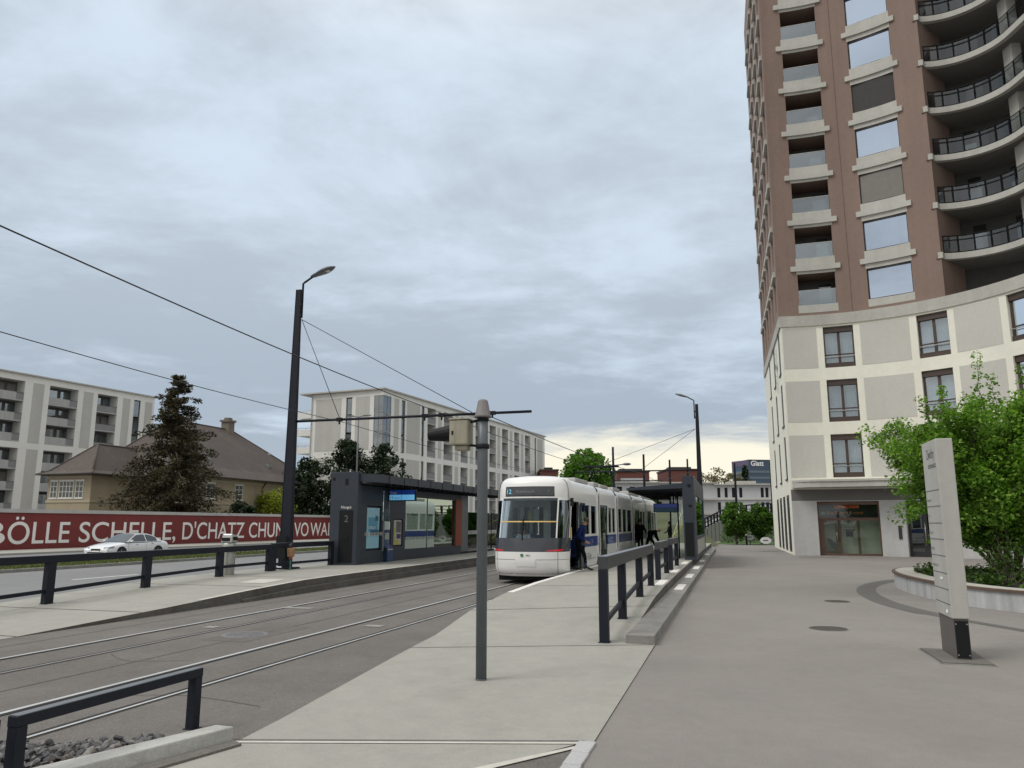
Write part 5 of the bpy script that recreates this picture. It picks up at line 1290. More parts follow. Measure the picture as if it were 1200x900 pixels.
for i in range(6):
    for k in range(n_):
        a,b=.31*i/6,.31*(i+1)/6; g.face([g.pt(hood(k,a)),g.pt(hood(k+1,a)),g.pt(hood(k+1,b)),g.pt(hood(k,b))])
g.smooth=True; g.poly([hood(k,.02) for k in range(n_)]); g.build('hood',M['black'],bx)
g=MB(); g.box(-.104,-.1,.36,.385,2.95,3.0); g.build('latch',M['black'],bx)

tt=thing('concrete_totem','tall pale concrete information totem on a dark base','totem',(6.08,11.09,0),ST_ROT)
# local x along the street (0..0.9), y to the left: the lettered face is y = 0
g=MB(); g.box(0,.90,-.225,0,.56,3.06); g.build('slab',M['totem'],tt,bevel=.012)
g=MB(); g.box(.025,.875,-.205,-.02,-.01,.559); b_=g.build('base',M['totem_base'],tt)
g=MB(); g.box(.018,.024,-.195,-.03,.04,.53); g.build('access_plate',M['black'],b_)
g=MB(); 
for y in (-.18,-.045):
    for z in (.08,.49): g.box(.012,.017,y-.008,y+.008,z-.008,z+.008)
g.build('screw',M['steel_bin'],b_)
g=MB()
for z in (2.33,2.10,1.86,1.63,1.40,1.16,.94,.74): g.box(.02,.88,.0005,.004,z,z+.010)
g.build('groove',M['ink_grey'],tt)
g=MB(); put_text(g,'Zwicky',.15,lambda a,b:(.62-a,.003,2.80+b),.48); put_text(g,'stationsplatz',.085,lambda a,b:(.58-a,.003,2.66+b),.50)
for z,w_ in ((2.20,'Restaurant'),(1.97,'Bar'),(1.73,'Lounge'),(1.50,'Studios'),(1.26,'Wohnen 2-8')): put_text(g,w_,.045,lambda a,b,z=z:(.84-a,.003,z-.02+b))
g.build('lettering',M['ink_grey'],tt)
g=MB(); g.box(.30,.42,.004,.010,1.07,1.10); g.box(.17,.25,.004,.012,.62,.66); g.build('sticker',M['white_sign'],tt)
g=MB(); g.slabpoly([(-.28,-.40,.022),(.98,-.42,.022),(1.0,.25,.022),(-.28,.22,.022)],.03); 
o=g.build('base_frame',mat('base_plate_concrete',(.135,.127,.115),.85,layers=((3,.15),(40,.15))),tt); g=MB(); 
for p,q in (((-.30,-.42),(1.0,-.44)),((1.0,-.44),(1.02,.27)),((1.02,.27),(-.30,.24)),((-.30,.24),(-.30,-.42))): g.tube([(*p,.003),(*q,.003)],.009,5)
g.build('frame_edge',M['concrete_dk'],o)

bn=st_thing('litter_bin','tall brushed steel litter bin leaning slightly behind the left platform railing','litter bin',20.35,15.05,.345)
g=MB(); g.lathe([(.20,0),(.205,.02),(.205,.90),(.20,.93)],20); g.v=[(x+z*.02,y,z) for x,y,z in g.v]; g.build('body',M['steel_bin'],bn)
g=MB(); n_=16
g.hexa([(-.16,-.19,.94),(.18,-.19,.94),(.18,.19,.94),(-.16,.19,.94),(-.10,-.17,1.22),(.20,-.17,1.16),(.20,.17,1.16),(-.10,.17,1.22)]); hd=g.build('hood',M['steel_bin'],bn,bevel=.04)
g=MB(); g.box(-.175,-.125,-.13,.13,1.0,1.10); g.box(-.05,.15,-.195,-.17,1.02,1.12); g.build('opening',M['black'],hd)
g=MB(); g.box(.19,.235,-.05,.05,0,.95); g.build('back_post',M['steel_bin'],bn)

# planter with timber bench edge
PC=[(15.2,26.6),(13.2,26.2),(12.0,24.9),(11.25,23.2),(10.75,21.4),(10.45,19.6),(10.45,18.2),(10.75,17.0),(11.4,15.9),(12.6,14.9),(14.5,14.3),(17.5,14.5),(19.5,17.0),(20.0,21.0),(18.5,25.0)]
ring2=smooth_path(PC+[PC[0]],6)[:-1]
pl=thing('curved_planter','curved pale concrete planter with a dark timber bench edge on the right','planter',(14.5,20.5,0))
PL0=Vector((14.5,20.5,0))
def offr(pts,dist):
    n=len(pts); out=[]
    for k,p in enumerate(pts):
        d=(Vector(pts[(k+1)%n])-Vector(pts[k-1])).normalized(); out.append((p[0]+d.y*-dist*-1*-1,p[1]+d.x*dist*-1*-1)) if False else out.append((p[0]-d.y*dist,p[1]+d.x*dist))
    return out
def ringwall(name,m,o0,o1,z0,z1,parent):
    A=offr(ring2,o0); B=offr(ring2,o1); g=MB(); n=len(A)
    for k in range(n):
        j=(k+1)%n
        g.hexa([(A[k][0]-14.5,A[k][1]-20.5,z0),(A[j][0]-14.5,A[j][1]-20.5,z0),(B[j][0]-14.5,B[j][1]-20.5,z0),(B[k][0]-14.5,B[k][1]-20.5,z0),(A[k][0]-14.5,A[k][1]-20.5,z1),(A[j][0]-14.5,A[j][1]-20.5,z1),(B[j][0]-14.5,B[j][1]-20.5,z1),(B[k][0]-14.5,B[k][1]-20.5,z1)])
    return g.build(name,m,parent)
# ring2 runs anticlockwise or clockwise: find the inward sign
area=sum(a[0]*b[1]-b[0]*a[1] for a,b in zip(ring2,ring2[1:]+ring2[:1]))
INW=1 if area>0 else -1
ringwall('planter_wall',M['planter'],0,INW*.30,-.02,.40,pl)
ringwall('timber_edge',M['wood_cap'],-INW*.05,INW*.05,.401,.455,pl)
ringwall('bench_top',mat('pale_bench_slats',(.42,.40,.36),.75,layers=((3,.1),(20,.12))),INW*.051,INW*.55,.401,.462,pl)
g=MB(); nn_=0
A=offr(ring2,-INW*.02);B=offr(ring2,INW*.5)
for k in range(0,22): 
    j=(k+1)%len(A)
    for q in (0.0,.5):
        a=Vector(A[k]).lerp(Vector(A[j]),q);b=Vector(B[k]).lerp(Vector(B[j]),q); d=(Vector(A[j])-Vector(A[k])).normalized()*.03
        if k<9: g.poly([(a.x-14.5,a.y-20.5,.468),(a.x+d.x-14.5,a.y+d.y-20.5,.468),(b.x+d.x-14.5,b.y+d.y-20.5,.468),(b.x-14.5,b.y-20.5,.468)])
g.build('slat_gap',M['ink'],pl)
g=MB(); inr=offr(ring2,INW*.3); g.poly([(p[0]-14.5,p[1]-20.5,.36) for p in (inr if INW>0 else inr[::-1])]); g.build('soil',M['soil'],pl)

# ================================================================== far background
# ramp wall with its railing
rw=thing('ramp_wall','grey concrete ramp wall with dark railing rising to the right behind the round trees','retaining wall',(20.0,84,0))
pts=[(16.0,80.0,.2),(20.9,85,1.35),(23.0,86.5,2.2),(25.0,87.5,2.75),(28.5,89,3.05),(34,91,3.2),(44,95,3.3)]
pts=[(x-20,y-84,z) for x,y,z in pts]
g=MB()
for a,b in zip(pts,pts[1:]): g.hexa([(a[0],a[1],-.1),(b[0],b[1],-.1),(b[0]+.1,b[1]+5,-.1),(a[0]-.6,a[1]+5,-.1),a,b,(b[0]+.1,b[1]+5,b[2]),(a[0]-.6,a[1]+5,a[2])])
wb=g.build('wall',mat('ramp_concrete',(.30,.31,.29),.8,layers=((.4,.08),(4,.08)),streak=(1.2,.2)),rw)
g=MB()
for a,b in zip(pts,pts[1:]):
    n_=4
    for k in range(n_):
        t=(k+.5)/n_; x=a[0]+(b[0]-a[0])*t; y=a[1]+(b[1]-a[1])*t; z=a[2]+(b[2]-a[2])*t; g.box(x-.02,x+.02,y-.03,y-.005,-.1,z-.05)
g.build('panel_joint',M['ink_grey'],wb)
g=MB()
for a,b in zip(pts[1:],pts[2:]):
    g.tube([(a[0],a[1]+.1,a[2]+1.05),(b[0],b[1]+.1,b[2]+1.05)],.08,6); g.tube([(a[0],a[1]+.1,a[2]+.15),(b[0],b[1]+.1,b[2]+.15)],.07,6); g.tube([(a[0],a[1]+.1,a[2]+.6),(b[0],b[1]+.1,b[2]+.6)],.04,6)
    n_=5
    for k in range(n_): t=k/n_; x=a[0]+(b[0]-a[0])*t; y=a[1]+(b[1]-a[1])*t+.1; z=a[2]+(b[2]-a[2])*t; g.box(x-.09,x+.09,y-.05,y+.05,z,z+1.1)
g.build('railing',M['navy'],rw)
# grassy embankment with stairs rails
em=MB(); 
P=[(11.5,64,0),(15.6,66,0),(16.2,84,.6),(12.0,84,.2),]
em.grid(lambda u,v:(12.3+u*5+v*.8, 66+v*22, .05+v*2.3+u*v*1.3+.1*math.sin(u*7+v*5)),[i/8 for i in range(9)],[i/10 for i in range(11)])
o=em.build('embankment',M['bank']); struct(o)
sr=thing('stair_railing','pale yellow handrails running up the grass slope behind the right shelter','handrail',(13,66,0))
g=MB(); 
for a,b in (((.4,-.5,.9),(3.2,9,2.9)),((.0,-.5,.55),(1.6,3,1.3)),((1.7,-.5,1.2),(4.0,9,3.2))): g.tube([a,b],.035,6)
g.build('rail',M['yellow_rail'],sr)
g=MB()
for k in range(6): x=.4+2.8*k/5; y=-.5+9.5*k/5; g.tube([(x,y,.0),(x,y,.9+2.0*k/5)],.03,6)
g.build('post',M['yellow_rail'],sr)
# green litter bin and pale kerb near the stairs
gb=thing('parked_pram','small pale cabinet standing at the far platform end behind the railing','cabinet',(9.75,45.2,PLZ)) if False else None

# white terraced building
wbz=thing('gallery_building','low white building with open galleries in the far background','building',(20,150,0))
ff=planef((16,149,0),(39.5,152,0),(20,150,0)); f2=planef((39.5,152,0),(70,150,0),(20,150,0))
g=MB(); ops=[(1.5+k*2.6,2.6+k*2.6,c,c+1.5,.3) for k in range(8) for c in (1.6,4.6,7.4)]
facade(g,ff,0,23.7,0,9.6,ops)
ops2=[(u,u+.6,c,c+1.9,.3) for u in (.5,1.9,3.3,4.7,8.8,9.7,16.2,17.1) for c in (1.2,4.1,6.9)]+[(u,u+2.2,c,c+2.0,.5) for u in (12.3,20.0) for c in (1.0,3.9,6.7)]
facade(g,f2,0,30,0,9.3,ops2); g.build('wall',mat('far_white_wall',(.50,.51,.52),.85,layers=((.1,.05),)),wbz)
g=MB(); g.slab(ff,-.3,24,9.6,9.85,-.6,14); g.slab(f2,-.2,30,9.3,9.55,-.6,14); g.slab(f2,3.5,8.5,9.55,10.2,2,7); g.build('roof',M['coping'],wbz)
g=MB(); 
for z in (3.6,6.4): g.slab(ff,12,23.9,z,z+.3,-1.0,-.02); g.slab(f2,-.2,30,z,z+.22,-.25,-.02)
g.build('gallery_slab',M['coping'],wbz)
g=MB()
pass
for a,b,c,d,dep in ops: g=MB(); g.slab(ff,a,b,c,d,.25,.3); g.build('window',M['slot'],wbz)
for a,b,c,d,dep in ops2: g=MB(); g.slab(f2,a,b,c,d,dep-.05,dep); g.build('window',M['slot'],wbz)
for (x0,x1,y,z,lab) in ((23.2,30.4,172,13.2,'dark red brick block on the left, behind the white gallery building'),(34.4,41.4,172,13.6,'red brick block with a pale window band beside the right lamp post'),(6.0,9.8,165,13.0,'small dark red brick roof block between the white apartments and the street tree')):
    br=thing('brick_building',lab,'building',((x0+x1)/2,y,0),0,'red brick blocks')
    w=(x1-x0)/2; g=MB(); g.box(-w,w,0,12,0,z); g.build('wall',M['brick'],br); g=MB(); g.box(-w-.2,w+.2,-.2,12.2,z,z+.3); g.build('roof',M['brown_frame'],br)
    g=MB(); g.box(-.3 if x0>30 else -w+.8,w-1.0,-.06,-.005,z-2.4,z-1.4); g.build('window_band',M['far_white'] if 'far_white' in M else M['coping'] if x0>30 else M['pane_dk'],br)
    g=MB(); g.box(-w+1,w-1,3,6,z+.3,z+.9); g.build('roof_hatch',M['dark_frame'],br)
# blue office tower
of=thing('office_tower','blue glass office tower with white roof lettering far behind the round trees','building',(122,400,0))
f3=planef((122.1,400,0),(142,403,0),(122,400,0)); f4=planef((122.1,400,0),(116.8,412,0),(122,400,0))
g=MB(); 
def qd(f,L,z0,z1): g.poly([f(0,z0,0),f(L,z0,0),f(L,z1,0),f(0,z1,0)])
qd(f3,20,0,34.3); qd(f4,13.1,0,34.3); g.poly([f3(0,34.3,0),f3(20,34.3,0),f3(20,34.3,14),f4(13.1,34.3,0)]); g.poly([f3(20,0,0),f3(20,34.3,0),f3(20,34.3,14),f3(20,0,14)]); g.build('wall',M['glatt'],of)
g=MB()
for k in range(9):
    z=3+k*3.1; g.slab(f3,.05,19.9,z,z+1.15,-.12,.02); g.slab(f4,.05,13.0,z,z+1.15,-.12,.02)
g.build('window_band',M['glatt_lt'],of)
g=MB(); g.slab(f4,.05,13.0,31.4,34.4,-.15,.02); g.build('violet_panel',M['glatt_pur'],of)
g=MB(); g.slab(f3,-.1,20.1,34.31,34.6,-.2,13); g.build('roof_edge',M['dark_frame'],of)
g=MB(); put_text(g,'Glatt',2.6,lambda a,b:f3(1.2+a,31.5+b,-.2),7.0,bold=.02); g.build('lettering',M['white_sign'],of)
# signs and bollard by the lawn
for (x,y,z,w,h,lab) in ((21.75,72.0,.66,.42,.22,'small white oval sign on a short post beside the bollard'),(22.6,70.2,.40,.50,.30,'white oval sign low over the lawn near the cream building')):
    r=thing('oval_sign',lab,'sign',(x,y,0),0,'white oval signs')
    g=MB(); n_=20; g.poly([(w*math.cos(2*math.pi*k/n_),0,z+h*math.sin(2*math.pi*k/n_)) for k in range(n_)]); g.poly([(w*math.cos(-2*math.pi*k/n_),.04,z+h*math.sin(-2*math.pi*k/n_)) for k in range(n_)])
    for k in range(n_): a,b=2*math.pi*k/n_,2*math.pi*(k+1)/n_; g.poly([(w*math.cos(a),0,z+h*math.sin(a)),(w*math.cos(b),0,z+h*math.sin(b)),(w*math.cos(b),.04,z+h*math.sin(b)),(w*math.cos(a),.04,z+h*math.sin(a))])
    g.build('panel',M['white_sign'],r); g=MB(); g.tube([(0,.06,0),(0,.06,z)],.04,6); g.build('post',M['grey_metal'],r)
    g=MB(); g.box(-w*.5,w*.4,-.012,-.003,z-.04,z+.05); g.build('print',M['ink_grey'],r)
r=thing('bollard','slim dark bollard standing at the edge of the plaza before the round trees','bollard',(21.0,70.6,0)); g=MB(); g.lathe([(.085,0),(.085,1.02),(.07,1.06)],14); g.build('post',M['navy'],r); g=MB(); g.lathe([(.088,.85),(.088,.95)],14); g.build('band',M['white_sign'],r)
g=MB(); g.poly([(19.2,74.5,.012),(20.3,71.6,.012),(23.5,70.2,.012),(26,68,.012),(34,70,.012),(30,84,.012),(23,86,.012)]); o=g.build('lawn',M['lawn']); struct(o)
# ================================================================== tram
tram=st_thing('tram','white low floor tram with blue stripe showing line 12, stopped at the right platform','tram',23.45,6.65,0)
def tabf(tab):
    return lambda z: interp(tab,z) if z>tab[0][0] else tab[0][1]
xf=tabf([(.26,.20),(.40,.06),(.70,0.0),(1.0,.0),(1.2,.03),(1.42,.09),(2.0,.24),(2.70,.46),(2.76,.44),(2.95,.46),(3.15,.50),(3.26,.57),(3.35,.76),(3.40,1.25)])
Wd=tabf([(.26,1.13),(.42,1.19),(.9,1.2),(2.5,1.2),(2.75,1.195),(3.0,1.185),(3.18,1.15),(3.28,1.08),(3.36,.96),(3.40,.62)])
DN=1.0
def nose(th,z,off=0.0):
    w=Wd(z)+off; s_=math.sin(R(th)); c_=max(0.0,math.cos(R(th)))
    return (xf(z)-off+DN*(1-c_**.80), w*(1 if s_>=0 else -1)*abs(s_)**.86, z)
TH=[-90,-84,-78,-72,-66,-60,-52,-44,-36,-26,-16,-8,0,8,16,26,36,44,52,60,66,72,78,84,90]
def nz(a,b,n): return [a+(b-a)*k/n for k in range(n+1)]
def npatch(name,m,t0,t1,z0,z1,n,parent,off=0.0):
    ths=[t0]+[t for t in TH if t0<t<t1]+[t1]
    g=MB(); g.smooth=True; g.grid(lambda u,v:nose(u,v,off),ths,nz(z0,z1,n)); return g.build(name,m,parent)
front=npatch('front_bumper',M['tram_white'],-90,90,.26,1.0,8,tram)
npatch('front_band',M['tram_black'],-90,90,1.0,1.42,4,tram)
ws=npatch('windscreen',M['pane_front'],-46,46,1.42,2.58,8,tram)
npatch('windscreen_top_band',mat('tinted_band',(.03,.04,.05),.15),-46,46,2.58,2.66,2,tram)
for a,b in ((-84,-49),(49,84)): npatch('cab_window',M['pane_cab'],a,b,1.42,2.60,4,tram)
for a,b in ((-90,-84),(84,90)): npatch('cab_corner',M['tram_white'],a,b,1.42,2.60,4,tram)
for a,b in ((-49,-46),(46,49)): npatch('windscreen_pillar',M['tram_white'],a,b,1.42,2.66,4,tram)
npatch('roof_header',M['tram_white'],-90,90,2.66,3.40,12,tram)
for a,b in ((-90,-49),(49,90)): npatch('cab_lintel',M['tram_white'],a,b,2.60,2.66,2,tram)
dsp=npatch('destination_display',M['display'],-38,38,2.74,3.0,3,tram,.012)
npatch('display_frame',M['tram_black'],-39.5,39.5,2.71,3.03,3,dsp,.006)
def on_nose(y0): # writing on the nose: a runs from image left (+y) to right
    def f(a,b,zb):
        y=y0-a; w=Wd(zb)+.02; th=math.degrees(math.asin(max(-1,min(1,(abs(y)/w)**(1/.86)))))*(1 if y>=0 else -1); p=nose(th,zb+b,.018); return (p[0],y,p[2])
    return f
fy=on_nose(.74); g=MB(); put_text(g,'12',.15,lambda a,b:fy(a,b,2.80)); g.build('line_number',M['led_blue'],dsp)
fy=on_nose(.42); g=MB(); put_text(g,'Stettbach',.085,lambda a,b:fy(a,b,2.83),.62); g.build('lettering',M['led_grey'],dsp)
fy=on_nose(-.62); g=MB(); put_text(g,'3',.08,lambda a,b:fy(a,b,2.84)); g.build('lettering',M['led_grey'],dsp)
# amber strip across the screen, wiper, tail lights, flap, logo
g=MB(); g.smooth=True; g.grid(lambda u,v:nose(u,v,.008),[-46]+[t for t in TH if -46<t<46]+[46],[1.905,1.94]); g.build('amber_strip',M['amber'],ws)
g=MB(); p=[nose(8,z,.02) for z in (1.40,1.6,1.8,2.05)]; g.tube([(p[0][0],.10,1.36),(p[1][0],.12,1.6),(p[2][0],.11,1.85),(p[3][0],.10,2.1)],[.02,.018,.022,.012],6); g.build('wiper',M['black'],ws)
for a,b in ((-62,-30),(34,62)): 
    g=MB(); g.smooth=True; ths=nz(a,b,6); g.grid(lambda u,v:nose(u,1.025+v*(.022+.04*(abs(u)-30)/32),.01),ths,[0,1]); g.build('tail_light',M['led_red'],tram)
fl=npatch('coupler_flap',M['tram_white'],-13,11,.56,.80,3,front,.012)
g=MB()
for z in (.735,): 
    ths=[t for t in TH if -86<=t<-13 or False]; 
for (a,b,z) in ((-86,-14,.76),(12,86,.76),(-86,86,.33)):
    g.grid(lambda u,v:nose(u,v,.003),nz(a,b,16),[z,z+.012])
for th in (-52,52): g.grid(lambda u,v:nose(u,v,.003),[th,th+1.0],nz(.3,1.0,6))
g.build('panel_gap',M['ink_grey'],front)
g=MB(); g.lathe([(.05,0),(.05,.004)],14); vv=g.v; f0=on_nose(.09); g.v=[f0(v[0],v[1],.90) for v in vv]; g.build('logo',M['green_logo'],front)
f0=on_nose(-.02); g=MB(); put_text(g,'VBG',.06,lambda a,b:f0(a,b,.87)); g.build('lettering',M['ink'],front)
# side walls with windows and doors
secs=[(DN+.0,5.42),(5.72,10.25),(10.6,15.2),(15.6,20.3),(20.7,25.7)]
secs[0]=(1.05,5.95)
secs[1]=(6.25,10.25)
DOORS=[(1.12,2.45),(6.45,8.1),(16.0,17.9),(21.2,23.0),(31.5,33.2)]
WINS=[(2.62,3.2),(3.4,4.4),(4.6,5.65),(8.3,9.1),(9.25,10.05),(10.85,11.9),(12.1,13.3),(13.5,14.95),(18.1,19.1),(19.25,20.1),(23.2,24.3),(24.5,25.5),(26.4,27.6),(27.8,29.2),(29.4,31.0),(33.5,34.6),(34.8,35.7)]
def side(sg):
    return lambda u,z,d:(u,sg*(Wd(min(z,3.1))-d),z)
for sg in (-1,1):
    f=side(sg)
    for (a,b) in secs:
        dr=[(p,q,.30,2.58,.05) for p,q in DOORS if a<=p<b and sg<0]; wi=[(p,q,1.50 if True else 0,2.50,.05) for p,q in WINS if a<=p<b]
        if sg>0: wi+= [(p,q,1.50,2.50,.05) for p,q in DOORS if a<=p<b and p>1.5]
        g=MB(); facade(g,f,a,b,.26,1.06,[d for d in [(p,q,.26,1.06,.05) for p,q,_,_,_ in dr]])
        facade(g,f,a,b,1.42,2.66,[(p,q,c,min(d,2.58),e) for p,q,c,d,e in wi]+[(p,q,1.42,2.58,.05) for p,q,_,_,_ in dr])
        sd=g.build('side_panel',M['tram_white'],tram)
        g=MB(); facade(g,f,a,b,1.06,1.42,[(p,q,1.06,1.42,.05) for p,q,_,_,_ in dr]); g.build('blue_stripe',M['tram_blue'],sd)
        for p,q,c,d,e in wi: g=MB(); g.slab(f,p,q,c,d,.03,.045); g.build('window',M['pane_tram'],sd)
        for p,q,c,d,e in dr:
            g=MB(); w=.05
            if p<2: 
                g.slab(f,p,p+.05,c,d,-.01,.05); g.slab(f,q-.05,q,c,d,-.01,.05); g.slab(f,p,q,d-.05,d,-.01,.05)
                # the leaf slid open outside the body
                g.slab(f,q+.02,q+.10,c+.03,d-.05,-.10,-.05); g.slab(f,q+.52,q+.60,c+.03,d-.05,-.10,-.05); g.slab(f,q+.02,q+.6,c+.03,c+.10,-.10,-.05); g.slab(f,q+.02,q+.6,d-.10,d-.03,-.10,-.05)
                do=g.build('door',M['tram_black'],sd)
                g=MB(); g.slab(f,q+.10,q+.52,c+.1,d-.1,-.08,-.07); g.build('pane',M['pane_tram'],do)
                g=MB(); g.slab(f,p-.02,p+.06,1.35,1.75,-.03,-.012); g.build('handle',M['amber'],do)
            else:
                m_=(p+q)/2
                for x in (p,m_-.05,m_+.002,q-.05): g.slab(f,x,x+.048,c,d,.0,.05)
                for x0,x1 in ((p,m_),(m_,q)): g.slab(f,x0,x1,d-.06,d,.001,.05); g.slab(f,x0,x1,c,c+.08,.001,.05)
                do=g.build('door',M['tram_black'],sd)
                g=MB(); g.slab(f,p+.05,m_-.05,c+.08,d-.06,.025,.035); g.slab(f,m_+.05,q-.05,c+.08,d-.06,.025,.035); g.build('pane',M['pane_tram'],do)
                g=MB(); g.tube([f(m_-.12,.9,.01),f(m_-.12,1.5,.01)],.018,6); g.tube([f(m_+.12,.9,.01),f(m_+.12,1.5,.01)],.018,6); g.build('handle',M['steel_bin'],do)
    # cornice and roof side
for (a,b) in secs:
    g=MB(); g.smooth=True
    prof=[(1.2,2.66),(1.19,2.86),(1.17,3.02),(1.13,3.15),(1.05,3.25),(.88,3.31),(.5,3.34),(0,3.35)]; prof=prof+[(-y_,z_) for y_,z_ in prof[-2::-1]]
    xs=nz(a,b,4)
    g.grid(lambda u,k:(u,prof[int(k)][0],prof[int(k)][1]),xs,list(range(len(prof))))
    g.build('roof',M['tram_white'],tram)
for a,b in zip([s_[1] for s_ in secs[:-1]],[s_[0] for s_ in secs[1:]]):
    g=MB(); n_=5
    for k in range(n_):
        x0=a+(b-a)*k/n_; x1=a+(b-a)*(k+.6)/n_; g.box(x0,x1,-1.10,1.10,.32,3.18); g.box(x1,a+(b-a)*(k+1)/n_,-1.06,1.06,.34,3.14)
    bl=g.build('bellows',M['rubber'],tram)
    for x in (a-.06,b): 
        for sg in (-1,1): g=MB(); g.box(x,x+.06,*sorted((sg*1.19,sg*1.225)),.30,3.05); g.build('bellows_frame',M['tram_white'],bl)
    g=MB(); g.tube([(a-.05,-1.02,3.22),((a+b)/2,-1.05,3.0),(b+.05,-1.02,3.22)],.03,6); g.build('cable',M['black'],bl)
for (x0,x1,h) in ((3.2,5.4,.12),(6.6,7.6,.14),(8.0,9.8,.12),(11.2,13,.14),(16,19.6,.16),(21,25,.16)):
    g=MB(); g.box(x0,x1,-.95,.78,3.29,3.33+h); g.build('roof_unit',M['tram_grey'],tram,bevel=.05)
g=MB()
for y in (-.5,.5): g.tube([(13.4,y,3.36),(14.4,y*.9,3.9),(13.6,y*.8,4.55)],.03,6)
g.tube([(13.6,-.8,4.58),(13.6,.8,4.58)],.045,6); g.tube([(13.9,-.8,4.58),(13.9,.8,4.58)],.045,6); g.box(13.1,14.6,-.6,.6,3.33,3.42); g.build('pantograph',M['navy'],tram)
# underside and wheels
g=MB(); g.box(.7,25.8,-1.05,1.05,.10,.27); g.build('underframe',M['black'],tram)
g=MB(); g.hexa([(25.71,-1.19,.27),(26.2,-1.0,.3),(26.2,1.0,.3),(25.71,1.19,.27),(25.71,-1.19,2.66),(26.1,-1.0,2.6),(26.1,1.0,2.6),(25.71,1.19,2.66)]); g.hexa([(25.71,-1.15,2.661),(26.1,-.98,2.661),(26.1,.98,2.661),(25.71,1.15,2.661),(25.71,-1.0,3.3),(25.9,-.9,3.25),(25.9,.9,3.25),(25.71,1.0,3.3)]); g.build('end_cap',M['tram_white'],tram,bevel=.06)
for x in (2.6,4.3,12.0,13.6,22.5,24):
    g=MB(); g.tube([(x,-.62,.30),(x,-.50,.30)],.29,18); g.tube([(x,.50,.30),(x,.62,.30)],.29,18); g.tube([(x,-.5,.3),(x,.5,.3)],.06,8); g.build('wheel_set',M['black'],tram)
# mirror / camera arms
g=MB(); g.tube([(.75,-1.19,2.55),(.70,-1.33,2.60)],.02,6); g.box(.66,.74,-1.40,-1.31,2.40,2.66); g.build('camera_arm',M['black'],tram)
# side lettering
f=side(-1); g=MB(); put_text(g,'im Takt.',.24,lambda a,b:f(3.4+a,.62+b,-.004),1.25); put_text(g,'glattalbahn',.07,lambda a,b:f(4.8+a,.62+b,-.004),.6); g.build('lettering',M['ink_grey'],tram)
g=MB(); put_text(g,'12',.12,lambda a,b:f(4.7+a,1.18+b,-.004)); g.build('car_number',M['letter_white'],tram)
# interior
g=MB(); g.box(.9,25.7,-1.08,1.08,.30,.36); g.build('floor',M['tram_grey'],tram)
g=MB(); g.box(.9,25.7,-1.0,1.0,2.72,2.76); g.build('ceiling',M['tram_in'],tram)
g=MB(); g.hexa([(.45,-.75,1.2),(.9,-.8,1.2),(.9,.8,1.2),(.45,.75,1.2),(.5,-.75,1.38),(.95,-.8,1.34),(.95,.8,1.34),(.5,.75,1.38)]); g.build('dashboard',M['tram_black'],tram)
fx=lambda u,z,d:(1.95+d,u,z)
g=MB(); facade(g,fx,-.35,1.1,.36,2.7,[(-.1,.28,1.2,2.4,.04),(.38,.98,1.2,2.4,.04)]); g.build('cab_partition',M['tram_in'],tram)
g=MB(); g.box(1.93,1.944,.05,.25,1.95,2.35); g.box(1.93,1.944,.55,.72,2.0,2.4); g.box(1.93,1.944,-.28,-.12,1.9,2.3); g.build('notice',M['paper'],tram)
g=MB(); g.box(1.928,1.944,.28,.42,1.98,2.3); g.build('yellow_notice',M['yellow'],tram)
g=MB(); g.box(1.33,1.78,.18,.68,.78,.92); g.box(1.73,1.84,.18,.68,.9,1.55); g.build('driver_seat',M['seat_blue'],tram,bevel=.04)
for x in (3.0,3.9,4.7,8.3,9.3,11.2,12.4,13.8,18.4,19.4,23.6,24.6):
    for y in (-.75,.75): 
        g=MB(); g.box(x,x+.42,y-.4,y+.4,.72,.84); g.box(x+.36,x+.44,y-.4,y+.4,.8,1.45); g.build('seat',M['seat_blue'],tram,bevel=.03)
for x in (2.4,5.2,7.9,10.0,15.0,18.0): g=MB(); g.tube([(x,-.55,.36),(x,-.55,2.72)],.02,8); g.build('grab_pole',M['steel_bin'],tram)

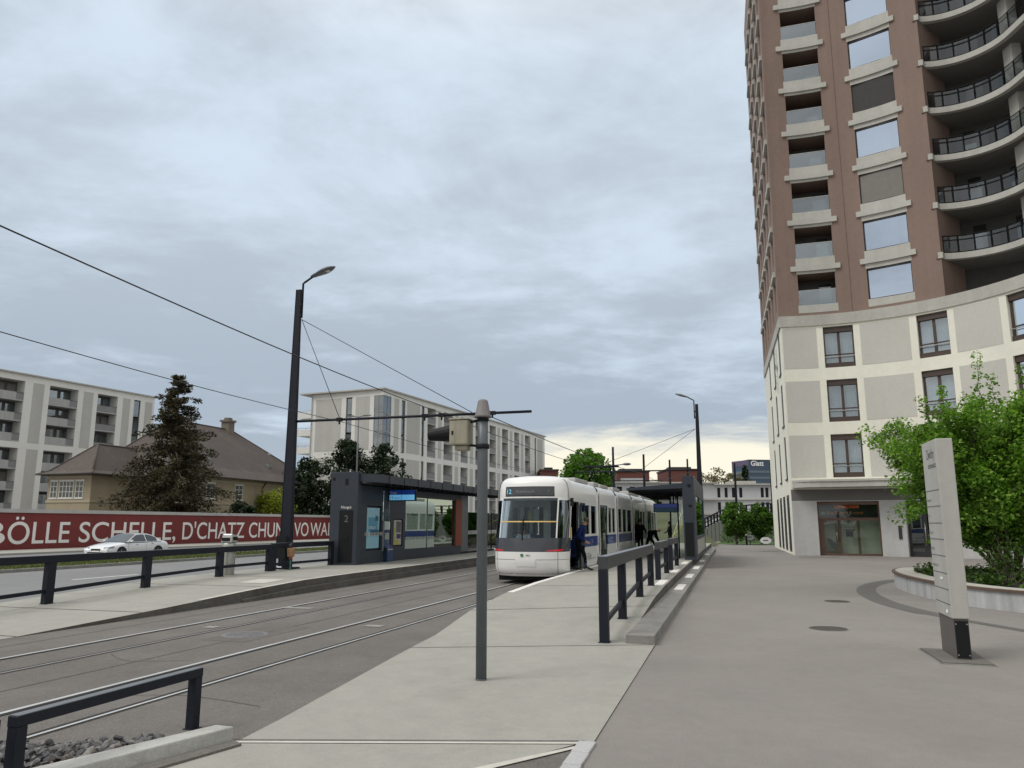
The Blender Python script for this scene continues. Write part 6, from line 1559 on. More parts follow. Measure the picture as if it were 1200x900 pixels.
# ================================================================== people
def person(name,label,loc,heading,J,mats,group=None,scale=1.0,bulk=1.12,hair='hair',hairlen=0.0,seated=False):
    B=dict(pelvis=(0,0,.95),waist=(0,0,1.10),chest=(0,0,1.31),neckb=(0,0,1.45),neck=(.012,0,1.53),headc=(.03,0,1.635),headt=(.02,0,1.70),
      shL=(0,.165,1.415),elL=(-.02,.225,1.13),wrL=(.06,.235,.89),haL=(.085,.235,.82),hipL=(0,.085,.90),knL=(.02,.095,.50),anL=(-.02,.10,.09),toL=(.15,.115,.04))
    for k in list(B):
        if k.endswith('L'): x,y,z=B[k]; B[k[:-1]+'R']=(x,-y,z)
    B.update(J)
    rad=dict(pelvis=.135,waist=.12,chest=.135,neckb=.072,neck=.053,headc=.088,headt=.066,sh=.066,el=.046,wr=.030,ha=.034,hip=.085,kn=.058,an=.042,to=.034)
    for k in ('pelvis','waist','chest','sh','el','hip','kn'): rad[k]*=bulk
    names=list(B); idx={n:i for i,n in enumerate(names)}
    vs=[Vector(B[n]) for n in names]; rs=[rad.get(n, rad.get(n[:-1],.05)) for n in names]
    E=[('pelvis','waist'),('waist','chest'),('chest','neckb'),('neckb','neck'),('neck','headc'),('headc','headt')]
    for s_ in 'LR': E+=[('neckb' if False else 'chest','sh'+s_),('sh'+s_,'el'+s_),('el'+s_,'wr'+s_),('wr'+s_,'ha'+s_),('pelvis','hip'+s_),('hip'+s_,'kn'+s_),('kn'+s_,'an'+s_),('an'+s_,'to'+s_)]
    ed=[(idx[a],idx[b]) for a,b in E]
    # five fingers per hand: own chains rooted in the palm
    for s_ in 'LR':
        w_,h_=vs[idx['wr'+s_]],vs[idx['ha'+s_]]; d=(h_-w_).normalized(); sd=d.cross(Vector((0,1,0)) if abs(d.y)<.9 else Vector((1,0,0))).normalized(); up=sd.cross(d).normalized(); sg=1 if s_=='L' else -1
        for k,(o_,L) in enumerate(((-.026,.062),(-.009,.072),(.009,.068),(.025,.054))):
            b0=len(vs); vs+= [h_+sd*o_+d*.035, h_+sd*o_*1.05+d*(.035+L*.5)-up*sg*.008, h_+sd*o_*1.05+d*(.035+L)-up*sg*.026]; rs+=[.010,.009,.0075]; ed+=[(idx['ha'+s_],b0),(b0,b0+1),(b0+1,b0+2)]
        b0=len(vs); vs+=[h_-sd*.036-d*.01, h_-sd*.052+d*.03]; rs+=[.011,.009]; ed+=[(idx['ha'+s_],b0),(b0,b0+1)]
    me=bpy.data.meshes.new('body'); me.from_pydata([tuple(v) for v in vs],ed,[])
    o=bpy.data.objects.new('body',me); COL.objects.link(o)
    sk=o.modifiers.new('skin','SKIN'); sk.use_smooth_shade=True
    for i,r_ in enumerate(rs): me.skin_vertices[0].data[i].radius=(r_,r_*(1.25 if i<len(names) and names[i] in('pelvis','chest','waist') else 1.0))
    for i in range(len(vs)): me.skin_vertices[0].data[i].use_root=(i==0)
    sb=o.modifiers.new('sub','SUBSURF'); sb.levels=sb.render_levels=2
    dg=bpy.context.evaluated_depsgraph_get(); m2=bpy.data.meshes.new_from_object(o.evaluated_get(dg)); bpy.data.objects.remove(o)
    top,bot,shoe=mats
    ml=[M['skin'],top,bot,shoe,M['hair_dk'],M['sock']]
    m2.materials.clear()
    for m_ in ml: m2.materials.append(m_)
    kind={}
    for a,b in E:
        if a in('pelvis',) or a[:3]=='hip' : k=2
        elif a[:2]=='kn': k=2
        elif a[:2]=='an': k=3
        elif a in('waist','chest') or a[:2] in('sh','el'): k=1
        elif a[:2]=='wr' or a in('neckb','neck','headc'): k=0
        else: k=1
        if (a,b)==('pelvis','waist'): k=1
        kind[(a,b)]=k
    segs=[(Vector(B[a]),Vector(B[b]),kind[(a,b)]) for a,b in E]
    segs.append((Vector(B['haL']),Vector(B['haL'])+(Vector(B['haL'])-Vector(B['wrL'])).normalized()*.1,0)); segs.append((Vector(B['haR']),Vector(B['haR'])+(Vector(B['haR'])-Vector(B['wrR'])).normalized()*.1,0))
    for p in m2.polygons:
        c=p.center; best=9;bk=1
        for a,b,k in segs:
            ab=b-a; t=max(0,min(1,(c-a).dot(ab)/max(1e-9,ab.length_squared))); dd=(c-a-ab*t).length
            if dd<best: best,bk=dd,k
        p.material_index=bk; p.use_smooth=True
    hc=Vector(B['headc']); ht=Vector(B['headt']); up=(hc-Vector(B['neck'])).normalized(); fwd=Vector((1,0,0))-up*up.x; fwd.normalize(); lf=up.cross(fwd)
    # face: nose, ears, eyes, mouth joined to the body mesh
    g=MB(); base=hc+fwd*.088
    def blob(c,r,mi): g.cur=mi; g.ball(tuple(c),r,8,6)
    blob(base+fwd*.012-up*.012,(.016,.013,.020),0)
    for s_ in (-1,1): blob(hc+lf*s_*.088-fwd*.005-up*.005,(.018,.010,.030),0); blob(base-fwd*.012+lf*s_*.034+up*.022,(.010,.012,.008),4)
    blob(base-fwd*.006-up*.052,(.010,.024,.006),5)
    if not seated:
        for s_ in 'LR': a=Vector(B['an'+s_]); t_=Vector(B['to'+s_]); blob(a+(a-t_).normalized()*.05-Vector((0,0,.04)),(.05,.04,.035),3); blob(t_-Vector((0,0,.008)),(.075,.046,.03),3)
    bm=bmesh.new(); bm.from_mesh(m2); n0=len(bm.verts)
    vv=[bm.verts.new(v) for v in g.v]
    for f_,mi in zip(g.f,g.mi):
        try: fc=bm.faces.new([vv[i] for i in f_]); fc.material_index=mi; fc.smooth=True
        except ValueError: pass
    bm.to_mesh(m2); bm.free()
    root=thing(name,label,'person',loc,heading,group); root.scale=(scale,)*3
    m2.name='body'; bo=bpy.data.objects.new('body',m2); COL.objects.link(bo); bo.parent=root
    g=MB(); c=hc+up*.028-fwd*.018; n_=14
    def cap(u,v): 
        a=2*math.pi*u; b=math.pi*.62*v; r_=.105
        d=fwd*math.cos(a)*math.sin(b)+lf*math.sin(a)*math.sin(b)*.93+up*math.cos(b)
        cut=1.0 if math.cos(a)<.55 else .90
        return tuple(c+d*r_*cut+(-up*hairlen*max(0,v-.6) if math.cos(a)<.3 else Vector((0,0,0))))
    g.smooth=True; g.grid(cap,[k/n_ for k in range(n_+1)],[k/7 for k in range(8)]); g.build('hair',M[hair],bo)
    return root,bo
def at(s,t,z): x,y=XY(s,t); return (x,y,z)
HD=-PH      # facing away from the track, towards the plaza
rt,bo=person('person','person in a navy jacket stepping out of the tram, looking down',at(25.55,5.38,.36),HD,
  dict(pelvis=(-.02,0,.92),waist=(.03,0,1.07),chest=(.10,0,1.27),neckb=(.15,0,1.40),neck=(.19,0,1.475),headc=(.25,0,1.565),headt=(.265,0,1.63),
       shL=(.12,.175,1.37),shR=(.12,-.175,1.37),elR=(.05,-.27,1.09),wrR=(.25,-.22,.93),haR=(.31,-.19,.90),elL=(-.06,.25,1.09),wrL=(-.10,.28,.85),haL=(-.10,.28,.77),
       hipL=(-.03,.085,.88),hipR=(0,-.085,.88),knR=(.20,-.10,.50),anR=(.24,-.10,.10),toR=(.42,-.11,.045),knL=(-.04,.10,.47),anL=(-.17,.10,.10),toL=(0,.11,.04)),
  (M['jacket'],M['trousers'],M['shoe']))
g=MB(); g.lathe([(.125,1.38),(.12,1.42),(.085,1.46),(.08,1.47)],14,(.13,0,0)); g.build('collar',M['jacket'],bo)
g=MB(); g.tube([(.225,-.10,.13),(.235,-.10,.24)],.045,10); g.build('sock',M['sock'],bo)
rt,bo=person('person','person in black bending forward at the second tram door',at(41.2,4.95,.36),HD+.25,
  dict(pelvis=(-.10,0,.90),waist=(.03,0,1.0),chest=(.25,0,1.10),neckb=(.38,0,1.14),neck=(.45,0,1.16),headc=(.54,0,1.16),headt=(.58,0,1.17),
       shL=(.30,.17,1.10),shR=(.30,-.17,1.10),elL=(.34,.2,.84),elR=(.36,-.2,.84),wrL=(.44,.17,.62),wrR=(.46,-.16,.62),haL=(.47,.16,.55),haR=(.49,-.15,.55),
       knR=(.20,-.10,.50),anR=(.42,-.10,.10),toR=(.58,-.11,.04),knL=(-.12,.1,.48),anL=(-.25,.1,.1),toL=(-.08,.11,.04)),(M['trousers'],M['trousers'],M['shoe']),hair='hair_dk')
rt,bo=person('person','person in dark clothes standing at the tram door behind the bending one',at(40.2,5.30,.36),HD+1.2,dict(elR=(.12,-.24,1.15),wrR=(.30,-.18,1.05),haR=(.36,-.17,1.04)),(M['trousers'],M['trousers'],M['shoe']),hair='hair_dk',hairlen=.1)
rt,bo=person('person','person in a grey coat waiting beyond the railing near the grass slope',at(46.0,4.35,.36),HD+2.9,dict(elL=(.05,.27,1.16),wrL=(.22,.2,1.08),haL=(.28,.17,1.07)),(M['grey_coat'],M['grey_coat'],M['shoe']),hair='hair_dk',scale=.93)
# driver at the controls
rt,bo=person('person','tram driver in a white shirt sitting behind the windscreen',at(23.45+1.5,6.65+.43,.36),ST_ROT+math.pi,
  dict(pelvis=(0,0,.62),waist=(.04,0,.78),chest=(.12,0,1.0),neckb=(.16,0,1.14),neck=(.18,0,1.21),headc=(.22,0,1.31),headt=(.22,0,1.375),
       shL=(.12,.175,1.10),shR=(.12,-.175,1.10),elL=(.25,.26,.85),elR=(.25,-.26,.85),wrL=(.46,.15,.95),wrR=(.46,-.15,.95),haL=(.53,.13,.98),haR=(.53,-.13,.98),
       hipL=(.03,.09,.60),hipR=(.03,-.09,.60),knL=(.42,.12,.58),knR=(.42,-.12,.58),anL=(.45,.12,.14),anR=(.45,-.12,.14),toL=(.60,.12,.06),toR=(.60,-.12,.06)),(M['shirt'],M['trousers'],M['shoe']),hair='hair_dk',seated=True)

# ================================================================== white saloon car
car=st_thing('parked_car','white saloon car on the far road in front of the red wall','car',35.8,33.0,0,extra=math.pi); car.scale=(.95,.95,.93)
W=.90
def cw(x): return W*(1-.10*max(0,(abs(x)-1.6)/.8)**2)
def hood(x):
    tab=[(-2.38,.80),(-2.30,.93),(-1.9,1.0),(-1.6,.99),(0,.95),(.9,.95),(1.4,.89),(2.0,.78),(2.28,.68),(2.38,.52)]
    return interp(tab,x)
xs=[-2.38,-2.33,-2.2,-1.95,-1.7,-1.45,-1.1,-.7,-.3,.1,.5,.9,1.15,1.4,1.7,1.95,2.15,2.28,2.35,2.38]
def ring(x):
    h=hood(x); w=cw(x); zl=.24 if abs(x)<2.2 else .24+.1*(abs(x)-2.2)/.18; pts=[]
    half=[(w*.90,zl),(w*.985,zl+.10),(w,zl+.25),(w*.99,max(zl+.3,h-.22)),(w*.955,max(zl+.32,h-.08)),(w*.86,h-.012),(w*.5,h+.012),(0,h+.02)]
    return half+[(-y,z) for y,z in half[-2::-1]]
g=MB(); g.smooth=True
rings=[[g.pt((x,y,z)) for y,z in ring(x)] for x in xs]
for a,b in zip(rings,rings[1:]):
    for k in range(len(a)-1): g.face([a[k],b[k],b[k+1],a[k+1]])
g.smooth=False; g.face(rings[0]); g.face(rings[-1][::-1])
body=g.build('body',M['paint_white'],car)
# cabin
cab=[(-1.98,.93,.74,.99),(-1.35,.90,.60,1.34),(-.75,.90,.57,1.435),(-.1,.90,.57,1.44),(.30,.90,.585,1.38),(1.08,.93,.72,.94)]
def cy(x,z):     # half width of the cabin at height z
    return .86-(z-.95)*.56
roofline=[(-1.72,.985),(-1.42,1.17),(-1.10,1.34),(-.70,1.43),(-.2,1.445),(.22,1.40),(.62,1.20),(1.12,.945)]
g=MB(); g.smooth=True
rows=[]
for x,z in roofline:
    y=cy(x,z); rows.append([g.pt((x,-y,z-.012)),g.pt((x,-y*.8,z+.004)),g.pt((x,0,z+.02)),g.pt((x,y*.8,z+.004)),g.pt((x,y,z-.012))])
for i,(a,b) in enumerate(zip(rows,rows[1:])):
    if 2<=i<5 : 
        for k in range(4): g.face([a[k],b[k],b[k+1],a[k+1]])
g.build('car_roof',M['paint_white'],car)
g=MB(); g.smooth=True
rows=[[g.pt((x,-cy(x,z),z-.012)),g.pt((x,-cy(x,z)*.8,z+.004)),g.pt((x,0,z+.02)),g.pt((x,cy(x,z)*.8,z+.004)),g.pt((x,cy(x,z),z-.012))] for x,z in roofline]
for i,(a,b) in enumerate(zip(rows,rows[1:])):
    if i in(0,1,5,6):
        for k in range(4): g.face([a[k],b[k],b[k+1],a[k+1]])
g.build('windscreen',M['car_glass'],car)
for sg in (-1,1):
    g=MB(); P=[(x,sg*(cy(x,z)+.001),z-.014) for x,z in roofline]
    base=[(x,sg*(.865),.945) for x,z in roofline]
    for k in range(len(P)-1): g.poly([base[k],base[k+1],P[k+1],P[k]])
    g.build('pillar_side',M['paint_white'],car)
    g=MB()
    def sw(x0,x1): 
        zt=lambda x: interp(roofline,x)-.065
        n_=6; 
        for k in range(n_):
            a=x0+(x1-x0)*k/n_; b=x0+(x1-x0)*(k+1)/n_
            za,zb=max(.985,zt(a)),max(.985,zt(b))
            g.poly([(a,sg*(cy(a,.985)+.016),.98),(b,sg*(cy(b,.985)+.016),.98),(b,sg*(cy(b,zb)+.012),zb),(a,sg*(cy(a,za)+.012),za)])
    sw(-1.32,-.50); sw(-.42,.85); g.build('side_window',M['car_glass'],car)
    g=MB(); g.hexa([(.72,sg*.88,.96),(.86,sg*.88,.96),(.86,sg*1.03,.97),(.74,sg*1.03,.97),(.72,sg*.88,1.07),(.84,sg*.88,1.06),(.84,sg*1.03,1.07),(.74,sg*1.03,1.08)]); g.build('wing_mirror',M['paint_white'],car,bevel=.02)
    for x in (-1.42,1.42):
        g=MB(); y0=sg*(W-.16); y1=sg*(W+.004); g.tube([(x,y0,.33),(x,y1,.33)],.385,26); g.build('wheel_arch',M['black'],car)
        g=MB(); g.lathe([(.20,0),(.30,.0),(.325,.03),(.325,.19),(.30,.22),(.2,.22)],26); g.v=[(x+a,sg*(W+.02)-sg*c,.325+b) for a,b,c in g.v]; wh=g.build('wheel',M['rubber'],car)
        g=MB(); 
        for k in range(5):
            a=2*math.pi*k/5; 
            for da in (-.14,.14): g.hexa([(x+.04*math.cos(a+da),sg*(W+.012),.325+.04*math.sin(a+da)),(x+.225*math.cos(a+da*.9),sg*(W+.012),.325+.225*math.sin(a+da*.9)),(x+.225*math.cos(a+da*.9+.10),sg*(W+.012),.325+.225*math.sin(a+da*.9+.10)),(x+.05*math.cos(a+da+.3),sg*(W+.012),.325+.05*math.sin(a+da+.3)),(x+.04*math.cos(a+da),sg*(W+.024),.325+.04*math.sin(a+da)),(x+.225*math.cos(a+da*.9),sg*(W+.024),.325+.225*math.sin(a+da*.9)),(x+.225*math.cos(a+da*.9+.10),sg*(W+.024),.325+.225*math.sin(a+da*.9+.10)),(x+.05*math.cos(a+da+.3),sg*(W+.024),.325+.05*math.sin(a+da+.3))])
        g.build('rim',M['steel_bin'],wh)
    g=MB(); g.hexa([(2.02,sg*.60,.66),(2.34,sg*.50,.60),(2.28,sg*.80,.60),(1.98,sg*.875,.66),(2.0,sg*.60,.76),(2.33,sg*.5,.67),(2.26,sg*.8,.68),(1.94,sg*.87,.75)]); g.build('headlight',mat('headlight_glass',(.25,.28,.30),.1,coat=.6),car)
    g=MB(); g.box(-.46,-.455,*sorted((sg*.895,sg*.903)),.40,.92); g.box(.95,.955,*sorted((sg*.895,sg*.903)),.40,.90); g.box(-1.0,-.85,*sorted((sg*.898,sg*.912)),.82,.845); g.box(.2,.35,*sorted((sg*.898,sg*.912)),.80,.825); g.build('door_seam',M['ink_grey'],car)
g=MB(); g.box(2.30,2.395,-.55,.55,.30,.42); g.box(2.345,2.40,-.30,.30,.50,.60); g.build('grille',M['black'],car)
g=MB(); g.box(2.395,2.402,-.24,.24,.43,.50); g.build('number_plate',M['white_sign'],car)
g=MB(); g.box(-2.2,2.2,-.8,.8,.16,.30); g.build('underbody',M['black'],car)
# ================================================================== trees and plants
def stems_mesh(paths,radii,m,parent,name='trunk',n=7):
    g=MB(); 
    for p,r in zip(paths,radii): g.tube(p,[r*(1-.8*k/(len(p)-1)) for k in range(len(p))],n)
    return g.build(name,m,parent)
# leafy multi-stem tree in the planter
def leafy_tree(label,loc,H,spread,nst,nleaf,size,m,seed,shoots=(),lo=.8,group=None,kind='broadleaf_tree',clump=.42):
    rng=np.random.default_rng(seed); root=thing(kind,label,'tree',loc,0,group)
    paths=[];rad=[];cs=[];cr=[];cn=[]
    for k in range(nst):
        a=2*math.pi*k/nst+rng.uniform(-.3,.3); rr=spread*rng.uniform(.45,1.0); h=H*rng.uniform(.70,1.0)*(1-.25*(rr/spread)**2)
        tip=(rr*math.cos(a),rr*math.sin(a),h); p=branch_path((.12*math.cos(a),.12*math.sin(a),0),tip,.10,rng,7); paths.append(p); rad.append(.055*H/6)
        for q in range(2,8):
            c=np.array(p[q])
            for _ in range(4 if q>2 else 2):
                L=rng.uniform(.35,1.15)*spread*.40*(1.15-.06*q); dv=rng.normal(size=3); dv[2]=dv[2]*.5+.2; dv/=np.linalg.norm(dv); e=c+dv*L
                if e[2]<lo: continue
                bp=branch_path(tuple(c),tuple(e),.08,rng,3); paths.append(bp); rad.append(.016*H/6)
                for w_ in range(3):
                    cc_=np.array(bp[1+w_]) if w_<3 else e; cs.append(cc_+rng.normal(size=3)*.08); cr.append(clump*rng.uniform(.5,1.1)); cn.append(1)
    for (x,y,z0,z1) in shoots:
        p=branch_path((x*.8,y*.8,z0),(x,y,z1),.04,rng,6); paths.append(p); rad.append(.016)
        for q in range(1,7): cs.append(np.array(p[q])); cr.append(.17); cn.append(.35)
    tot=sum(cn); ns=[max(2,int(nleaf*c/tot)) for c in cn]
    stems_mesh(paths,rad,M['bark'],root)
    leaves('crown',cs,cr,ns,size,m,root,up=.5,flat=.8,seed=seed)
    return root
leafy_tree('bright green multi-stem tree in the planter behind the totem',(13.3,21.2,.36),5.5,2.8,17,95000,.10,M['leaf_tree'],21,
   shoots=((-.25,0,4.2,6.15),(.8,-.2,4.0,5.7),(-1.9,.1,3.4,4.9),(-2.5,0,2.6,4.1),(1.4,-.3,3.8,5.6),(-1.2,.3,3.8,5.2),(.3,.4,4.2,5.6),(1.9,.1,3.8,5.3)),lo=1.0)
leafy_tree('second leafy tree in the planter at the right picture edge',(16.3,22.6,.36),5.7,3.0,10,26000,.115,M['leaf_tree'],22,lo=.8)
cs=[];rng=np.random.default_rng(4)
for _ in range(170):
    a=rng.uniform(0,6.28); r=rng.uniform(0,1)**.5; cs.append((14.6+r*4.0*math.cos(a), 19.6+r*4.6*math.sin(a), .42+rng.uniform(0,.16)))
cs=[c for c in cs if inside((c[0],c[1]),offr(ring2,INW*.7))]
o=leaves('ground_cover',cs,[.34]*len(cs),[55]*len(cs),.10,M['leaf_cover'],up=.8,flat=.5,seed=3); tag(o,'low green plants covering the soil of the planter','ground cover',kind='stuff')
for (x,y,lab) in ((11.75,18.9,'thin low shrub at the foot of the tree right behind the totem'),):
    r=thing('shrub',lab,'shrub',(x,y,.36)); rg=np.random.default_rng(int(x*10)); ps=[branch_path((0,0,0),(rg.normal()*.35,rg.normal()*.35,rg.uniform(.6,1.3)),.08,rg,4) for _ in range(12)]
    stems_mesh(ps,[.012]*12,M['bark'],r,'stem',5); leaves('foliage',[p[k] for p in ps for k in (2,3,4)],[.17]*36,[14]*36,.075,M['leaf_cover'],r,seed=int(x*7))
# round clipped trees by the lawn
def round_tree(label,loc,H,rx,nleaf,m,seed,lo,size=.2,group=None,name='round_tree',ncl=60,shape=1.0,cat='tree'):
    rng=np.random.default_rng(seed); root=thing(name,label,cat,loc,0,group); cs=[];cr=[]
    zc=(H+lo)/2; rz=(H-lo)/2
    for _ in range(ncl):
        d=rng.normal(size=3); d/=np.linalg.norm(d); q=rng.uniform(.35,1.0)**.5
        z=zc+d[2]*rz*q*.92; k=1-.25*shape*((z-zc)/rz) if z>zc else 1.0
        cs.append((d[0]*rx*q*k*.9,d[1]*rx*q*k*.9,z)); cr.append(rx*rng.uniform(.20,.36))
    paths=[branch_path((0,0,0),(0.05,0,H*.8),.02,rng,5)]+[branch_path((0,0,lo*.7),(c[0]*.8,c[1]*.8,c[2]),.06,rng,4) for c in cs[::4]]
    stems_mesh(paths,[.03*H]+[.010*H]*(len(paths)-1),M['bark'],root)
    leaves('crown',cs,cr,[int(nleaf/ncl)]*ncl,size,m,root,up=.4,seed=seed); return root
round_tree('round leafy small tree left of the bollard with short trunk',(20.4,71.6,0),3.75,1.40,7000,M['leaf_round'],31,.55,group='small trees on the lawn')
round_tree('round leafy small tree between the bollard and the cream building',(23.0,72.6,0),3.7,1.38,6500,M['leaf_round'],32,.4,group='small trees on the lawn')
round_tree('small leafy tree touching the cream building corner',(24.6,70.2,0),3.6,1.25,5600,M['leaf_round'],33,.4,group='small trees on the lawn')
o=leaves('hedge',[(21+i*.35,78+.2*i,.5) for i in range(30)],[.6]*30,[90]*30,.16,M['leaf_round'],seed=8); tag(o,'low green hedge behind the lawn signs','hedge')
# big dark conifer
rng=np.random.default_rng(41); root=thing('conifer_tree','tall dark brownish conifer before the tiled villa','tree',(-32.0,73.0,0)); H=15.6
cs=[];cr=[];cn=[];paths=[[(0,0,0),(.1,0,H*.5),(0,.05,H*.97)]];rad=[.30]
lvl=2.2
while lvl<H:
    f=(lvl-2.2)/(H-2.2); rad_=5.5*(1-f)**.70*(1.0 if f>.12 else .84+1.3*f)+.25; nb=int(4+7*(1-f))
    for k in range(nb):
        a=rng.uniform(0,6.28); L=rad_*rng.uniform(.35,1.24)*(1+.12*math.cos(a-.6)); zt=lvl-.10*L+rng.normal()*.12+.25*f
        p=[(0,0,lvl),(.5*L*math.cos(a),.5*L*math.sin(a),lvl+.10*L),(L*math.cos(a),L*math.sin(a),zt)]; paths.append(p); rad.append(.05)
        for t in (.30,.5,.68,.84,1.0):
            if L*t<.35 and f<.9: continue
            if lvl<4.6 and (-(L*t*math.cos(a)-32.0)*math.cos(PH)+(L*t*math.sin(a)+73.0)*math.sin(PH))<49.6: continue
            x=L*t*math.cos(a);y=L*t*math.sin(a); z=lvl+(.40*t*(1-t))*L*.5+(zt-lvl)*t
            cs.append((x+rng.normal()*.12,y+rng.normal()*.12,z-.1)); cr.append(.30+.42*(1-f)*rng.uniform(.6,1.1)); cn.append(int(15+12*(1-f)))
    lvl+=.55-.12*f
stems_mesh(paths,rad,M['bark'],root); leaves('crown',cs,cr,[int(c*1.7) for c in cn],.30,M['leaf_conifer'],root,up=.1,flat=.75,seed=41,wide=.2)
# dark evergreens right of the villa, and a yellow-green shrub
for i,(x,y,H,rx,lab) in enumerate(((-25.6,98,9.6,4.0,'dark evergreen behind the lamp post, left of its group'),(-20.6,98,12.0,4.1,'tallest dark evergreen standing just left of the left shelter'),(-16.6,100,11.6,3.6,'dark evergreen rising above the left shelter wall'))):
    rng=np.random.default_rng(50+i); root=thing('evergreen_tree',lab,'tree',(x,y,0),0,'dark evergreens behind the red wall'); cs=[];cr=[]
    for _ in range(110):
        h=rng.uniform(.12,1.0); r_=rx*(1-h**2.6)**.5*rng.uniform(.3,1.05); a=rng.uniform(0,6.28); cs.append((r_*math.cos(a),r_*math.sin(a),H*h)); cr.append(rng.uniform(.45,.95))
    stems_mesh([[(0,0,0),(0,0,H*.9)]]+[[(0,0,c[2]*.7),c] for c in cs[::5]],[.25]+[.06]*22,M['bark'],root); leaves('crown',cs,cr,[70]*110,.36,M['leaf_dark'],root,up=.3,seed=50+i)
round_tree('bright yellow-green shrub peeping over the red wall by the lamp post',(-27.6,90.5,0),5.5,2.6,5200,M['leaf_yellow'],61,1.8,size=.26,name='yellow_shrub',shape=.6,cat='shrub')
# low dark shrubs behind the wall by the conifer
round_tree('low dark shrub over the red wall, right of the conifer',(-28.6,82.5,0),4.2,1.7,2600,M['leaf_dark'],63,1.0,size=.3,name='shrub',cat='shrub')
# street tree behind the tram
round_tree('round green street tree rising behind the tram roof',(10.9,112,0),12.6,3.9,15000,M['leaf_far'],71,4.6,size=.42,name='street_tree',ncl=90,shape=.8)
leafy_tree('green street tree seen through the left shelter window',(-9.5,150,0),10.5,3.6,8,4500,.5,M['leaf_far'],72,lo=3,kind='street_tree',clump=.9)
leafy_tree('small green tree left of the ramp below the gallery building',(21.4,120,0),7.6,1.1,6,1500,.3,M['leaf_far'],73,lo=3.5,kind='street_tree',clump=.4)
# trees in front of the office tower
leafy_tree('pale leafless spring tree far behind the gallery building',(52.5,205,0),17.2,6.5,12,4200,.55,M['leaf_pale'],74,lo=9,kind='bare_tree',clump=1.1)
leafy_tree('yellow-green tree far away before the blue office tower',(59.5,212,0),16.4,4.2,8,3500,.6,M['leaf_yellow'] if False else M['leaf_pale'],75,lo=8,kind='bare_tree',clump=1.1)
rng=np.random.default_rng(77); root=thing('conifer_tree','small dark conifer far away before the blue office tower','tree',(61.5,205,0)); cs=[];cr=[]
for _ in range(70): h=rng.uniform(.4,1); r_=3.0*(1-h)*1.6*rng.uniform(.3,1); a=rng.uniform(0,6.28); cs.append((r_*math.cos(a),r_*math.sin(a),16.8*h)); cr.append(.7)
stems_mesh([[(0,0,0),(0,0,16)]],[.25],M['bark'],root); leaves('crown',cs,cr,[24]*70,.55,M['leaf_dark'],root,seed=77)
# clipped hedge and garden wall beyond the left shelter
def hedge(label,s0,s1,t,h,m,seed,n):
    rng=np.random.default_rng(seed); cs=[(*XY(rng.uniform(s0,s1),t+rng.uniform(-.6,.6)),rng.uniform(.2,h-.3)) for _ in range(n)]
    o=leaves('hedge',cs,[.75]*n,[26]*n,.34,m,seed=seed); tag(o,label,'hedge')
hedge('long dark green hedge beside the road beyond the left shelter',97,185,49.5,2.2,M['leaf_dark'],81,420)
gw=st_thing('garden_wall','low beige garden wall behind the long hedge','wall',97,53.5); g=MB(); g.box(0,95,0,.4,0,3.5); g.build('wall',mat('beige_wall',(.33,.31,.265),.85,layers=((.3,.1),(3,.06)),streak=(1,.15)),gw); g=MB(); g.box(0,95,-.06,.46,3.5,3.62); g.build('coping',M['coping'],gw)
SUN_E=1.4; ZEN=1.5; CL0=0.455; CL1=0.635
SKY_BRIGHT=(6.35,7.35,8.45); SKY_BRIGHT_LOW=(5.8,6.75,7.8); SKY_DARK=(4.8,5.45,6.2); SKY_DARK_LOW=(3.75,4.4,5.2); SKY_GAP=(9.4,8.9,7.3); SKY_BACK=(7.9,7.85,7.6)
# ================================================================== camera, light, sky
cam = bpy.data.cameras.new('camera'); co = bpy.data.objects.new('camera', cam); COL.objects.link(co)
cam.sensor_fit='HORIZONTAL'; cam.sensor_width=36.0; cam.lens=36.0*906/1200
cam.clip_start=0.1; cam.clip_end=4000
co.location=(0,0,1.85); co.rotation_euler=(R(90)+math.atan(164/906),0,0)
SC.camera=co
sun = bpy.data.lights.new('sun','SUN'); sun.energy=SUN_E; sun.angle=R(25); sun.color=(1.0,0.96,0.90)
so = bpy.data.objects.new('sun', sun); COL.objects.link(so)
EL, AZ = 52.0, 246.0      # elevation; compass from +Y clockwise: behind the camera to the left
d = Vector((math.sin(R(AZ))*math.cos(R(EL)), math.cos(R(AZ))*math.cos(R(EL)), math.sin(R(EL))))
so.rotation_euler = d.to_track_quat('Z','Y').to_euler()
w = bpy.data.worlds.new('World'); SC.world=w; w.use_nodes=True; nt=w.node_tree
for n_ in list(nt.nodes): nt.nodes.remove(n_)
out=nt.nodes.new('ShaderNodeOutputWorld'); bg=nt.nodes.new('ShaderNodeBackground'); bg.inputs['Strength'].default_value=0.1
nt.links.new(bg.outputs[0],out.inputs['Surface'])
sky=nt.nodes.new('ShaderNodeTexSky'); sky.sky_type='NISHITA'; sky.sun_disc=False; sky.sun_elevation=R(EL); sky.sun_rotation=R(AZ)
tc=nt.nodes.new('ShaderNodeTexCoord'); sep=nt.nodes.new('ShaderNodeSeparateXYZ'); nt.links.new(tc.outputs['Generated'],sep.inputs[0])
def mth(op,a,b=None,clamp=False):
    n_=nt.nodes.new('ShaderNodeMath'); n_.operation=op; n_.use_clamp=clamp
    for i,v in enumerate((a,b)):
        if v is None: continue
        if isinstance(v,(int,float)): n_.inputs[i].default_value=v
        else: nt.links.new(v,n_.inputs[i])
    return n_.outputs[0]
def smap(v,a,b,lo=0.0,hi=1.0):
    n_=nt.nodes.new('ShaderNodeMapRange'); n_.interpolation_type='SMOOTHSTEP'
    for k,x in (('From Min',a),('From Max',b),('To Min',lo),('To Max',hi)): n_.inputs[k].default_value=x
    nt.links.new(v,n_.inputs['Value']); return n_.outputs['Result']
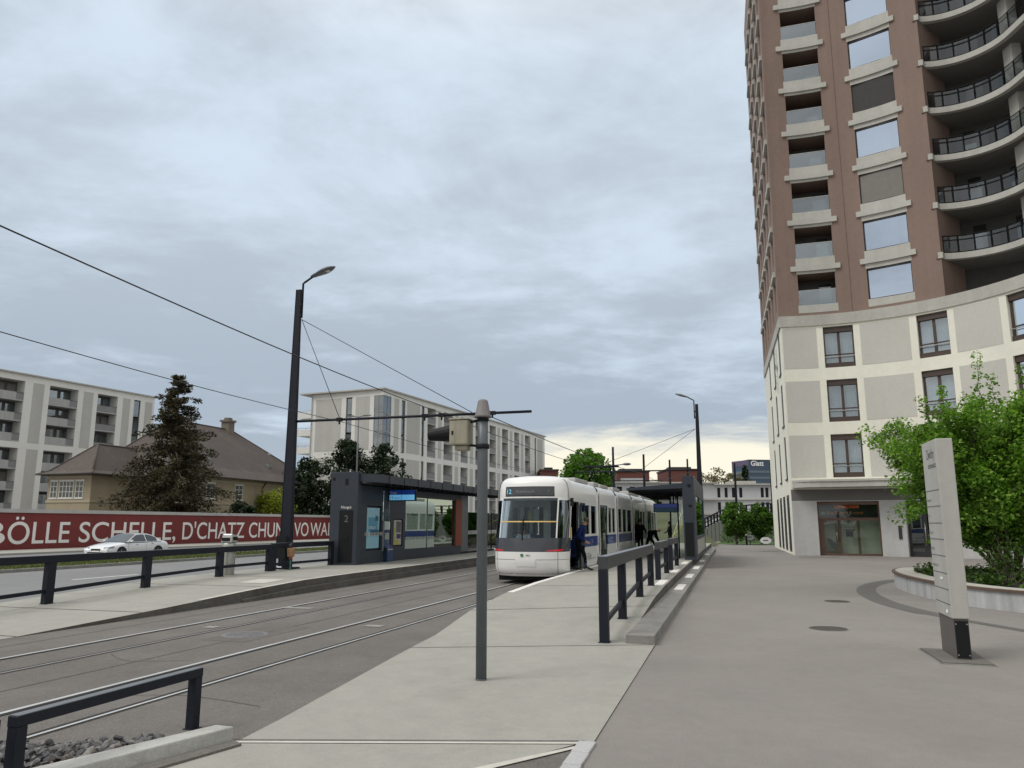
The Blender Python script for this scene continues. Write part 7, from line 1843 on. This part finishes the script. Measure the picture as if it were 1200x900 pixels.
z=sep.outputs['Z']; zc=mth('ADD',mth('MAXIMUM',z,0.0),0.10)
cx=mth('DIVIDE',sep.outputs['X'],zc); cy=mth('DIVIDE',sep.outputs['Y'],zc)
comb=nt.nodes.new('ShaderNodeCombineXYZ'); nt.links.new(cx,comb.inputs[0]); nt.links.new(cy,comb.inputs[1])
def cn(scale,detail,rough,off,distort=0.0,sx=1.0,sy=1.0):
    mp=nt.nodes.new('ShaderNodeMapping'); mp.inputs['Location'].default_value=(off,off*.7,off*.3); mp.inputs['Scale'].default_value=(sx,sy,1)
    nt.links.new(comb.outputs[0],mp.inputs['Vector'])
    n_=nt.nodes.new('ShaderNodeTexNoise'); n_.inputs['Scale'].default_value=scale; n_.inputs['Detail'].default_value=detail
    n_.inputs['Roughness'].default_value=rough; n_.inputs['Distortion'].default_value=distort
    nt.links.new(mp.outputs[0],n_.inputs['Vector']); return n_.outputs['Fac']
big=cn(0.42,3,0.5,3.1); mid=cn(1.1,6,0.62,7.7,0.4,1.0,1.25); fine=cn(3.4,5,0.6,1.3,0.3)
# cloud thickness
th=mth('ADD',mth('MULTIPLY',big,0.42),mth('ADD',mth('MULTIPLY',mid,0.44),mth('MULTIPLY',fine,0.20)))
low=smap(z,0.42,0.10)         # the cloud base looks darker and denser towards the horizon
dark=smap(mth('ADD',th,mth('MULTIPLY',low,0.10)),CL0,CL1)
def col(c): 
    n_=nt.nodes.new('ShaderNodeRGB'); n_.outputs[0].default_value=(*c,1); return n_.outputs[0]
def mix(f,a,b):
    n_=nt.nodes.new('ShaderNodeMix'); n_.data_type='RGBA'
    for i,v in ((0,f),(6,a),(7,b)):
        if isinstance(v,(int,float)): n_.inputs[i].default_value=v
        else: nt.links.new(v,n_.inputs[i])
    return n_.outputs[2]
bright=mix(low,col(SKY_BRIGHT),col(SKY_BRIGHT_LOW)); dk=mix(low,col(SKY_DARK),col(SKY_DARK_LOW))
c=mix(dark,bright,dk)
# clear cream gap under the cloud deck, to the right of straight ahead
az=mth('ARCTAN2',sep.outputs['X'],sep.outputs['Y'])
gap=mth('MULTIPLY',smap(mth('ADD',z,mth('MULTIPLY',mth('SUBTRACT',mid,0.5),0.10)),0.125,0.085),smap(az,-0.12,0.06))
c=mix(gap,c,col(SKY_GAP))
# unseen sky overhead and behind the camera is set whiter to light the scene
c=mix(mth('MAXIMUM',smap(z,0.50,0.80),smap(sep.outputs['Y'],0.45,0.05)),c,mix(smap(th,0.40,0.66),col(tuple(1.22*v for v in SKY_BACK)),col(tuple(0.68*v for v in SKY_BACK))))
# overcast sky is brighter overhead; its unseen top is raised to light the ground
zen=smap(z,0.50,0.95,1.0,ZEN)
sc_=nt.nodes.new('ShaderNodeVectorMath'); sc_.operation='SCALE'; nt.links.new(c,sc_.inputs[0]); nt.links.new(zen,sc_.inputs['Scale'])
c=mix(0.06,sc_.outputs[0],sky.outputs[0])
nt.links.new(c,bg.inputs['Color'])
SC.view_settings.view_transform='Standard'; SC.view_settings.look='None'; SC.view_settings.exposure=0.15; SC.view_settings.gamma=1.0
SC.view_settings.use_curve_mapping=False
SC.render.engine='CYCLES'
SC.cycles.max_bounces=8; SC.cycles.transparent_max_bounces=16; SC.cycles.use_denoising=True
